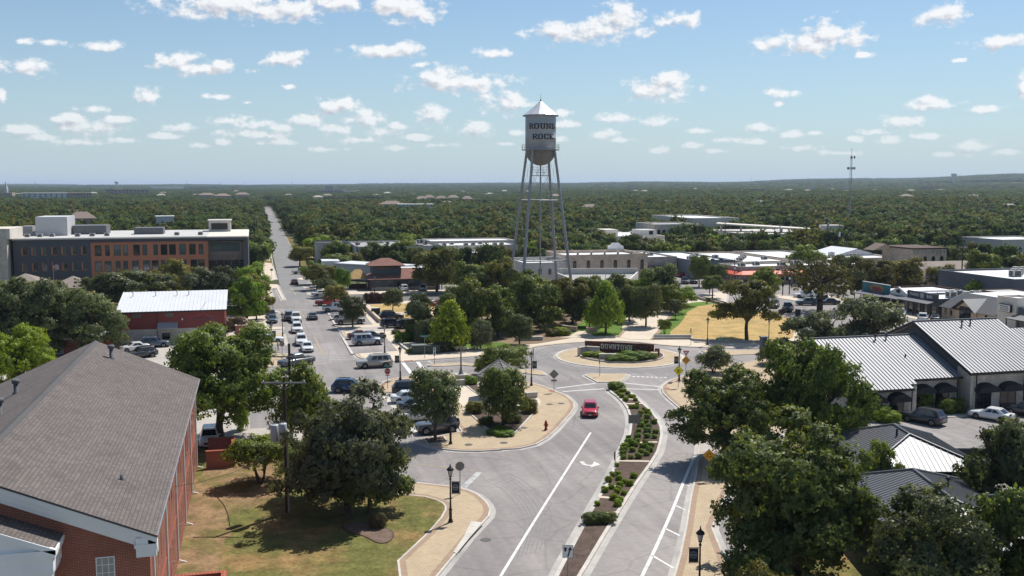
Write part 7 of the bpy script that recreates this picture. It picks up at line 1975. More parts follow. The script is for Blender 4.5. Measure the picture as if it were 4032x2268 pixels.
 P['bumper'] = MB().box(-.06, .04, -hw * .80, hw * .80, -.08, .07, M_PLASTIC).mesh('bumper')
 P['plate'] = MB().box(-.012, .012, -.16, .16, -.07, .07, M_PLATE).mesh('licence_plate')
 P['mirror'] = MB().cbox(0, 0, 0, .12, .20, .14, None).mesh('mirror')
 if pick:
  P['bed'] = MB().box(-f + .14, s['rb'] - .06, -hw * .74, hw * .74, s['tail'] - .02, s['tail'] + .016, M_PLASTIC).mesh('cargo_bed')
 if kind == 'offroad':
  P['spare'] = P['wheel']
 _car[kind] = (P, s)
 return _car[kind]
def car(kind, col, x, y, hd, label, name=None, z=0.0, group=None):
 P, s = car_parts(kind)
 nm = name or {'sedan': 'sedan_car', 'hatch': 'compact_car', 'suv': 'suv', 'bigsuv': 'suv', 'offroad': 'off_road_car', 'pickup': 'pickup_truck'}[kind]
 t = thing(nm, (x, y, z), hd, label, 'pickup' if kind == 'pickup' else 'car', group)
 L, W = s['L'], s['W']; f = L / 2; hw = W / 2
 pm = CARC[col]
 link_mesh('body', P['body'], None, t, obj_mat=pm)
 for k in ('windshield', 'rear_window'):
  link_mesh(k, P[k], None, t)
 link_mesh('side_window', P['side_window_l'], None, t); link_mesh('side_window', P['side_window_r'], None, t)
 for sx in (1, -1):
  for sy in (1, -1):
   wx = sx * s['wb'] / 2 - (.02 if sx > 0 else .05)
   o = link_mesh('wheel', P['wheel'], None, t, (wx, sy * (hw - .09), s['r'])); o.rotation_euler = (-sy * pi / 2, 0, 0)
   link_mesh('rim', P['rim'], None, o)
   a = link_mesh('wheel_arch', P['arch'], None, t, (wx, sy * (hw - .012), s['r'] + .02)); a.rotation_euler = (-sy * pi / 2, 0, 0)
 for sy in (1, -1):
  o = link_mesh('headlight', P['headlight'], None, t, (f - .06, sy * hw * .66, s['hood'] * .76)); o.scale = (1, sy, 1)
  link_mesh('tail_light', P['tail_light'], None, t, (-f + .03, sy * hw * .76, s['tail'] - .22))
  link_mesh('mirror', P['mirror'], None, t, (s['ws'] - .30, sy * (hw + .06), s['belt'] + .06), obj_mat=pm)
 link_mesh('grille', P['grille'], None, t, (f - .01, 0, s['hood'] * .68))
 link_mesh('bumper', P['bumper'], None, t, (f - .05, 0, s['gc'] + .15)); link_mesh('bumper', P['bumper'], None, t, (-f + .06, 0, s['gc'] + .18))
 link_mesh('licence_plate', P['plate'], None, t, (f + .02, 0, s['gc'] + .22)); link_mesh('licence_plate', P['plate'], None, t, (-f - .01, 0, s['tail'] - .38))
 if 'bed' in P:
  link_mesh('cargo_bed', P['bed'], None, t)
 if 'spare' in P:
  o = link_mesh('spare_wheel', P['spare'], None, t, (-f - .08, 0, 1.0)); o.rotation_euler = (0, pi / 2, 0)
 return t
S_, N_, E_, W_ = -pi / 2, pi / 2, 0.0, pi
VEH = [
 ('hatch', 'red', (37.75,109), RAD(251), 'red compact car driving towards us below the roundabout', 0),
 ('sedan', 'white', (7.82,163.16), S_ + .02, 'white sedan first in the queue at the crossing', 0),
 ('suv', 'white', (7.21,169.93), S_, 'white SUV second in the queue at the crossing', 0),
 ('suv', 'white', (7.1,184.58), S_, 'white SUV with dark grille third in the queue', 0),
 ('pickup', 'white', (7.49,198.84), S_, 'tall white truck fourth in the queue', 0),
 ('suv', 'dgrey', (6.25,201.43), S_, 'dark car half hidden behind the tall white truck', 0),
 ('sedan', 'grey', (10.9,201.89), N_, 'grey sedan driving away up the street', 0),
 ('sedan', 'maroon', (10.17,274.09), N_, 'dark maroon car driving away beyond the junction', 0),
 ('bigsuv', 'beige', (16.7,145.71), W_ + .03, 'champagne SUV turning at the crossing', 0),
 ('pickup', 'grey', (5.56,149.68), RAD(214), 'grey pickup behind the transformer pole', 0),
 ('suv', 'blue', (11.62,128.95), RAD(-12), 'blue SUV entering the bend above the big lawn tree', 0),
 ('suv', 'black', (19.04,125.63), RAD(-4), 'black SUV parked first beside the gazebo plaza', .0),
 ('sedan', 'white', (18.2,120.92), RAD(-2), 'white sedan parked second beside the gazebo plaza', .0),
 ('sedan', 'dgrey', (18.38,116.66), RAD(0), 'charcoal sedan parked third beside the gazebo plaza', .0),
 ('pickup', 'white', (17.76,110.83), RAD(2), 'white pickup parked fourth beside the gazebo plaza', .0),
 ('offroad', 'grey', (18.76,105.13), RAD(184), 'grey off-roader with spare wheel parked under the young oak', .0),
 ('bigsuv', 'silver', (17.93,165.97), RAD(4), 'silver SUV in the park side parking bay', .14),
 ('sedan', 'maroon', (17.61,172.85), RAD(4), 'maroon car beyond the silver SUV in the parking bay', .14),
 ('sedan', 'dgrey', (19.39,171.89), RAD(4), 'charcoal car between the maroon car and the silver SUV', .14),
 ('pickup', 'tan', (17.4,191.86), RAD(2), 'drab tan pickup under the round street tree', .14),
 ('pickup', 'white', (17.26,199.57), RAD(2), 'white pickup behind the drab tan pickup', .14),
 ('pickup', 'white', (16.36,212.13), RAD(2), 'white pickup by the red hydrant near the junction', .14),
 ('pickup', 'pickupred', (15.58,224.12), RAD(2), 'red pickup half hidden by a street tree at the junction', 0),
 ('suv', 'navy', (24.79,185.13), RAD(2), 'navy SUV parked beside the park wall', .15),
 ('suv', 'black', (26.03,196.31), RAD(2), 'black car behind the navy SUV by the park', .15),
 ('suv', 'black', (27.64,183.52), RAD(2), 'black car nosed under the dusky tree beside the navy SUV', .15),
 ('sedan', 'bluegrey', (2.98,199.04), S_, 'grey sedan parked facing us on the left street side', 0),
 ('sedan', 'dgrey', (2.91,206.67), S_, 'darker sedan parked behind the grey one on the left street side', 0),
 ('sedan', 'white', (2.12,173.65), RAD(-4), 'white sedan side on by the left corner lamp', 0),
 ('suv', 'bluegrey', (-16.54,173.32), RAD(3), 'blue grey SUV along the stone base of the red building', 0),
 ('suv', 'white', (-10.83,177.77), RAD(3), 'white SUV by the stone base of the red building', 0),
 ('suv', 'dgrey', (-17.63,163.05), RAD(205), 'dark SUV behind the hall roof in the car park', 0),
 ('sedan', 'white', (-19.42,170.04), RAD(200), 'white car between the dark vehicles behind the hall roof', 0),
 ('pickup', 'dgrey', (-22.53,173.06), RAD(190), 'dark truck with a shiny bonnet behind the hall ridge', 0),
 ('suv', 'white', (-5.07,106.11), S_, 'white service vehicle parked by the bin enclosure', 0),
 ('suv', 'white', (36.31,249.51), N_, 'white SUV parked in front of the restaurant', .0),
 ('suv', 'silver', (41.26,249.16), N_ - .2, 'silver SUV parked at the right end of the restaurant', .0),
 ('sedan', 'white', (15.41,243.56), RAD(14), 'white car under the junction street tree', 0),
 ('sedan', 'pickupred', (39.59,215.97), RAD(8), 'red car glimpsed behind the park trees', 0),
 ('pickup', 'white', (13.55,305.64), RAD(6), 'white pickup parked along the upper street', 0),
 ('pickup', 'black', (109.89,189.21), RAD(235), 'black pickup driving along the east street', 0),
 ('suv', 'grey', (110.11,195.35), RAD(235), 'grey SUV behind the yellowing pecan', 0),
 ('suv', 'dgrey', (113.23,249.15), RAD(250), 'dark SUV with sun glare waiting at the signals', 0),
 ('suv', 'black', (115.93,249.35), RAD(250), 'black SUV with sun glare beside the other at the signals', 0),
 ('sedan', 'pickupred', (121.16,267.77), RAD(200), 'red car beyond the junction signals', 0),
 ('sedan', 'silver', (122.93,275.12), RAD(200), 'silver car beyond the red car at the junction', 0),
 ('sedan', 'silver', (127.69,240.67), RAD(185), 'silver car passing the red awning', 0),
 ('suv', 'bluegrey', (119.48,197.55), RAD(160), 'blue grey SUV parked beyond the sparse oak', 0),
 ('suv', 'white', (126.57,210.52), RAD(160), 'white car parked behind the blue grey SUV', 0),
 ('suv', 'dgrey', (124.96,201.88), RAD(160), 'dark SUV behind the trunk of the sparse oak', 0),
 ('sedan', 'black', (125.06,197.57), RAD(160), 'black car right of the sparse oak trunk', 0),
 ('pickup', 'white', (126.73,174.26), RAD(52), 'white pickup parked outside the piano bar', 0),
 ('suv', 'white', (127.54,168.25), RAD(52), 'white SUV parked right of the piano bar pickup', 0),
 ('sedan', 'dgrey', (130.08,167.88), RAD(52), 'dark car peeping over the metal roof ridge by the cinema', 0),
 ('suv', 'dgrey', (72.62,95), RAD(115), 'dark grey crossover parked at the metal-roofed shops', .15),
 ('sedan', 'white', (81.17,94.39), RAD(118), 'white sedan parked at the metal-roofed shops', .15),
 ('suv', 'black', (86.49,94.95), RAD(118), 'black car cut by the right frame edge at the shops', .15),
 ('pickup', 'white', (219.25,453.7), RAD(180), 'white truck on the drive by the old stone row', 0),
]
for (k, c, p, hd, lab, z) in VEH:
 car(k, c, p[0], p[1], hd, lab, z=z)
# ------------------------------------------------------------------ water tower
TX, TY = 65.7, 226.7
M_TANK = mat('weathered_tank_paint', (0.37, 0.38, 0.40), 0.5, var=0.10, vscale=0.35, fine=0.05, fscale=2, metal=0.15)
M_TANKROOF = mat('silver_tank_roof', (0.62, 0.63, 0.64), 0.42, var=0.08, vscale=0.5, metal=0.25)
M_BOWL = mat('stained_tank_bowl', (0.20, 0.19, 0.18), 0.6, var=0.18, vscale=0.5, fine=0.06, fscale=2)
M_LEG = mat('grey_tower_steel', (0.30, 0.31, 0.32), 0.55, var=0.14, vscale=0.5, metal=0.3)
r = thing('water_tower', (TX, TY, 0), 0, 'tall grey water tower lettered ROUND ROCK on four steel legs', 'water tower')
RT, ZB, ZT = 3.6, 35.0, 43.1
MB().lathe([(RT, ZB), (RT, ZB + 2.7), (RT + .012, ZB + 2.71), (RT + .012, ZB + 2.76), (RT, ZB + 2.77), (RT, ZB + 5.4), (RT + .012, ZB + 5.41), (RT + .012, ZB + 5.46), (RT, ZB + 5.47), (RT, ZT)], 0, 0, 48, M_TANK).build('tank', r)
MB().lathe([(.25, 31.35)] + [(RT * sin(a * pi / 24), ZB - (ZB - 31.3) * cos(a * pi / 24)) for a in range(2, 13)], 0, 0, 40, M_BOWL).build('bowl', r)
# conical roof in wedge sheets
wd = MB(); n = 16
for i in range(n):
 a0, a1 = 2 * pi * i / n, 2 * pi * (i + 1) / n
 wd.add([(4.15 * cos(a0), 4.15 * sin(a0), ZT - .08), (4.15 * cos(a1), 4.15 * sin(a1), ZT - .08), (0.15 * cos(a1), .15 * sin(a1), 46.3), (.15 * cos(a0), .15 * sin(a0), 46.3)], [(0, 1, 2, 3)], M_TANKROOF)
 wd.add([(4.15 * cos(a0), 4.15 * sin(a0), ZT - .08), (4.15 * cos(a1), 4.15 * sin(a1), ZT - .08), (3.5 * cos(a1), 3.5 * sin(a1), ZT - .1), (3.5 * cos(a0), 3.5 * sin(a0), ZT - .1)], [(3, 2, 1, 0)], M_BOWL)
cone = wd.build('cone_roof', r)
MB().tube((0, 0, 46.2), (0, 0, 48.0), .05, .03, mat=M_LEG).lathe([(.12, 46.25), (.22, 46.45), (.16, 46.7), (.05, 46.75)], 0, 0, 10, M_LEG).build('finial', cone)
for i in range(24):
 a = 2 * pi * i / 24
 MB().cbox(4.1 * cos(a), 4.1 * sin(a), ZT - .2, .25, .5, .22, M_LEG, rz=a).build('eave_bracket', cone)
# balcony
bl = MB()
for i in range(48):
 a0, a1 = 2 * pi * i / 48, 2 * pi * (i + 1) / 48
 for z0, z1, r0, r1 in ((34.9, 35.05, RT + .01, 4.45),):
  bl.add([(r0 * cos(a0), r0 * sin(a0), z1), (r1 * cos(a0), r1 * sin(a0), z1), (r1 * cos(a1), r1 * sin(a1), z1), (r0 * cos(a1), r0 * sin(a1), z1)], [(0, 1, 2, 3)], M_LEG)
  bl.add([(r0 * cos(a0), r0 * sin(a0), z0), (r1 * cos(a0), r1 * sin(a0), z0), (r1 * cos(a1), r1 * sin(a1), z0), (r0 * cos(a1), r0 * sin(a1), z0)], [(3, 2, 1, 0)], M_LEG)
  bl.add([(r1 * cos(a0), r1 * sin(a0), z0), (r1 * cos(a1), r1 * sin(a1), z0), (r1 * cos(a1), r1 * sin(a1), z1), (r1 * cos(a0), r1 * sin(a0), z1)], [(0, 1, 2, 3)], M_LEG)
bal = bl.build('balcony', r)
rl = MB()
for z in (35.6, 36.15):
 for i in range(32):
  a0, a1 = 2 * pi * i / 32, 2 * pi * (i + 1) / 32
  rl.tube((4.4 * cos(a0), 4.4 * sin(a0), z), (4.4 * cos(a1), 4.4 * sin(a1), z), .035, n=5, mat=M_LEG, caps=False)
for i in range(16):
 a = 2 * pi * i / 16
 rl.tube((4.4 * cos(a), 4.4 * sin(a), 35.05), (4.4 * cos(a), 4.4 * sin(a), 36.15), .035, n=5, mat=M_LEG)
rl.build('railing', bal)
# legs, struts, rods
A0, A1 = 6.3, 2.62
def leg_at(sx, sy, z):
 k = A0 + (A1 - A0) * z / 35.0
 return Vector((sx * k, sy * k, z))
for sx in (1, -1):
 for sy in (1, -1):
  m = MB(); p, q = leg_at(sx, sy, 0), leg_at(sx, sy, 35.2)
  m.tube(p, q, .36, .30, 10, M_LEG)
  m.box(p.x - .6, p.x + .6, p.y - .6, p.y + .6, -.05, .5, M_CONC)
  for z in range(2, 35, 2):
   c = leg_at(sx, sy, z + .0); m.lathe([(.33, z), (.33, z + .12)], c.x, c.y, 8, M_LEG)
  m.build('leg', r)
for z in (9.2, 23.2):
 cs = [leg_at(sx, sy, z) for sx, sy in ((1, 1), (-1, 1), (-1, -1), (1, -1))]
 for i in range(4):
  MB().tube(cs[i], cs[(i + 1) % 4], .15, n=7, mat=M_LEG).build('strut', r)
for (z0, z1) in ((.6, 9.2), (9.2, 23.2), (23.2, 34.0)):
 for i, (a, b) in enumerate((((1, 1), (-1, 1)), ((-1, 1), (-1, -1)), ((-1, -1), (1, -1)), ((1, -1), (1, 1)))):
  MB().tube(leg_at(*a, z0), leg_at(*b, z1), .028, n=5, mat=M_LEG).build('tie_rod', r)
  MB().tube(leg_at(*b, z0), leg_at(*a, z1), .028, n=5, mat=M_LEG).build('tie_rod', r)
MB().tube((0, 0, 0), (0, 0, 31.5), .17, n=10, mat=M_LEG).build('riser_pipe', r)
ph = MB().box(-2.0, 2.0, -.5, .5, 28.9, 29.05, M_LEG)
for x in (-2.0, -.7, .7, 2.0):
 for y in (-.5, .5):
  ph.tube((x, y, 29.0), (x, y, 31.0), .04, n=5, mat=M_LEG)
for z in (29.7, 30.3, 31.0):
 for y in (-.5, .5):
  ph.tube((-2, y, z), (2, y, z), .035, n=5, mat=M_LEG)
for s in (-1, 1):
 ph.tube((s * 2.0, 0, 29), (s * .1, 0, 25.8), .035, n=5, mat=M_LEG); ph.tube((s * .7, 0, 29), (s * 2.6, 0, 26.4), .035, n=5, mat=M_LEG)
ph.build('antenna_platform', r)
ld = MB(); q0, q1 = leg_at(1, 1, 0) + Vector((-.5, 0, 0)), leg_at(1, 1, 35) + Vector((-.5, 0, 0))
for dx in (-.2, .2):
 ld.tube(q0 + Vector((dx, 0, 0)), q1 + Vector((dx, 0, 0)), .03, n=4, mat=M_LEG)
for i in range(60):
 c = q0.lerp(q1, i / 60); ld.tube(c - Vector((.2, 0, 0)), c + Vector((.2, 0, 0)), .02, n=4, mat=M_LEG)
ld.build('ladder', r)
# slab-serif letters drawn from strokes on a 6 x 8 grid: boxes (x0, z0, x1, z1) and slanted strokes
GLY = {
 'R': ([(0, 0, 3, 1.2), (.7, 0, 2.3, 8), (0, 6.8, 5, 8), (0, 3.6, 5, 4.8), (4.2, 4.4, 5.9, 7.4), (4.4, 0, 7, 1.2)], [((3.4, 4.0), (5.4, .6), 1.5)]),
 'O': ([(1, 0, 5, 1.3), (1, 6.7, 5, 8), (0, .9, 1.7, 7.1), (4.3, .9, 6, 7.1)], []),
 'U': ([(1, 0, 5.2, 1.3), (.5, .8, 2.1, 8), (4.1, .8, 5.7, 8), (-.2, 6.8, 2.8, 8), (3.4, 6.8, 6.4, 8)], []),
 'N': ([(-.2, 0, 2.8, 1.2), (.5, 0, 1.9, 8), (4.5, 0, 5.9, 8), (3.6, 6.8, 6.6, 8), (-.2, 6.8, 2.2, 8)], [((1.1, 7.4), (5.2, .5), 1.5)]),
 'D': ([(0, 0, 4.8, 1.3), (.7, 0, 2.3, 8), (0, 6.7, 4.8, 8), (4.3, .9, 6, 7.1)], []),
 'C': ([(1, 0, 5.4, 1.3), (1, 6.7, 5.4, 8), (0, .9, 1.7, 7.1), (4.5, 5.2, 6, 7.4), (4.5, .6, 6, 2.8)], []),
 'K': ([(0, 0, 3, 1.2), (.7, 0, 2.3, 8), (0, 6.8, 3, 8), (4.0, 0, 6.8, 1.2), (4.0, 6.8, 6.6, 8)], [((2.0, 3.6), (5.2, 7.2), 1.5), ((2.8, 4.4), (5.4, .6), 1.6)]),
 'W': ([(-.4, 6.8, 2.2, 8), (4.6, 6.8, 7.2, 8)], [((.9, 7.4), (2.0, .4), 1.3), ((2.0, .4), (3.4, 5.8), 1.2), ((3.4, 5.8), (4.8, .4), 1.2), ((4.8, .4), (5.9, 7.4), 1.3)]),
 'T': ([(0, 6.7, 6.2, 8), (2.3, 0, 3.9, 8), (1.4, 0, 4.8, 1.2), (0, 5.2, 1.2, 7.4), (5.0, 5.2, 6.2, 7.4)], []),
}
def glyph_quads(ch, nsub=1):
 bx, sl = GLY[ch]; q = []
 for (x0, z0, x1, z1) in bx:
  q.append([(x0, z0), (x1, z0), (x1, z1), (x0, z1)])
 for (a, b, w_) in sl:
  q.append([(a[0] - w_ / 2, a[1]), (b[0] - w_ / 2, b[1]), (b[0] + w_ / 2, b[1]), (a[0] + w_ / 2, a[1])])
 return q
M_LETTER = mat('black_lettering', (0.02, 0.02, 0.022), 0.6, var=0)
def tower_word(word, zc, hh, az_c, adv, gw):
 k = hh / 8.0
 total = len(word) * adv - (adv - 6.2 * gw)
 for i, ch in enumerate(word):
  m = MB()
  for qi, q in enumerate(glyph_quads(ch)):
   vs = []
   for (gx, gz) in q:
    s_ = -total / 2 + i * adv + gx * gw
    th = az_c + s_ / RT
    rr = RT + .03 + qi * .0015
    vs.append((rr * cos(th), rr * sin(th), zc - hh / 2 + gz * k))
   m.add(vs, [(0, 1, 2, 3)], M_LETTER)
  m.build('letter', r)
# the words sit a little right of the side facing the camera
TAZ = atan2(-TY, -TX) + .32
tower_word('ROUND', 40.35, 1.25, TAZ - .18, 1.42, .20)
tower_word('ROCK', 37.95, 1.25, TAZ - .13, 1.36, .19)
# ------------------------------------------------------------------ street lamps
M_LAMPGLASS = mat('frosted_lamp_glass', (0.55, 0.53, 0.48), 0.35, var=0)
M_BANNER = mat('navy_banner', (0.022, 0.026, 0.036), 0.8, var=0.08)
M_EMBLEM = mat('pale_emblem', (0.32, 0.33, 0.34), 0.8, var=0)
lp = {}
lp['post'] = MB().lathe([(.20, 0), (.20, .10), (.16, .16), (.16, .22), (.12, .30), (.115, .95), (.14, 1.0), (.14, 1.06), (.075, 1.15), (.055, 3.45), (.09, 3.48), (.09, 3.58), (.05, 3.62), (.05, 3.75)], 0, 0, 12, M_BLACK).mesh('post')
lp['glass'] = MB().lathe([(.10, 3.80), (.21, 4.28)], 0, 0, 8, M_LAMPGLASS, smooth=False).mesh('lamp_glass')
lt = MB().lathe([(.12, 3.72), (.12, 3.80), (.09, 3.81)], 0, 0, 8, M_BLACK).lathe([(.29, 4.26), (.29, 4.32), (.20, 4.44), (.10, 4.50), (.06, 4.60), (.05, 4.62), (.02, 4.80)], 0, 0, 10, M_BLACK)
for i in range(8):
 a = 2 * pi * i / 8
 lt.tube((.115 * cos(a), .115 * sin(a), 3.8), (.225 * cos(a), .225 * sin(a), 4.28), .012, n=4, mat=M_BLACK)
lp['lantern'] = lt.mesh('lantern')
lp['banner'] = MB().box(.10, .72, -.012, .012, 2.35, 3.30, M_BANNER).mesh('banner')
lp['arm'] = MB().tube((0, 0, 3.34), (.78, 0, 3.34), .02, n=6, mat=M_BLACK).tube((0, 0, 2.31), (.78, 0, 2.31), .02, n=6, mat=M_BLACK).mesh('banner_arm')
em = MB()
for i in range(24):
 a0, a1 = 2 * pi * i / 24, 2 * pi * (i + 1) / 24
 for sy in (-.016, .016):
  for r0, r1 in ((.20, .235), (.13, .15)):
   em.add([(.41 + r0 * cos(a0), sy, 2.85 + r0 * sin(a0)), (.41 + r1 * cos(a0), sy, 2.85 + r1 * sin(a0)), (.41 + r1 * cos(a1), sy, 2.85 + r1 * sin(a1)), (.41 + r0 * cos(a1), sy, 2.85 + r0 * sin(a1))], [(0, 1, 2, 3)], M_EMBLEM)
for sy in (-.016, .016):
 em.add([(.23, sy, 2.82), (.59, sy, 2.82), (.59, sy, 2.88), (.23, sy, 2.88)], [(0, 1, 2, 3)], M_EMBLEM)
lp['emblem'] = em.mesh('emblem')
def lamp(p, label, rz=0.0, banner=True, z=.13, second=False):
 t = thing('street_lamp', (p[0], p[1], z), rz, label, 'street lamp', 'black street lamps with lanterns')
 link_mesh('post', lp['post'], None, t)
 l_ = link_mesh('lantern', lp['lantern'], None, t)
 link_mesh('lamp_glass', lp['glass'], None, l_)
 if banner:
  b = link_mesh('banner', lp['banner'], None, t)
  link_mesh('emblem', lp['emblem'], None, b)
  link_mesh('banner_arm', lp['arm'], None, t)
 return t
CR = -RAD(14)
lamp((14.58,75.82), 'black street lamp with a navy banner on the lawn side pavement', CR)
lamp((27.55,57.5), 'black street lamp with a navy banner at the bottom edge near the median', CR + pi)
lamp((19.18,99.45), 'black street lamp beside the young oak on the gazebo plaza', CR + pi)
lamp((19.01,134.92), 'black street lamp with banner next to the red stop sign', CR + pi)
lamp((35.43,126.33), 'black street lamp with banner at the roundabout edge of the gazebo plaza', CR)
lamp((19.67,156.94), 'black street lamp by the silver SUV in the parking bay', CR + pi)
lamp((56.07,124.67), 'black street lamp with banner behind the pedestrian warning sign', CR + pi)
lamp((73.2,151.58), 'black street lamp in front of the dry lawn', CR, False)
lamp((82.99,148.7), 'black street lamp right of the pecan trunk by the gatepost', CR, False)
lamp((2.23,163.27), 'black street lamp with banner at the left corner by the white sedan', CR)
lamp((1.51,298.16), 'black street lamp on the pale corner pavement up the street', CR)
lamp((4.32,175.92), 'short black lamp at the left kerb beside the queue', CR, False)
lamp((17.81,214.79), 'black street lamp with banner by the park side street trees', CR + pi)
lamp((27.89,240.43), 'black street lamp in front of the restaurant', CR, False)
lamp((135.54,174.55), 'black street lamp outside the piano bar', CR, False)
lamp((136.55,154.34), 'black street lamp below the marquee tower', CR, False)
# ------------------------------------------------------------------ signs
M_SIGNPOST = mat('steel_sign_post', (0.26, 0.26, 0.25), 0.6, var=0.1, metal=0.3)
M_SIGNBACK = mat('bare_aluminium_sign', (0.22, 0.215, 0.20), 0.55, var=0.1, metal=0.3)
M_STOP = mat('stop_red', (0.42, 0.012, 0.016), 0.5, var=0)
M_SIGNWHITE = mat('sign_white', (0.68, 0.68, 0.67), 0.5, var=0)
M_YEL = mat('warning_yellow', (0.62, 0.30, 0.012), 0.5, var=0)
M_YG = mat('fluorescent_yellow_green', (0.62, 0.60, 0.02), 0.5, var=0)
M_GREEN = mat('street_sign_green', (0.012, 0.16, 0.10), 0.5, var=0)
def ngon(n, rr, rot=0.0, sx=1.0):
 return [(rr * sx * cos(2 * pi * i / n + rot), rr * sin(2 * pi * i / n + rot)) for i in range(n)]
def plate(parent, pts, zc, front, back, name, y=-.05, th=.012):
 """sign plate in the local xz plane, front towards -y"""
 n = len(pts)
 m = MB()
 if sum(pts[i][0] * pts[(i + 1) % n][1] - pts[(i + 1) % n][0] * pts[i][1] for i in range(n)) < 0:
  pts = pts[::-1]
 fv = [(x, y, zc + z) for x, z in pts]; bv = [(x, y + th, zc + z) for x, z in pts]
 m.add(fv, [tuple(range(n))], front)
 m.add(bv, [tuple(range(n - 1, -1, -1))], back)
 m.add(fv + bv, [(i, n + i, n + (i + 1) % n, (i + 1) % n) for i in range(n)], back)
 return m.build(name, parent)
def sign_post(p, label, h, rz, name='road_sign', z=.13, cat='sign'):
 t = thing(name, (p[0], p[1], z), rz, label, cat)
 MB().tube((0, 0, 0), (0, 0, h), .038, n=8, mat=M_SIGNPOST).build('post', t)
 return t
def text_on(parent, body, size, zc, col, y=-.066, x=0.0):
 me = text_mesh(body, size, .002)
 me.materials.clear(); me.materials.append(col)
 o = link_mesh('lettering', me, None, parent, (x, y, zc)); o.rotation_euler = (pi / 2, 0, 0)
 return o
def fill(parent, polys, zc, col, name, y=-.056):
 m = MB()
 for k, q in enumerate(polys):
  if sum(q[i][0] * q[(i + 1) % len(q)][1] - q[(i + 1) % len(q)][0] * q[i][1] for i in range(len(q))) < 0:
   q = q[::-1]
  m.add([(x, y - k * .0006, zc + z) for x, z in q], [tuple(range(len(q)))], col)
 return m.build(name, parent)
def facing(p, turn=0.0):
 """rotation that turns a plate at p towards the camera side of the street"""
 return -atan2(p[0], p[1]) + turn
def roundabout_mark(t, zc, k=1.0, yy=-.056):
 polys = []
 for s in range(3):
  a = s * 2 * pi / 3 + .3
  for i in range(5):
   a0, a1 = a + i * .26, a + (i + 1) * .26
   polys.append([(k * .17 * cos(a0), k * .17 * sin(a0)), (k * .25 * cos(a0), k * .25 * sin(a0)), (k * .25 * cos(a1), k * .25 * sin(a1)), (k * .17 * cos(a1), k * .17 * sin(a1))])
  ae = a + 1.3
  polys.append([(k * .10 * cos(ae), k * .10 * sin(ae)), (k * .33 * cos(ae), k * .33 * sin(ae)), (k * .22 * cos(ae + .42), k * .22 * sin(ae + .42))])
 return fill(t, polys, zc, M_LETTER, 'circling_arrows', yy)
p = (16.5,129.04)
t = sign_post(p, 'red stop sign under a green street name blade', 3.1, facing(p), 'stop_sign')
plate(t, ngon(8, .42, pi / 8), 2.35, M_SIGNWHITE, M_SIGNBACK, 'sign_border', y=-.048)
pl_ = plate(t, ngon(8, .39, pi / 8), 2.35, M_STOP, M_STOP, 'sign_face', y=-.062); text_on(t, 'STOP', .32, 2.35, M_SIGNWHITE, -.068)
plate(t, [(-.28, -.06), (.28, -.06), (.28, .06), (-.28, .06)], 1.84, M_STOP, M_SIGNBACK, 'lower_plate')
b_ = plate(t, [(-.5, -.11), (.62, -.11), (.62, .11), (-.5, .11)], 3.0, M_GREEN, M_GREEN, 'name_blade'); text_on(t, 'Main St', .17, 3.0, M_SIGNWHITE)
for (p, lab, w_, hgt, txt) in (((25.07,150.64), 'green street name blade on a post at the park corner', .75, 3.6, 'Round Rock'), ((71.67,143.73), 'green guide sign on the right splitter island', .7, 2.35, 'Mays St')):
 t = sign_post(p, lab, hgt, facing(p), 'street_name_sign')
 plate(t, [(-w_, -.16), (w_, -.16), (w_, .16), (-w_, .16)], hgt - .12, M_GREEN, M_SIGNBACK, 'name_blade'); text_on(t, txt, .22, hgt - .12, M_SIGNWHITE)
def keep_right(p, label, z=.13, hgt=2.6, k=1.0):
 t = sign_post(p, label, hgt, facing(p), 'keep_right_sign', z)
 zc = hgt - .45 * k
 plate(t, [(-.36 * k, -.45 * k), (.36 * k, -.45 * k), (.36 * k, .45 * k), (-.36 * k, .45 * k)], zc, M_LETTER, M_SIGNBACK, 'sign_border', y=-.048)
 plate(t, [(-.34 * k, -.43 * k), (.34 * k, -.43 * k), (.34 * k, .43 * k), (-.34 * k, .43 * k)], zc, M_SIGNWHITE, M_SIGNWHITE, 'sign_face', y=-.062)
 fill(t, [[(-.27 * k, .28 * k), (-.07 * k, .28 * k), (-.11 * k, 0), (-.23 * k, 0)], [(-.05 * k, -.36 * k), (.05 * k, -.36 * k), (.12 * k, -.1 * k), (.02 * k, -.1 * k)], [(.02 * k, -.1 * k), (.12 * k, -.1 * k), (.2 * k, .14 * k), (.1 * k, .14 * k)], [(.0, .1 * k), (.3 * k, .1 * k), (.15 * k, .34 * k)]], zc, M_LETTER, 'keep_right_arrow', -.064)
 return t
keep_right((19.98,62.02), 'white keep right sign at the near tip of the median')
p = (25.64,145.17)
t = sign_post(p, 'tall white arrow sign on the left splitter island', 2.4, facing(p), 'arrow_sign', .12)
plate(t, [(-.2, -.62), (.2, -.62), (.2, .62), (-.2, .62)], 1.95, M_SIGNWHITE, M_SIGNBACK, 'sign_face')
fill(t, [[(-.08, .15), (.06, .15), (.02, .5), (-.12, .5)], [(-.15, .35), (.1, .48), (-.05, .58)], [(-.1, -.5), (.04, -.5), (.1, -.1), (-.04, -.1)], [(-.1, -.15), (.16, -.12), (.06, .08)]], 1.95, M_LETTER, 'arrow_mark')
p = (57.34,125.29)
t = sign_post(p, 'yield triangle above an orange roundabout diamond', 4.0, facing(p), 'yield_sign')
plate(t, [(-.45, .36), (.45, .36), (0, -.42)], 3.6, M_STOP, M_SIGNBACK, 'yield_border', y=-.05)
plate(t, [(-.24, .23), (.24, .23), (0, -.18)], 3.6, M_SIGNWHITE, M_SIGNWHITE, 'yield_face', y=-.064)
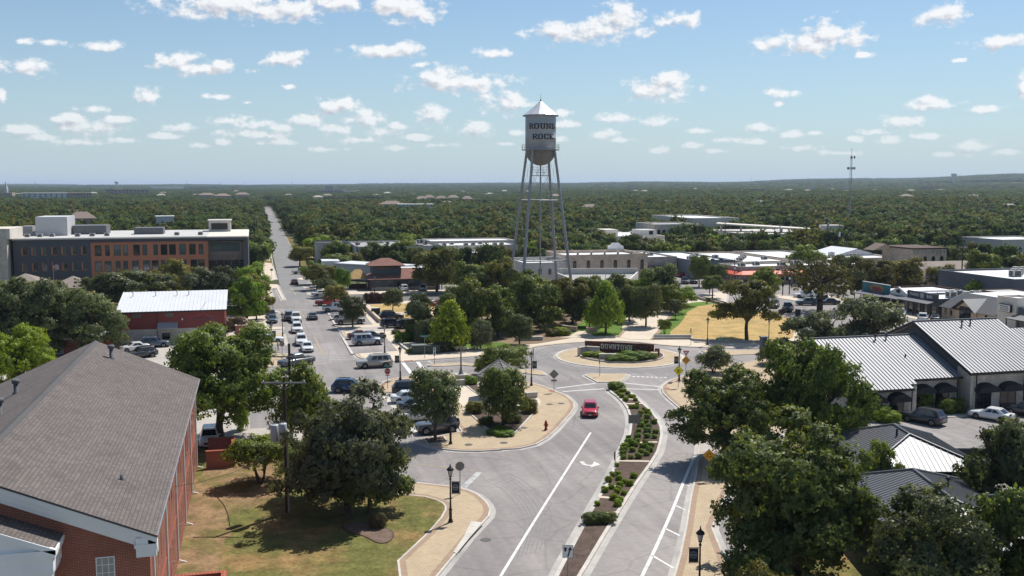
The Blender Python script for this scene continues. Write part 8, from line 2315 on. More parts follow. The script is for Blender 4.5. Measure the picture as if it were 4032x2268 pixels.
plate(t, ngon(4, .62), 2.65, M_LETTER, M_SIGNBACK, 'diamond_border', y=-.05); plate(t, ngon(4, .59), 2.65, M_YEL, M_YEL, 'diamond_face', y=-.064); roundabout_mark(t, 2.65, .9, -.066)
p = (53.9,120.07)
t = sign_post(p, 'fluorescent yellow green pedestrian crossing diamond', 2.9, facing(p), 'pedestrian_sign')
plate(t, ngon(4, .68), 2.3, M_LETTER, M_SIGNBACK, 'diamond_border', y=-.05); plate(t, ngon(4, .65), 2.3, M_YG, M_YG, 'diamond_face', y=-.064)
fill(t, [ngon(8, .07), [(-.07, -.1), (.06, -.1), (.04, .16), (-.06, .16)], [(-.05, -.08), (.03, -.08), (.16, -.36), (.08, -.36)], [(-.07, -.08), (.0, -.08), (-.13, -.36), (-.2, -.36)], [(-.06, .14), (0, .14), (-.17, -.02), (-.2, .02)], [(.03, .14), (.05, .08), (.2, .0), (.2, .05)]], 2.3, M_LETTER, 'walking_figure', -.066)
p = (39.58,81.14)
t = sign_post(p, 'yellow roundabout ahead diamond on the east pavement', 2.9, facing(p), 'roundabout_sign')
plate(t, ngon(4, .60), 2.3, M_LETTER, M_SIGNBACK, 'diamond_border', y=-.05); plate(t, ngon(4, .57), 2.3, M_YEL, M_YEL, 'diamond_face', y=-.064); roundabout_mark(t, 2.3, .9, -.066)
# backs of signs that face away
for (p, lab, h, shape) in (((37.08,121.37), 'grey back of a diamond sign on the plaza kerb', 3.0, 'diamond'), ((16.76,82.7), 'grey octagonal back of a stop sign by the lawn side lamp', 2.9, 'oct'), ((3.69,155.94), 'octagonal sign back at the left corner by the queue', 2.7, 'oct'),
                           ((3.38,214.45), 'small square sign back at the upper left junction corner', 2.6, 'sq'), ((37.67,94.72), 'large grey sign back standing in the median shrubs', 3.1, 'big'), ((4.47,289.98), 'square sign back on the pale corner pavement', 2.9, 'sq')):
 t = sign_post(p, lab, h, facing(p, .12))
 if shape == 'diamond':
  plate(t, ngon(4, .64), h - .62, M_SIGNBACK, M_SIGNBACK, 'sign_back', y=.04); plate(t, [(-.38, -.13), (.38, -.13), (.38, .13), (-.38, .13)], h - 1.45, M_SIGNBACK, M_SIGNBACK, 'lower_plate', y=.04)
 elif shape == 'oct':
  plate(t, ngon(8, .42, pi / 8), h - .42, M_SIGNBACK, M_SIGNBACK, 'sign_back', y=.04)
 elif shape == 'big':
  plate(t, [(-.62, -.45), (.62, -.45), (.62, .45), (-.62, .45)], h - .5, M_SIGNBACK, M_SIGNBACK, 'sign_back', y=.04); plate(t, [(-.1, -.06), (.3, -.06), (.3, .06), (-.1, .06)], h + .02, M_SIGNWHITE, M_SIGNBACK, 'top_tag')
 else:
  plate(t, [(-.36, -.3), (.36, -.3), (.36, .3), (-.36, .3)], h - .3, M_SIGNBACK, M_SIGNBACK, 'sign_back', y=.04)
for (p, lab, h) in (((35.12,127.99), 'slim edge-on sign on the plaza by the roundabout', 2.9), ((38.61,136.6), 'slim pole on the left splitter island', 3.3), ((46.47,130.15), 'slim pole with a small tag on the centre splitter island', 2.6),
     ((31.38,83.51), 'slim edge-on sign at the mulch end of the median', 2.6), ((40.07,96.07), 'slim sign pole among the green median shrubs', 2.4), ((70.44,152.13), 'slim pole in front of the dry lawn wall', 2.9)):
 t = sign_post(p, lab, h, facing(p, 1.35))
 plate(t, [(-.3, -.38), (.3, -.38), (.3, .38), (-.3, .38)], h - .4, M_SIGNBACK, M_SIGNBACK, 'sign_plate', y=.04)
# ------------------------------------------------------------------ hydrants, boxes, benches, walls
M_HYD = mat('hydrant_red', (0.30, 0.02, 0.015), 0.5, var=0.1)
hy = MB().lathe([(.16, 0), (.16, .06), (.11, .08), (.11, .55), (.15, .57), (.15, .63), (.11, .66), (.10, .74), (.05, .82), (.04, .88)], 0, 0, 12, M_HYD).tube((-.22, 0, .46), (.22, 0, .46), .06, n=8, mat=M_HYD).tube((0, -.22, .42), (0, 0, .42), .075, n=8, mat=M_HYD)
hm_ = hy.mesh('fire_hydrant')
for p, lab in (((30.45,102.64), 'red fire hydrant on the gazebo plaza'), ((14.6,214.34), 'red fire hydrant at the parking bay kerb by the junction'), ((123.33,243.78), 'red fire hydrant at the signal corner')):
 t = thing('fire_hydrant', (p[0], p[1], .13), .4, lab, 'hydrant', 'red fire hydrants', 1.25)
 link_mesh('barrel', hm_, None, t)
M_BOXGREEN = mat('dark_green_cabinet', (0.035, 0.055, 0.045), 0.6, var=0.12)
p = (23.85,204.31)
t = thing('utility_cabinet', (p[0], p[1], .15), 0, 'dark green utility box on the dry grass', 'utility box'); MB().box(-.85, .85, -.6, .6, 0, 1.35, M_BOXGREEN).build('cabinet', t); MB().box(-.9, .9, -.65, .65, 1.352, 1.45, M_STUCCO_GREY).build('lid', t)
p = (26.28,154.36)
t = thing('utility_cabinet', (p[0], p[1] + .8, .13), -.05, 'long dark green switch cabinet at the park corner', 'utility box'); MB().box(-2.5, 1.9, -.7, .7, 0, 1.35, M_BOXGREEN).build('cabinet', t); MB().box(-2.55, -.2, -.75, .75, 1.352, 1.45, mat('grey_green_lid', (.15, .18, .17), .6)).build('lid', t)
M_WALLCONC = mat('smooth_grey_concrete', (0.42, 0.395, 0.355), 0.85, var=0.12, vscale=0.8, fine=0.06)
def wall_run(name, pts, h, w, mt, label, z=.13, capm=None, cat='wall', piece=None):
 r_ = root(name, pts[0][0], pts[0][1], label, cat)
 for i in range(len(pts) - 1):
  a, b = Vector(pts[i]), Vector(pts[i + 1])
  d = (b - a).normalized(); nn = Vector((-d.y, d.x)) * w / 2
  q = [tuple(a - nn), tuple(b - nn), tuple(b + nn), tuple(a + nn)]
  part(MB().prism(q, 0, z + h, mt), 'wall', r_)
  n2 = nn * (1 + .12 / w)
  q = [tuple(a - n2 - d * .05), tuple(b - n2 + d * .05), tuple(b + n2 + d * .05), tuple(a + n2 - d * .05)]
  part(MB().prism(q, z + h + .002, z + h + .1, capm or mt), 'coping', r_)
 return r_
wall_run('bench_wall', [(23.55,162.52), (26.5,162.43)], .5, .6, M_WALLCONC, 'low concrete bench wall behind the green lawn strip at the park corner')
wall_run('bench_wall', [(23.26,165.65), (23.36,161.91), (23.77,156.37)], .2, .25, M_KERB, 'low pale kerb wall along the park corner planting')
wall_run('bench_wall', [(42.98,163.66), (47.77,163.28)], .6, .6, M_WALLCONC, 'long concrete bench wall at the park front')
wall_run('retaining_wall', [(66.83,159.43), (73.05,157.96), (72.92,156.4), (75.59,154.07), (83.4,151.35)], .28, .35, M_WALLCONC, 'pale low retaining wall along the front of the dry lawn')
wall_run('retaining_wall', [(67.02,159.89), (73.2,158.29)], .62, .35, M_WALLCONC, 'taller grey end of the lawn wall by the park walk')
wall_run('stone_wall', [(54.61,173.71), (55.37,172.28), (56.57,170.92)], .9, .4, M_STONE_TAN, 'curved rough stone wall in the park shade')
wall_run('stone_wall', [(58.18,170.5), (60.09,169.69)], .8, .4, M_STONE_TAN, 'short rough stone wall by the conical tree')
wall_run('bench_wall', [(24.39,128.97), (26.88,129.11)], .62, .55, M_WALLCONC, 'concrete bench wall west of the gazebo')
wall_run('bench_wall', [(32.61,119.01), (34.11,119.09)], .6, .55, M_WALLCONC, 'concrete bench wall east of the gazebo')
wall_run('park_boundary_wall', [(23.0, 224.5), (23.0, 207.8), (23.2, 192)], .7, .35, M_STONE_TAN, 'stone boundary wall between the pavement and the dry grass')
wall_run('roadside_wall', [(100.5,215.31), (100.69,201.25), (101.15,197)], .5, .3, M_STONE_GREY, 'dark low wall between the dry lawn and the upper pavement')
wall_run('fence_wall', [(90.92,147.64) if False else (104.6, 183.5), (107.5, 186.2)], .9, .3, M_WOOD, 'short dark wall by the sparse oak trunk')
p = (107.99,181.82)
t = thing('litter_bin', (p[0], p[1], .13), 0, 'dark square litter bin by the dry lawn', 'bin'); MB().box(-.4, .4, -.4, .4, 0, 1.1, M_BLACK).build('bin_body', t); MB().box(-.44, .44, -.44, .44, 1.102, 1.2, M_BLACK).build('bin_lid', t)
p = (78.42,142.17)
t = thing('stone_gatepost', (p[0], p[1], 0), 0, 'dark square post at the right splitter island end', 'post'); MB().box(-.45, .45, -.45, .45, 0, 2.6, M_SLATE).build('shaft', t); MB().box(-.55, .55, -.55, .55, 2.602, 2.75, M_SLATE).build('cap', t)
# handrails on the upper pavement
for pa, pb, lab in (((101.23,215.12), (101.68,212.33), 'first steel handrail by the upper pavement'), ((102.56,208.2), (101.9,203.36), 'second steel handrail by the upper pavement')):
 t = root('handrail', pa[0], pa[1], lab, 'handrail')
 a, b = Vector((*pa, .15)), Vector((*pb, .15))
 for k in range(3):
  c = a.lerp(b, k / 2); part(MB().tube(c, c + Vector((0, 0, 1.0)), .03, n=6, mat=M_STEEL), 'rail_post', t)
 for z in (.55, 1.0):
  part(MB().tube(a + Vector((0, 0, z)), b + Vector((0, 0, z)), .03, n=6, mat=M_STEEL), 'rail', t)
# decorative iron lamp tree on a pedestal
p = (27.05,132.37)
t = thing('iron_lamp_sculpture', (p[0], p[1], .13), 0, 'branching iron lamp on a concrete pedestal by the gazebo', 'sculpture')
MB().box(-.75, .75, -.75, .75, 0, .7, M_WALLCONC).build('pedestal', t)
MB().box(-.85, .85, -.85, .85, .702, .85, M_WALLCONC).build('pedestal_cap', t)
M_IRON = mat('grey_cast_iron', (0.20, 0.185, 0.165), .7, var=.2, vscale=3)
MB().lathe([(.42, .85), (.30, 1.0), (.16, 1.5), (.11, 2.0), (.10, 4.2), (.13, 4.3), (.08, 4.4)], 0, 0, 10, M_IRON).build('stem', t)
for k in range(5):
 a = 2 * pi * k / 5
 m = MB(); pr = Vector((0, 0, 4.1 + .1 * (k % 2)))
 for j in range(1, 6):
  q = Vector((.75 * j / 5 * cos(a), .75 * j / 5 * sin(a), 4.1 + .55 * sin(j / 5 * 2.2)))
  m.tube(pr, q, .035, n=5, mat=M_IRON); pr = q
 m.lathe([(.03, pr.z - .32), (.12, pr.z - .22), (.12, pr.z - .06), (.03, pr.z)], pr.x, pr.y, 8, M_IRON)
 m.build('branch', t)
# ------------------------------------------------------------------ gazebo
gx, gy = 29.6, 120.6
t = thing('gazebo', (gx, gy, .13), RAD(-14.5) + pi / 8, 'octagonal gazebo with a grey wooden shingle roof', 'gazebo')
RZ, RE, RR = 4.75, 2.85, 3.0
def octp(rr, i):
 return (rr * cos(i * pi / 4), rr * sin(i * pi / 4))
for i in range(8):
 (ax, ay), (bx, by) = octp(RR, i), octp(RR, i + 1)
 px_, py_ = octp(2.55, i)
 MB().cbox(px_, py_, 1.45, .16, .16, 2.9, M_WOODGREY, rz=i * pi / 4).build('post', t)
 rows = 9
 sl = MB().add([(ax, ay, RE), (bx, by, RE), (0, 0, RZ)], [(0, 1, 2)], M_WOODGREY).build('roof_slope', t)
 for k in range(rows):
  t0, t1 = k / rows, min(1, (k + 1.25) / rows)
  wdt = 1 - t0
  nshi = max(1, int(7 * wdt))
  for j in range(nshi):
   u0, u1 = (j + .03) / nshi, (j + .97) / nshi
   jz = random.uniform(.03, .09)
   def at(u, tt, lift):
    ex, ey = ax + (bx - ax) * u, ay + (by - ay) * u
    return (ex * (1 - tt), ey * (1 - tt), RE + (RZ - RE) * tt + lift)
   MB().add([at(u0, t0, jz), at(u1, t0, jz), at(u1 if k < rows - 1 else .5, t1, .012), at(u0 if k < rows - 1 else .5, t1, .012), at(u0, t0, 0), at(u1, t0, 0)], [(0, 1, 2, 3), (4, 5, 1, 0)], M_WOODGREY).build('shingle', sl)
 rb = MB().tube((ax, ay, RE + .05), (0, 0, RZ + .07), .07, n=6, mat=M_WOODGREY); rb.build('hip_cap', t)
 (cx, cy), (dx, dy) = octp(2.55, i), octp(2.55, i + 1)
 MB().tube((cx, cy, 2.72), (dx, dy, 2.72), .09, n=6, mat=M_WOODGREY).build('beam', t)
MB().prism([octp(2.8, i) for i in range(8)], -.05, .12, M_WALK).build('floor', t)
MB().lathe([(.12, RZ), (.16, RZ + .08), (.04, RZ + .3)], 0, 0, 8, M_WOODGREY).build('finial', t)
# ------------------------------------------------------------------ roundabout sign
wl, wr = Vector((50.6, 148.9)), Vector((59.9, 142.9))
d = (wr - wl).normalized(); L_ = (wr - wl).length
rz = atan2(d.y, d.x)
t = thing('downtown_sign', (wl.x, wl.y, .3), rz, 'rusted steel wall sign reading DOWNTOWN on the roundabout', 'sign')
HS = 1.75
MB().box(0, L_, 0, .35, .15, HS, M_RUST).build('steel_wall', t)
MB().box(-.03, L_ + .03, -.03, .38, HS + .002, HS + .07, M_RUST).build('top_rail', t)
MB().box(.2, L_ - .1, -.12, .47, -.2, .148, M_WALLCONC).build('plinth', t)
hh = .78; k = hh / 8; gw = .086; adv = .64
x = L_ * .5 - 8 * adv / 2 - .35
for i, ch in enumerate('DOWNTOWN'):
 m = MB()
 for qi, q in enumerate(glyph_quads(ch)):
  y = -.03 - qi * .0015
  f4 = [(x + gx_ * gw, y, .72 + gz_ * k) for gx_, gz_ in q]; b4 = [(a, .0, c) for a, _, c in f4]
  m.add(f4, [(0, 1, 2, 3)], M_CREAM_LETTER)
  m.add(f4 + b4, [(0, 4, 5, 1), (1, 5, 6, 2), (2, 6, 7, 3), (3, 7, 4, 0)], M_CREAM_LETTER)
 m.build('letter', t)
 x += adv
text_on(t, 'HISTORIC', .13, 1.48, M_CREAM_LETTER, -.03, L_ * .5 - 1.6) if False else None
M_CUT = mat('grey_cutout_steel', (0.17, 0.155, 0.15), .6, var=.1)
rg = random.Random(4)
for i in range(34):
 cx = rg.choice((rg.uniform(.4, L_ * .28), rg.uniform(L_ * .70, L_ - .4))); cz = rg.uniform(.45, 1.55)
 m = MB(); kind = rg.randrange(4); s = .17
 m.box(cx - s, cx + s, -.025, -.002, cz - .025, cz + .025, M_CUT)
 if kind != 1:
  m.box(cx - .025, cx + .025, -.027, -.004, cz - s, cz + (s if kind == 0 else 0), M_CUT)
 m.build('cutout_mark', t)
rE = thing('stone_end_pier', (wr.x + .55, wr.y - .1, .3), rz, 'rusted end panel right of the DOWNTOWN wall', 'pier'); MB().box(-.35, .35, -.3, .3, 0, 1.15, M_RUST).build('panel', rE); MB().box(-.2, .2, -.32, -.301, .3, .9, M_STONE_TAN).build('inset', rE)
wall_run('planter_wall', [(48.9, 146.9), (50.4, 147.9), (52.2, 146.6)], 1.05, .45, M_STONE, 'stone wall stub left of the DOWNTOWN wall', z=.3)
wall_run('planter_wall', [(51.0, 143.2), (53.6, 142.2)], .6, .45, M_STONE, 'short pale stone ledge in the roundabout planting', z=.3)
wall_run('planter_wall', [(58.9, 141.6), (59.7, 141.1)], .75, .55, M_STONE_TAN, 'small tan stone pier at the right end of the planting', z=.3)
# ------------------------------------------------------------------ power poles and lines
WIRE = mat('black_wire', (0.02, 0.02, 0.02), .6, var=0)
def wire(a, b, sag, name, parent=None, rr=.018):
 m = MB(); n = 10; pr = None
 a, b = Vector(a), Vector(b)
 for i in range(n + 1):
  t_ = i / n; q = a.lerp(b, t_); q.z -= sag * 4 * t_ * (1 - t_)
  if pr is not None:
   m.tube(pr, q, rr, n=4, mat=WIRE, caps=False)
  pr = q
 return m
def power_pole(p, h, label, arms=((.4, 2.4),), rz=0.0, cans=(), conduit=False, z=0.0, name='power_pole', street=False):
 t = thing(name, (p[0], p[1], z), rz, label, 'power pole')
 MB().tube((0, 0, 0), (0, 0, h), .17, .12, 10, M_POLE).build('pole', t)
 for (dz, w_) in arms:
  a = MB().cbox(0, -.14, h - dz, w_, .1, .13, M_WOODGREY)
  ar_ = a.build('crossarm', t)
  for k in range(4):
   x_ = -w_ / 2 + .15 + (w_ - .3) * k / 3
   MB().lathe([(.03, h - dz + .06), (.06, h - dz + .1), (.05, h - dz + .2), (.02, h - dz + .24)], x_, -.14, 7, M_SIGNWHITE).build('insulator', ar_)
  MB().tube((-w_ * .3, -.12, h - dz), (0, -.1, h - dz - .55), .025, n=5, mat=M_WOODGREY).tube((w_ * .3, -.12, h - dz), (0, -.1, h - dz - .55), .025, n=5, mat=M_WOODGREY).build('brace', ar_)
 for (dx, dy, dz) in cans:
  c = MB().lathe([(.31, h - dz - 1.4), (.34, h - dz - 1.34), (.34, h - dz - .05), (.30, h - dz), (.06, h - dz + .03)], dx, dy, 16, mat('transformer_grey', (.42, .44, .45), .5, var=.08))
  co = c.build('transformer', t)
  for k in (-.1, .1):
   MB().lathe([(.03, h - dz), (.055, h - dz + .06), (.03, h - dz + .22)], dx + k, dy, 7, M_STEEL).build('bushing', co)
 if conduit:
  MB().tube((.16, -.14, 0), (.16, -.14, h * .62), .07, n=8, mat=M_STEEL).build('conduit', t)
 if street:
  MB().tube((0, 0, h - 1), (1.6, -.4, h - .2), .04, n=6, mat=M_STEEL).cbox(1.8, -.45, h - .2, .6, .22, .12, M_STEEL).build('street_light_arm', t)
 return t
pA = (2.03,81.64)
HA = 11.4
power_pole(pA, HA, 'dark pole with a pair of grey transformers on the lawn', ((.45, 3.6),), CR, ((-.85, -.12, 3.9), (-.1, -.5, 3.7)), True)
pB = (3.17,104.1)
HB = 10.6
power_pole(pB, HB, 'taller dark pole with one transformer behind the first', ((1.35, 3.4), (2.9, 1.2)), CR, ((.3, -.45, 4.6),), True)
poles = [((0.03,363.25), 15.0, 'power pole beside the office street corner'), ((1.03,404.69), 14.0, 'power pole further up beside the street verge'), ((30.33,305.93), 9.5, 'power pole behind the thatched hut'),
         ((-9.39,191.64), 6.6, 'light pole in front of the red building'), ((195.37,347.97), 10.0, 'power pole by the parking garage wall'), ((197.42,347.44), 11.5, 'taller power pole by the parking garage wall'),
         ((215.17,342.84), 13.5, 'power pole with insulators left of the white barn'), ((189.74,295.34), 12.5, 'power pole in front of the white barn'), ((189.82,290.69), 9.5, 'short pole beside the one before the white barn'),
         ((187.31,280.32), 7.5, 'pole against the gable of the white barn'), ((173.57,214.64), 11.5, 'brown pole in front of the tan gabled house'), ((195.21,389.38), 11.0, 'slim pole before the old stone row'), ((166.99,368.23), 6.0, 'slim pole by the grey stone shopfronts')]
for i, (p, h, lab) in enumerate(poles):
 power_pole(p, h, lab, ((.4, 2.4),) if i not in (3, 8, 9, 12) else (), CR, ((.3, -.1, 1.6),) if i in (5, 6, 7) else (), street=(i == 3))
wires = [((pB[0], pB[1], HB - 1.3), (-9.0, 177 - 6, 6.3), .8, 'overhead line from the transformer pole to the light pole'), ((pA[0], pA[1], HA - 5.8), (-5.9, 72, 5.8), .5, 'service line from the transformer pole to the hall'),
         (((195.37,347.97)[0], (195.37,347.97)[1], 9.6), ((215.17,342.84)[0], (215.17,342.84)[1], 13.0), 1.0, 'overhead line along the garage'), (((215.17,342.84)[0], (215.17,342.84)[1], 13.0), (300, 300, 14), 2.0, 'overhead line running right from the barn pole'),
         (((0.03,363.25)[0], (0.03,363.25)[1], 14.6), ((1.03,404.69)[0], (1.03,404.69)[1], 13.6), .5, 'overhead line along the upper street'), (((0.03,363.25)[0], (0.03,363.25)[1], 14.6), (-9, 171, 6.3), 1.2, 'overhead line dropping to the light pole')]
for (a, b, sg, lab) in wires:
 o = wire(a, b, sg, 'overhead_line').build('overhead_line'); tag(o, lab, 'cable')
# signal masts at the east junction
M_SIGY = mat('signal_black', (0.015, 0.015, 0.015), .5, var=0)
for (pb, h, arm, ang, nsig, lab) in (((124.12,241.49), 7.2, 8.5, RAD(172), 3, 'signal mast with an arm over the east junction'), ((126.42,217.16), 6.4, 6.5, RAD(165), 3, 'signal mast in front of the red awning'), ((123.78,215.69), 3.2, 0, 0, 0, 'short signal post on the bulb-out corner')):
 t = thing('traffic_signal', (pb[0], pb[1], .13), ang, lab, 'traffic signal')
 MB().tube((0, 0, 0), (0, 0, h), .14, .10, 9, M_BLACK).build('mast', t)
 if arm:
  MB().tube((0, 0, h - .5), (arm, 0, h), .08, .04, 7, M_STEEL).build('mast_arm', t)
 for k in range(nsig):
  x_ = arm * (.45 + .27 * k)
  s_ = MB().box(x_ - .5, x_ + .5, -.1, .1, h - .55, h - .15, M_SIGY).build('signal_head', t)
  for j in range(3):
   MB().lathe([(.1, -.02), (.1, .02)], 0, 0, 8, mat('dim_lens', (.05, .03, .02), .3)).build('lens', s_, (x_ - .3 + .3 * j, .1, h - .35))
 if not arm:
  MB().box(-.2, .2, -.15, .15, 2.1, 3.0, M_SIGY).build('signal_head', t)
 else:
  plate(t, [(-.25, -.3), (.25, -.3), (.25, .3), (-.25, .3)], h * .62, M_SIGNWHITE, M_SIGNWHITE, 'pole_sign', y=.16)
# railing posts along the shops, fence by the service yard
for p, lab in (((14.38,294.5), 'small red stop sign up the street by the side island'),):
 t = sign_post(p, lab, 2.6, facing(p), 'stop_sign'); plate(t, ngon(8, .4, pi / 8), 2.25, M_STOP, M_SIGNBACK, 'sign_face')
# ------------------------------------------------------------------ shrubs
def shrub(p, w, h, leaf, label, group=None, name='shrub', z=.14, kind=None):
 rg_ = random.Random(int(p[0] * 77 + p[1] * 131))
 t = thing(name, (p[0], p[1], z), rg_.uniform(0, 6), label, 'shrub', group)
 me = rg_.choice(CROWN[kind or 'round'])
 c = link_mesh('foliage', me, None, t, (0, 0, -.13 * h), obj_mat=LEAF[leaf]); c.scale = (w / 2, w / 2, h * 1.12)
 return t
MED = [
 ('grass green clipped shrub in the upper bed of the median', 'fresh', 1.15, .7, [(42.69,105.69),(43.24,104.72),(41.7,103.22),(42.32,102.79),(41.06,101.29),(41.69,100.62),(39.92,99.07),(40.74,98.61),(43.05,102.34),(41.51,98.17),(37.82,96.74),(38.85,96.71),(39.89,96.68),(40.58,96.26),(37.09,94.87),(37.99,94.86),(38.79,94.43),(36.02,93.16),(37.3,93.7),(38.11,93.06),(39.03,93.26)]),
 ('clipped green shrub in the lower bed of the median', 'fresh', 1.05, .65, [(36.15,93.43),(37.35,94.21),(37.87,92.98),(38.92,93.36),(35.47,92.1),(36.37,91.87),(37.06,91.27),(38.01,91.44),(34.98,90.98),(34.47,89.49),(35.26,89.48),(36.06,89.48),(37.21,90.2)]),
 ('yellowing tuft plant near the roundabout end of the median', 'lime', 1.0, .6, [(44.8,118.82),(45.58,119.32),(46.12,119.53),(44.6,117.5),(44.47,116.19),(45.92,117.85),(45.59,116.24),(44.25,114.29),(45.75,115.53),(45.43,113.98),(44.72,111.64),(43.42,110.14),(43.99,109.99),(44.55,108.95),(44.39,107.52),(43.43,107.2),(44.21,106.42)]),
 ('golden tuft plant between the mulch strips of the median', 'lime', .95, .6, [(32.99,87.34),(33.18,83.46),(31.47,84.43),(32.13,84.62),(30.55,82.93),(31.64,83.16),(31.71,82.12),(31.99,81.37),(31.03,81.29),(30.06,80.88),(30.6,80.42),(29.18,80.14),(30.09,79.59),(30.52,79),(29.18,77.96),(29.52,77.27),(27.3,76.81),(28.93,76.24)]),
]
for lab, leaf, w_, h_, ps in MED:
 for i, p in enumerate(ps):
  k = .62 + .34 * ((i * 37) % 10) / 10
  shrub(p, w_ * k, h_ * k, leaf, lab, lab + 's')
shrub((45.74,121.41), 2.6, 1.0, 'mid', 'broad dark green shrub on the tip of the median'); shrub((45.14,121.35), 1.6, .8, 'mid', 'low green shrub at the very tip of the median')
for i, p in enumerate([(25.37,72.86),(26.1,72.86),(26.79,72.75)]):
 shrub(p, 1.7, .85, 'dark', ('left', 'middle', 'right')[i] + ' clump of the dark green hedge across the median')
RB = [(49.9, 145.2, 2.2, .9, 'lime'), (51.4, 144.4, 2.2, .9, 'lime'), (52.4, 140.9, 2.6, .8, 'fresh'), (53.8, 140.6, 2.8, 1.1, 'fresh'), (55.2, 141.6, 3.0, 1.5, 'fresh'), (56.6, 140.6, 3.2, 1.3, 'mid'), (57.6, 141.2, 2.6, 1.3, 'mid'), (55.0, 139.9, 2.4, .8, 'fresh'), (58.6, 140.8, 2.2, 1.1, 'mid'), (53.4, 143.0, 2.2, .9, 'fresh'), (56.0, 142.8, 2.6, 1.2, 'gray'), (57.9, 143.0, 2.4, 1.1, 'gray')]
for i, (x, y, w_, h_, lf) in enumerate(RB):
 shrub((x, y), w_ * 1.1, h_ * .85, lf, {'lime': 'yellow green shrub left in the roundabout planter', 'fresh': 'bright green spreading shrub in front of the DOWNTOWN wall', 'mid': 'deep green mounded shrub right of centre in the roundabout planter', 'gray': 'grey green shrub against the foot of the DOWNTOWN wall'}[lf], 'roundabout planter shrubs ' + lf, z=.3)
GZ = [((27.69,129.07), 2.2, 1.2, 'fresh', 'bright shrub by the bench wall west of the gazebo'), ((24.59,112.57), 2.6, 1.5, 'olive', 'loose shrub at the left foot of the gazebo tree'), ((30.87,110.94), 2.4, 1.8, 'olive', 'loose yellowing shrub at the right foot of the gazebo tree'),
      ((24.63,106.78), 2.2, .9, 'dark', 'low dark shrub in the gazebo planting'), ((27.81,106.88), 2.6, 1.0, 'dark', 'dark shrub under the right side of the gazebo tree'), ((24.59,102.38), 2.4, .5, 'fresh', 'bright low ground plant at the left tip of the gazebo bed'), ((25.52,101.58), 2.6, .55, 'fresh', 'bright low ground plant at the right tip of the gazebo bed'),
      ((25.45,103.3), 1.8, .6, 'fresh', 'bright low ground plant behind the other two in the gazebo bed'),
      ((23.95,167.43), 3.2, 1.9, 'fresh', 'bright shrub on the park corner bed'), ((25.94,169.06), 3.0, 3.0, 'fresh', 'tall bright shrub beside the grey green tree'), ((26.76,166), 2.0, 1.4, 'olive', 'yellowing shrub behind the street name post'), ((24.2,177.05), 2.0, .8, 'olive', 'brown tufts beside the park corner pavement'),
      ((28.86,156.17), 4.0, 1.8, 'gray', 'grey shrub right of the switch cabinet'), ((31.27,156.82), 3.4, 1.6, 'gray', 'grey low shrub under the bright yellow green tree'), ((23.94,156.2), 2.4, .8, 'mid', 'low green plant before the switch cabinet'),
      ((50.8,167.56), 3.0, 1.3, 'olive', 'pale grass tuft by the park bench wall'), ((52.54,167.87), 3.2, 1.5, 'lime', 'yellow green grass tuft beside the fan path'), ((53.3,167.29), 2.2, 1.1, 'olive', 'tawny grass tuft at the fan path edge'), ((45.91,168.83), 3.0, 1.2, 'mid', 'green shrub behind the park bench wall'),
      ((24.64,224.8), 3.2, 2.4, 'purple', 'purple brown shrub on the north edge of the dry grass'), ((26.03,224.45), 3.0, 2.7, 'purple', 'second purple brown shrub beside the first'), ((27.46,224.45), 3.0, 2.4, 'purple', 'third purple brown shrub at the end of the row'),
      ((76.59,100.3), 2.9, 3.0, 'fresh', 'clipped ball shrub by the metal-roofed shops'), ((68.46,97.32), 3.4, 1.9, 'lime', 'bright yellow green shrub at the corner of the metal-roofed shops'), ((69.14,96.06), 3.0, 1.3, 'lime', 'low bright yellow green shrub spreading to the car park'),
      ((78.09,98.17), 2.4, 2.0, 'mid', 'left half of the clipped box hedge at the shops'), ((79.52,98.09), 2.4, 2.0, 'mid', 'right half of the clipped box hedge at the shops'),
      ((78.8,272.31), 3.4, 4.4, 'purple', 'purple leaved tree shrub under the water tower'), ((8.81,76.04), 1.6, 1.2, 'brown', 'small brown shrub in the mulch ring'), ((-1.94,111.39), 2.0, 3.4, 'lime', 'bright yellow green shrub behind the bin enclosure')]
for (p, w_, h_, lf, lab) in GZ:
 shrub(p, w_, h_, lf, lab, z=.15)
# mulch ring on the lawn
ringp = smooth_closed([(6.24,75.69),(7.31,74.67),(7.93,73.54),(8.31,72.61),(8.93,72.34),(9.61,73.11),(9.9,74.5),(9.6,75.58),(8.76,76.31),(8.04,77.54),(5.92,77.83)], 2)
raised('mulch_ring', ringp, mat('brown_mulch', (.14, .095, .07), .95, var=.25, vscale=1.2, fine=.3, fscale=8), h=.16, kerb=.1, gutter=0, z0=.08, kmat=M_WOOD)
for p in ((8.68,76.07), (9.63,75.7)):
 pass
hs_ = smooth_open([(-3.93,87.84),(-3.12,84.9),(-2.71,82.22),(-2.46,79.22)], 6)
m = MB()
for i in range(len(hs_) - 1):
 m.tube((*hs_[i], .14), (*hs_[i + 1], .14), .03, n=5, mat=M_BLACK, caps=False)
tag(m.build('garden_hose'), 'dark garden hose curving over the lawn', 'hose')
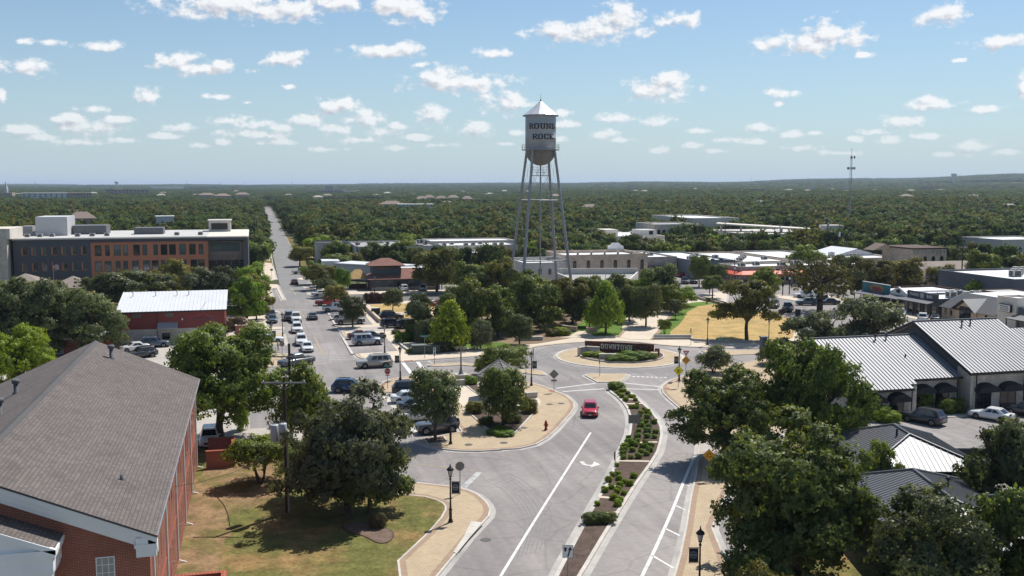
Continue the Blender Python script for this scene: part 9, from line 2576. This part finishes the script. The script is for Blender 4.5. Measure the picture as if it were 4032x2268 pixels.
# ------------------------------------------------------------------ people on the left pavement
SKIN = mat('skin', (0.38, 0.22, 0.15), .6, var=0); HAIR = mat('dark_hair', (.02, .015, .012), .7, var=0)
def person(p, rz, top_m, leg_m, label, stride=.22):
 """skinned figure: joints as edges with a radius each"""
 t = thing('person', (p[0], p[1], .13), rz, label, 'person')
 J = [((0, 0, .95), .15), ((0, 0, 1.15), .145), ((0, 0, 1.38), .17), ((0, 0, 1.50), .06), ((.01, 0, 1.62), .10), ((.01, 0, 1.72), .085),
         ((.02, .10, .90), .10), ((.10, .11, .50), .07), ((stride, .11, .09), .045), ((stride + .14, .11, .05), .04),
         ((-.02, -.10, .90), .10), ((-.02, -.11, .50), .07), ((-stride, -.11, .12), .045), ((-stride + .13, -.11, .05), .04),
         ((0, .20, 1.40), .065), ((-.06, .25, 1.12), .05), ((.04, .26, .88), .04), ((.07, .26, .80), .035),
         ((0, -.20, 1.40), .065), ((.05, -.25, 1.12), .05), ((.16, -.25, .92), .04), ((.20, -.25, .86), .035)]
 E = [(0, 1), (1, 2), (2, 3), (3, 4), (4, 5), (0, 6), (6, 7), (7, 8), (8, 9), (0, 10), (10, 11), (11, 12), (12, 13), (2, 14), (14, 15), (15, 16), (16, 17), (2, 18), (18, 19), (19, 20), (20, 21)]
 me = bpy.data.meshes.new('body'); me.from_pydata([j[0] for j in J], E, [])
 o = bpy.data.objects.new('figure', me); COL.objects.link(o)
 md = o.modifiers.new('skin', 'SKIN'); md.use_smooth_shade = True
 sv = me.skin_vertices[0].data
 for i, j in enumerate(J):
  sv[i].radius = (j[1], j[1])
 sv[0].use_root = True
 sb = o.modifiers.new('sub', 'SUBSURF'); sb.levels = 1; sb.render_levels = 1
 dg = bpy.context.evaluated_depsgraph_get()
 bm_ = bpy.data.meshes.new_from_object(o.evaluated_get(dg)); bpy.data.objects.remove(o)
 bm_.materials.clear()
 for m_ in (SKIN, top_m, leg_m, HAIR):
  bm_.materials.append(m_)
 for f in bm_.polygons:
  c = f.center
  f.material_index = 0
  if c.z > 1.66: f.material_index = 3
  elif c.z > 1.50: f.material_index = 3 if c.x < -.03 else 0
  elif c.z > 1.02 and (abs(c.y) < .24 or c.z > 1.2): f.material_index = 1
  elif c.z > .52 and abs(c.y) < .22: f.material_index = 2
  elif c.z < .10: f.material_index = 3
  f.use_smooth = True
 link_mesh('body', bm_, None, t)
 return t
person((-0.99,186.79), RAD(200), mat('grey_shirt', (.16, .16, .17), .8), mat('dark_shorts', (.04, .045, .06), .8), 'person in grey walking left of another by the brick hut')
person((-0.51,186.66), RAD(200), mat('black_shirt', (.025, .025, .028), .8), mat('dark_shorts', (.04, .045, .06), .8), 'person in black walking right of another by the brick hut')
person((3.2,163.02), RAD(20), mat('white_shirt', (.5, .5, .48), .8), mat('grey_trousers', (.09, .085, .08), .8), 'person in a white shirt by the left corner lamp')
# ------------------------------------------------------------------ far skyline
def at_far(px, py, d):
 """(azimuth, elevation) pair and distance to a place"""
 return (d * sin(px), d * cos(px), 27 + d * math.tan(py))
M_FARWHITE = mat('far_white_walls', (.55, .54, .52), .8, var=.1, vscale=.05); M_FARTAN = mat('far_tan_walls', (.36, .30, .24), .8, var=.1, vscale=.05); M_FARBROWN = mat('far_brown_roof', (.20, .155, .13), .85, var=.15, vscale=.05)
M_FARGREY = mat('far_grey_walls', (.30, .29, .30), .8, var=.1, vscale=.05)
FARB = [
 ((0.0752,-0.0066), 2300, 62, 18, 24, M_FARGREY, 'wide grey hospital block on the skyline left of centre'), ((0.0586,-0.0074), 2320, 32, 14, 20, M_FARTAN, 'tan wing of the skyline hospital'), ((0.0926,-0.0074), 2280, 26, 12, 20, M_FARWHITE, 'pale right wing of the skyline hospital'), ((0.0725,-0.0027), 2350, 18, 26, 18, M_FARGREY, 'stair tower on top of the skyline hospital'),
 ((0.1570,-0.0205), 800, 28, 5, 14, M_FARWHITE, 'white flat shed in the woods left of the water tower'), ((0.1334,-0.0185), 830, 20, 6, 12, M_FARBROWN, 'brown roofed building beside the white shed in the woods'),
 ((-0.0817,-0.0311), 500, 8, 4.5, 8, M_FARWHITE, 'small white roof in the woods behind the office'), ((-0.1544,-0.0288), 520, 12, 7, 10, M_FARBROWN, 'brown house roof in the woods behind the office'),
 ((-0.1834,-0.0086), 1500, 60, 9, 30, M_FARWHITE, 'long white store on the left skyline'), ((-0.1553,-0.0087), 1500, 30, 11, 30, M_FARTAN, 'salmon store front on the left skyline'), ((-0.1107,-0.0055), 2000, 60, 16, 30, M_FARTAN, 'pale apartment row on the left skyline'), ((-0.1246,-0.0052), 2100, 36, 14, 24, M_FARTAN, 'tan apartment end on the left skyline'),
 ((-0.0432,-0.0095), 1500, 24, 7, 20, M_FARBROWN, 'brown house row on the left skyline'), ((-0.0286,-0.0103), 1420, 22, 7, 18, M_FARBROWN, 'second brown house row on the left skyline'), ((-0.0101,-0.0092), 1550, 22, 7, 18, M_FARBROWN, 'third brown house row near the upper street'),
 ((0.1709,-0.0122), 1250, 14, 8, 12, M_FARBROWN, 'brown hip roof among treetops left of the tower'), ((0.1828,-0.0130), 1200, 14, 8, 12, M_FARBROWN, 'second brown hip roof among treetops left of the tower'), ((0.1947,-0.0123), 1270, 15, 8, 12, M_FARBROWN, 'third brown hip roof among treetops left of the tower'), ((0.1630,-0.0134), 1150, 13, 8, 12, M_FARBROWN, 'leftmost brown hip roof of the treetop estate'), ((0.2086,-0.0135), 1160, 13, 8, 12, M_FARBROWN, 'rightmost brown hip roof of the treetop estate'),
 ((0.5444,-0.0034), 2300, 14, 12, 16, M_FARWHITE, 'white far house left of the antenna mast'), ((0.5626,-0.0034), 2350, 14, 12, 16, M_FARWHITE, 'second white far house left of the antenna mast'), ((0.5769,-0.0034), 2300, 20, 12, 16, M_FARWHITE, 'white far house at the foot of the antenna mast'), ((0.6017,-0.0011), 3600, 40, 14, 30, M_FARWHITE, 'pale far shed right of the antenna mast'), ((0.4925,-0.0050), 1900, 40, 8, 20, M_FARTAN, 'tan far roofs on the right of the tower'),
 ((0.3732,-0.0039), 2500, 24, 8, 20, M_FARTAN, 'far pale roof right of the water tower'), ((0.3927,0.0020), 6500, 180, 22, 80, M_FARGREY, 'long grey plant on the ridge right of the tower'), ((0.6467,-0.0026), 2600, 30, 10, 24, M_FARTAN, 'far tan roof on the right skyline'), ((-0.1415,-0.0018), 5200, 120, 20, 60, M_FARGREY, 'faint grey block on the far left horizon'), ((0.0012,-0.0023), 5600, 160, 18, 60, M_FARWHITE, 'faint white sheds on the horizon above the street'), ((-0.0790,-0.0026), 4600, 140, 16, 60, M_FARWHITE, 'faint white sheds on the far left horizon'),
]
for ((a_, e_), d_, w_, h_, dp, wm, lab) in FARB:
 x_, y_, z_ = d_ * sin(a_), d_ * cos(a_), 0
 topz = 27 + d_ * math.tan(e_) + h_ * .1
 t = thing('distant_building', (x_, y_, 0), -a_, lab, 'building', 'buildings on the skyline')
 zb = max(0, topz - h_)
 MB().box(-w_ / 2, w_ / 2, 0, dp, 0, topz - (h_ * .3 if wm is M_FARBROWN else .3), wm if wm is not M_FARBROWN else M_FARTAN).build('wall', t)
 if wm is M_FARBROWN:
  zz = topz - h_ * .3
  MB().add([(-w_ / 2 - .6, -.6, zz), (w_ / 2 + .6, -.6, zz), (w_ / 2 + .6, dp + .6, zz), (-w_ / 2 - .6, dp + .6, zz), (-w_ * .2, dp / 2, topz + 1), (w_ * .2, dp / 2, topz + 1)], [(0, 1, 5, 4), (1, 2, 5), (2, 3, 4, 5), (3, 0, 4), (3, 2, 1, 0)], M_FARBROWN).build('roof', t)
 else:
  MB().box(-w_ / 2 - .3, w_ / 2 + .3, -.3, dp + .3, topz - .298, topz, M_ROOF_WHITE if wm is M_FARWHITE else wm).build('roof', t)
  if d_ < 2600 and w_ > 24:
   wg = MB().box(-w_ * .018, w_ * .018, -.1, .0, 0, h_ * .16, M_GLASS).mesh('window')
   for k in range(9):
    for zz in (.25, .6):
     link_mesh('window', wg, None, t, (-w_ / 2 + w_ * (k + .5) / 9, 0, topz - h_ * zz - .4))
# antenna mast
a_, e_ = (0.5804,0.0328)
D_ = 640
x_, y_ = D_ * sin(a_), D_ * cos(a_); top_ = 27 + D_ * math.tan(e_)
t = thing('antenna_mast', (x_, y_, 0), .3, 'lattice antenna mast with dishes above the right hand woods', 'mast')
m = MB(); b0 = 1.1
cs = lambda z: [(b0 * (1 - .55 * z / top_) * cos(k * 2.094), b0 * (1 - .55 * z / top_) * sin(k * 2.094), z) for k in range(3)]
for k in range(3):
 m.tube(cs(0)[k], cs(top_ * .92)[k], .10, .07, 5, M_STEEL)
z = 0
while z < top_ * .9:
 A_, B_ = cs(z), cs(z + 2)
 for k in range(3):
  m.tube(A_[k], B_[(k + 1) % 3], .05, n=4, mat=M_STEEL, caps=False); m.tube(B_[k], B_[(k + 1) % 3], .045, n=4, mat=M_STEEL, caps=False)
 z += 2
m.build('lattice', t)
MB().tube((0, 0, top_ * .9), (0, 0, top_ + .5), .12, n=6, mat=M_STEEL).build('spire', t)
zd = top_ - 5
for k, (dx, dz) in enumerate(((-1.3, 0), (1.3, .2))):
 MB().lathe([(.95, -.25), (.9, .0), (.2, .3)], 0, 0, 16, M_FARGREY).build('dish', t, (dx, -1.2, zd + dz)).rotation_euler = (pi / 2, 0, .2 * k)
for k in range(9):
 a = 2 * pi * k / 9
 MB().box(-.18, .18, -.16, .16, -.75, .75, M_FARGREY).build('panel_antenna', t, (2.2 * cos(a), 2.2 * sin(a), top_ - 11.5), a)
MB().lathe([(2.1, top_ - 11.6), (2.1, top_ - 11.45)], 0, 0, 12, M_STEEL, smooth=False).build('antenna_ring', t)
# far water towers and masts
for ((a_, e_), d_, hh_, rr_, lab) in (((0.6697,0.0098), 4200, 10, 9.5, 'pale far water tower on the right skyline'), ((-0.1232,0.0026), 5200, 8, 8.5, 'pale far water tower on the left skyline')):
 x_, y_ = d_ * sin(a_), d_ * cos(a_); tz = 27 + d_ * math.tan(e_)
 t = thing('distant_water_tower', (x_, y_, 0), 0, lab, 'water tower')
 MB().lathe([(rr_ * .55, 0), (rr_ * .45, tz - 14), (rr_ * .6, tz - 11)], 0, 0, 14, M_FARWHITE).build('shaft', t)
 MB().lathe([(rr_ * .6, tz - 11), (rr_ * 1.15, tz - 8), (rr_ * 1.15, tz - 1), (rr_ * .6, tz)], 0, 0, 14, M_FARWHITE).build('tank', t)
for ((a_, e_), d_, lab) in (((-0.1917,0.0029), 4200, 'thin mast at the far left horizon'), ((-0.0609,0.0026), 4300, 'thin mast left of the upper street horizon'), ((-0.0308,0.0023), 4700, 'thin mast above the upper street'), ((-0.0076,0.0019), 4700, 'second thin mast above the upper street'), ((0.0371,0.0027), 4300, 'thin mast left of the hospital'), ((0.4885,0.0073), 4600, 'thin mast between the tower and the antenna'), ((0.6671,0.0072), 4300, 'thin mast beside the far right water tower')):
 x_, y_ = d_ * sin(a_), d_ * cos(a_); tz = 27 + d_ * math.tan(e_)
 t = thing('distant_mast', (x_, y_, 0), 0, lab, 'mast', 'thin masts on the horizon')
 MB().tube((0, 0, 0), (0, 0, tz), 1.3, .6, 5, M_FARGREY).build('shaft', t)
a_, e_ = (-0.2158,-0.0053)
t = thing('church_spire', (1700 * sin(a_), 1700 * cos(a_), 0), 0, 'pale church with a pointed spire at the far left edge', 'church')
tz = 27 + 1700 * math.tan(e_)
MB().box(-9, 9, 0, 20, 0, tz - 4, M_FARTAN).build('wall', t); MB().lathe([(3.2, tz - 5), (3.2, tz + 1), (2.8, tz + 2), (.2, tz + 13)], 0, 4, 6, M_FARWHITE, smooth=False).build('spire', t)
# ------------------------------------------------------------------ air
HAZE_D = 0.000062
hz = MB().box(-21000, 23000, -250, 29000, -2.0, 80, None)
ho = hz.build('haze')
tag(ho, kind='stuff')
hm2 = bpy.data.materials.new('haze_air'); hm2.use_nodes = True
hn = hm2.node_tree.nodes; hn.clear()
hout = hn.new('ShaderNodeOutputMaterial'); hv = hn.new('ShaderNodeVolumePrincipled')
hv.inputs['Color'].default_value = (0.66, 0.80, 1.0, 1); hv.inputs['Density'].default_value = HAZE_D; hv.inputs['Anisotropy'].default_value = 0.2
hm2.node_tree.links.new(hv.outputs[0], hout.inputs['Volume'])
ho.data.materials.append(hm2)
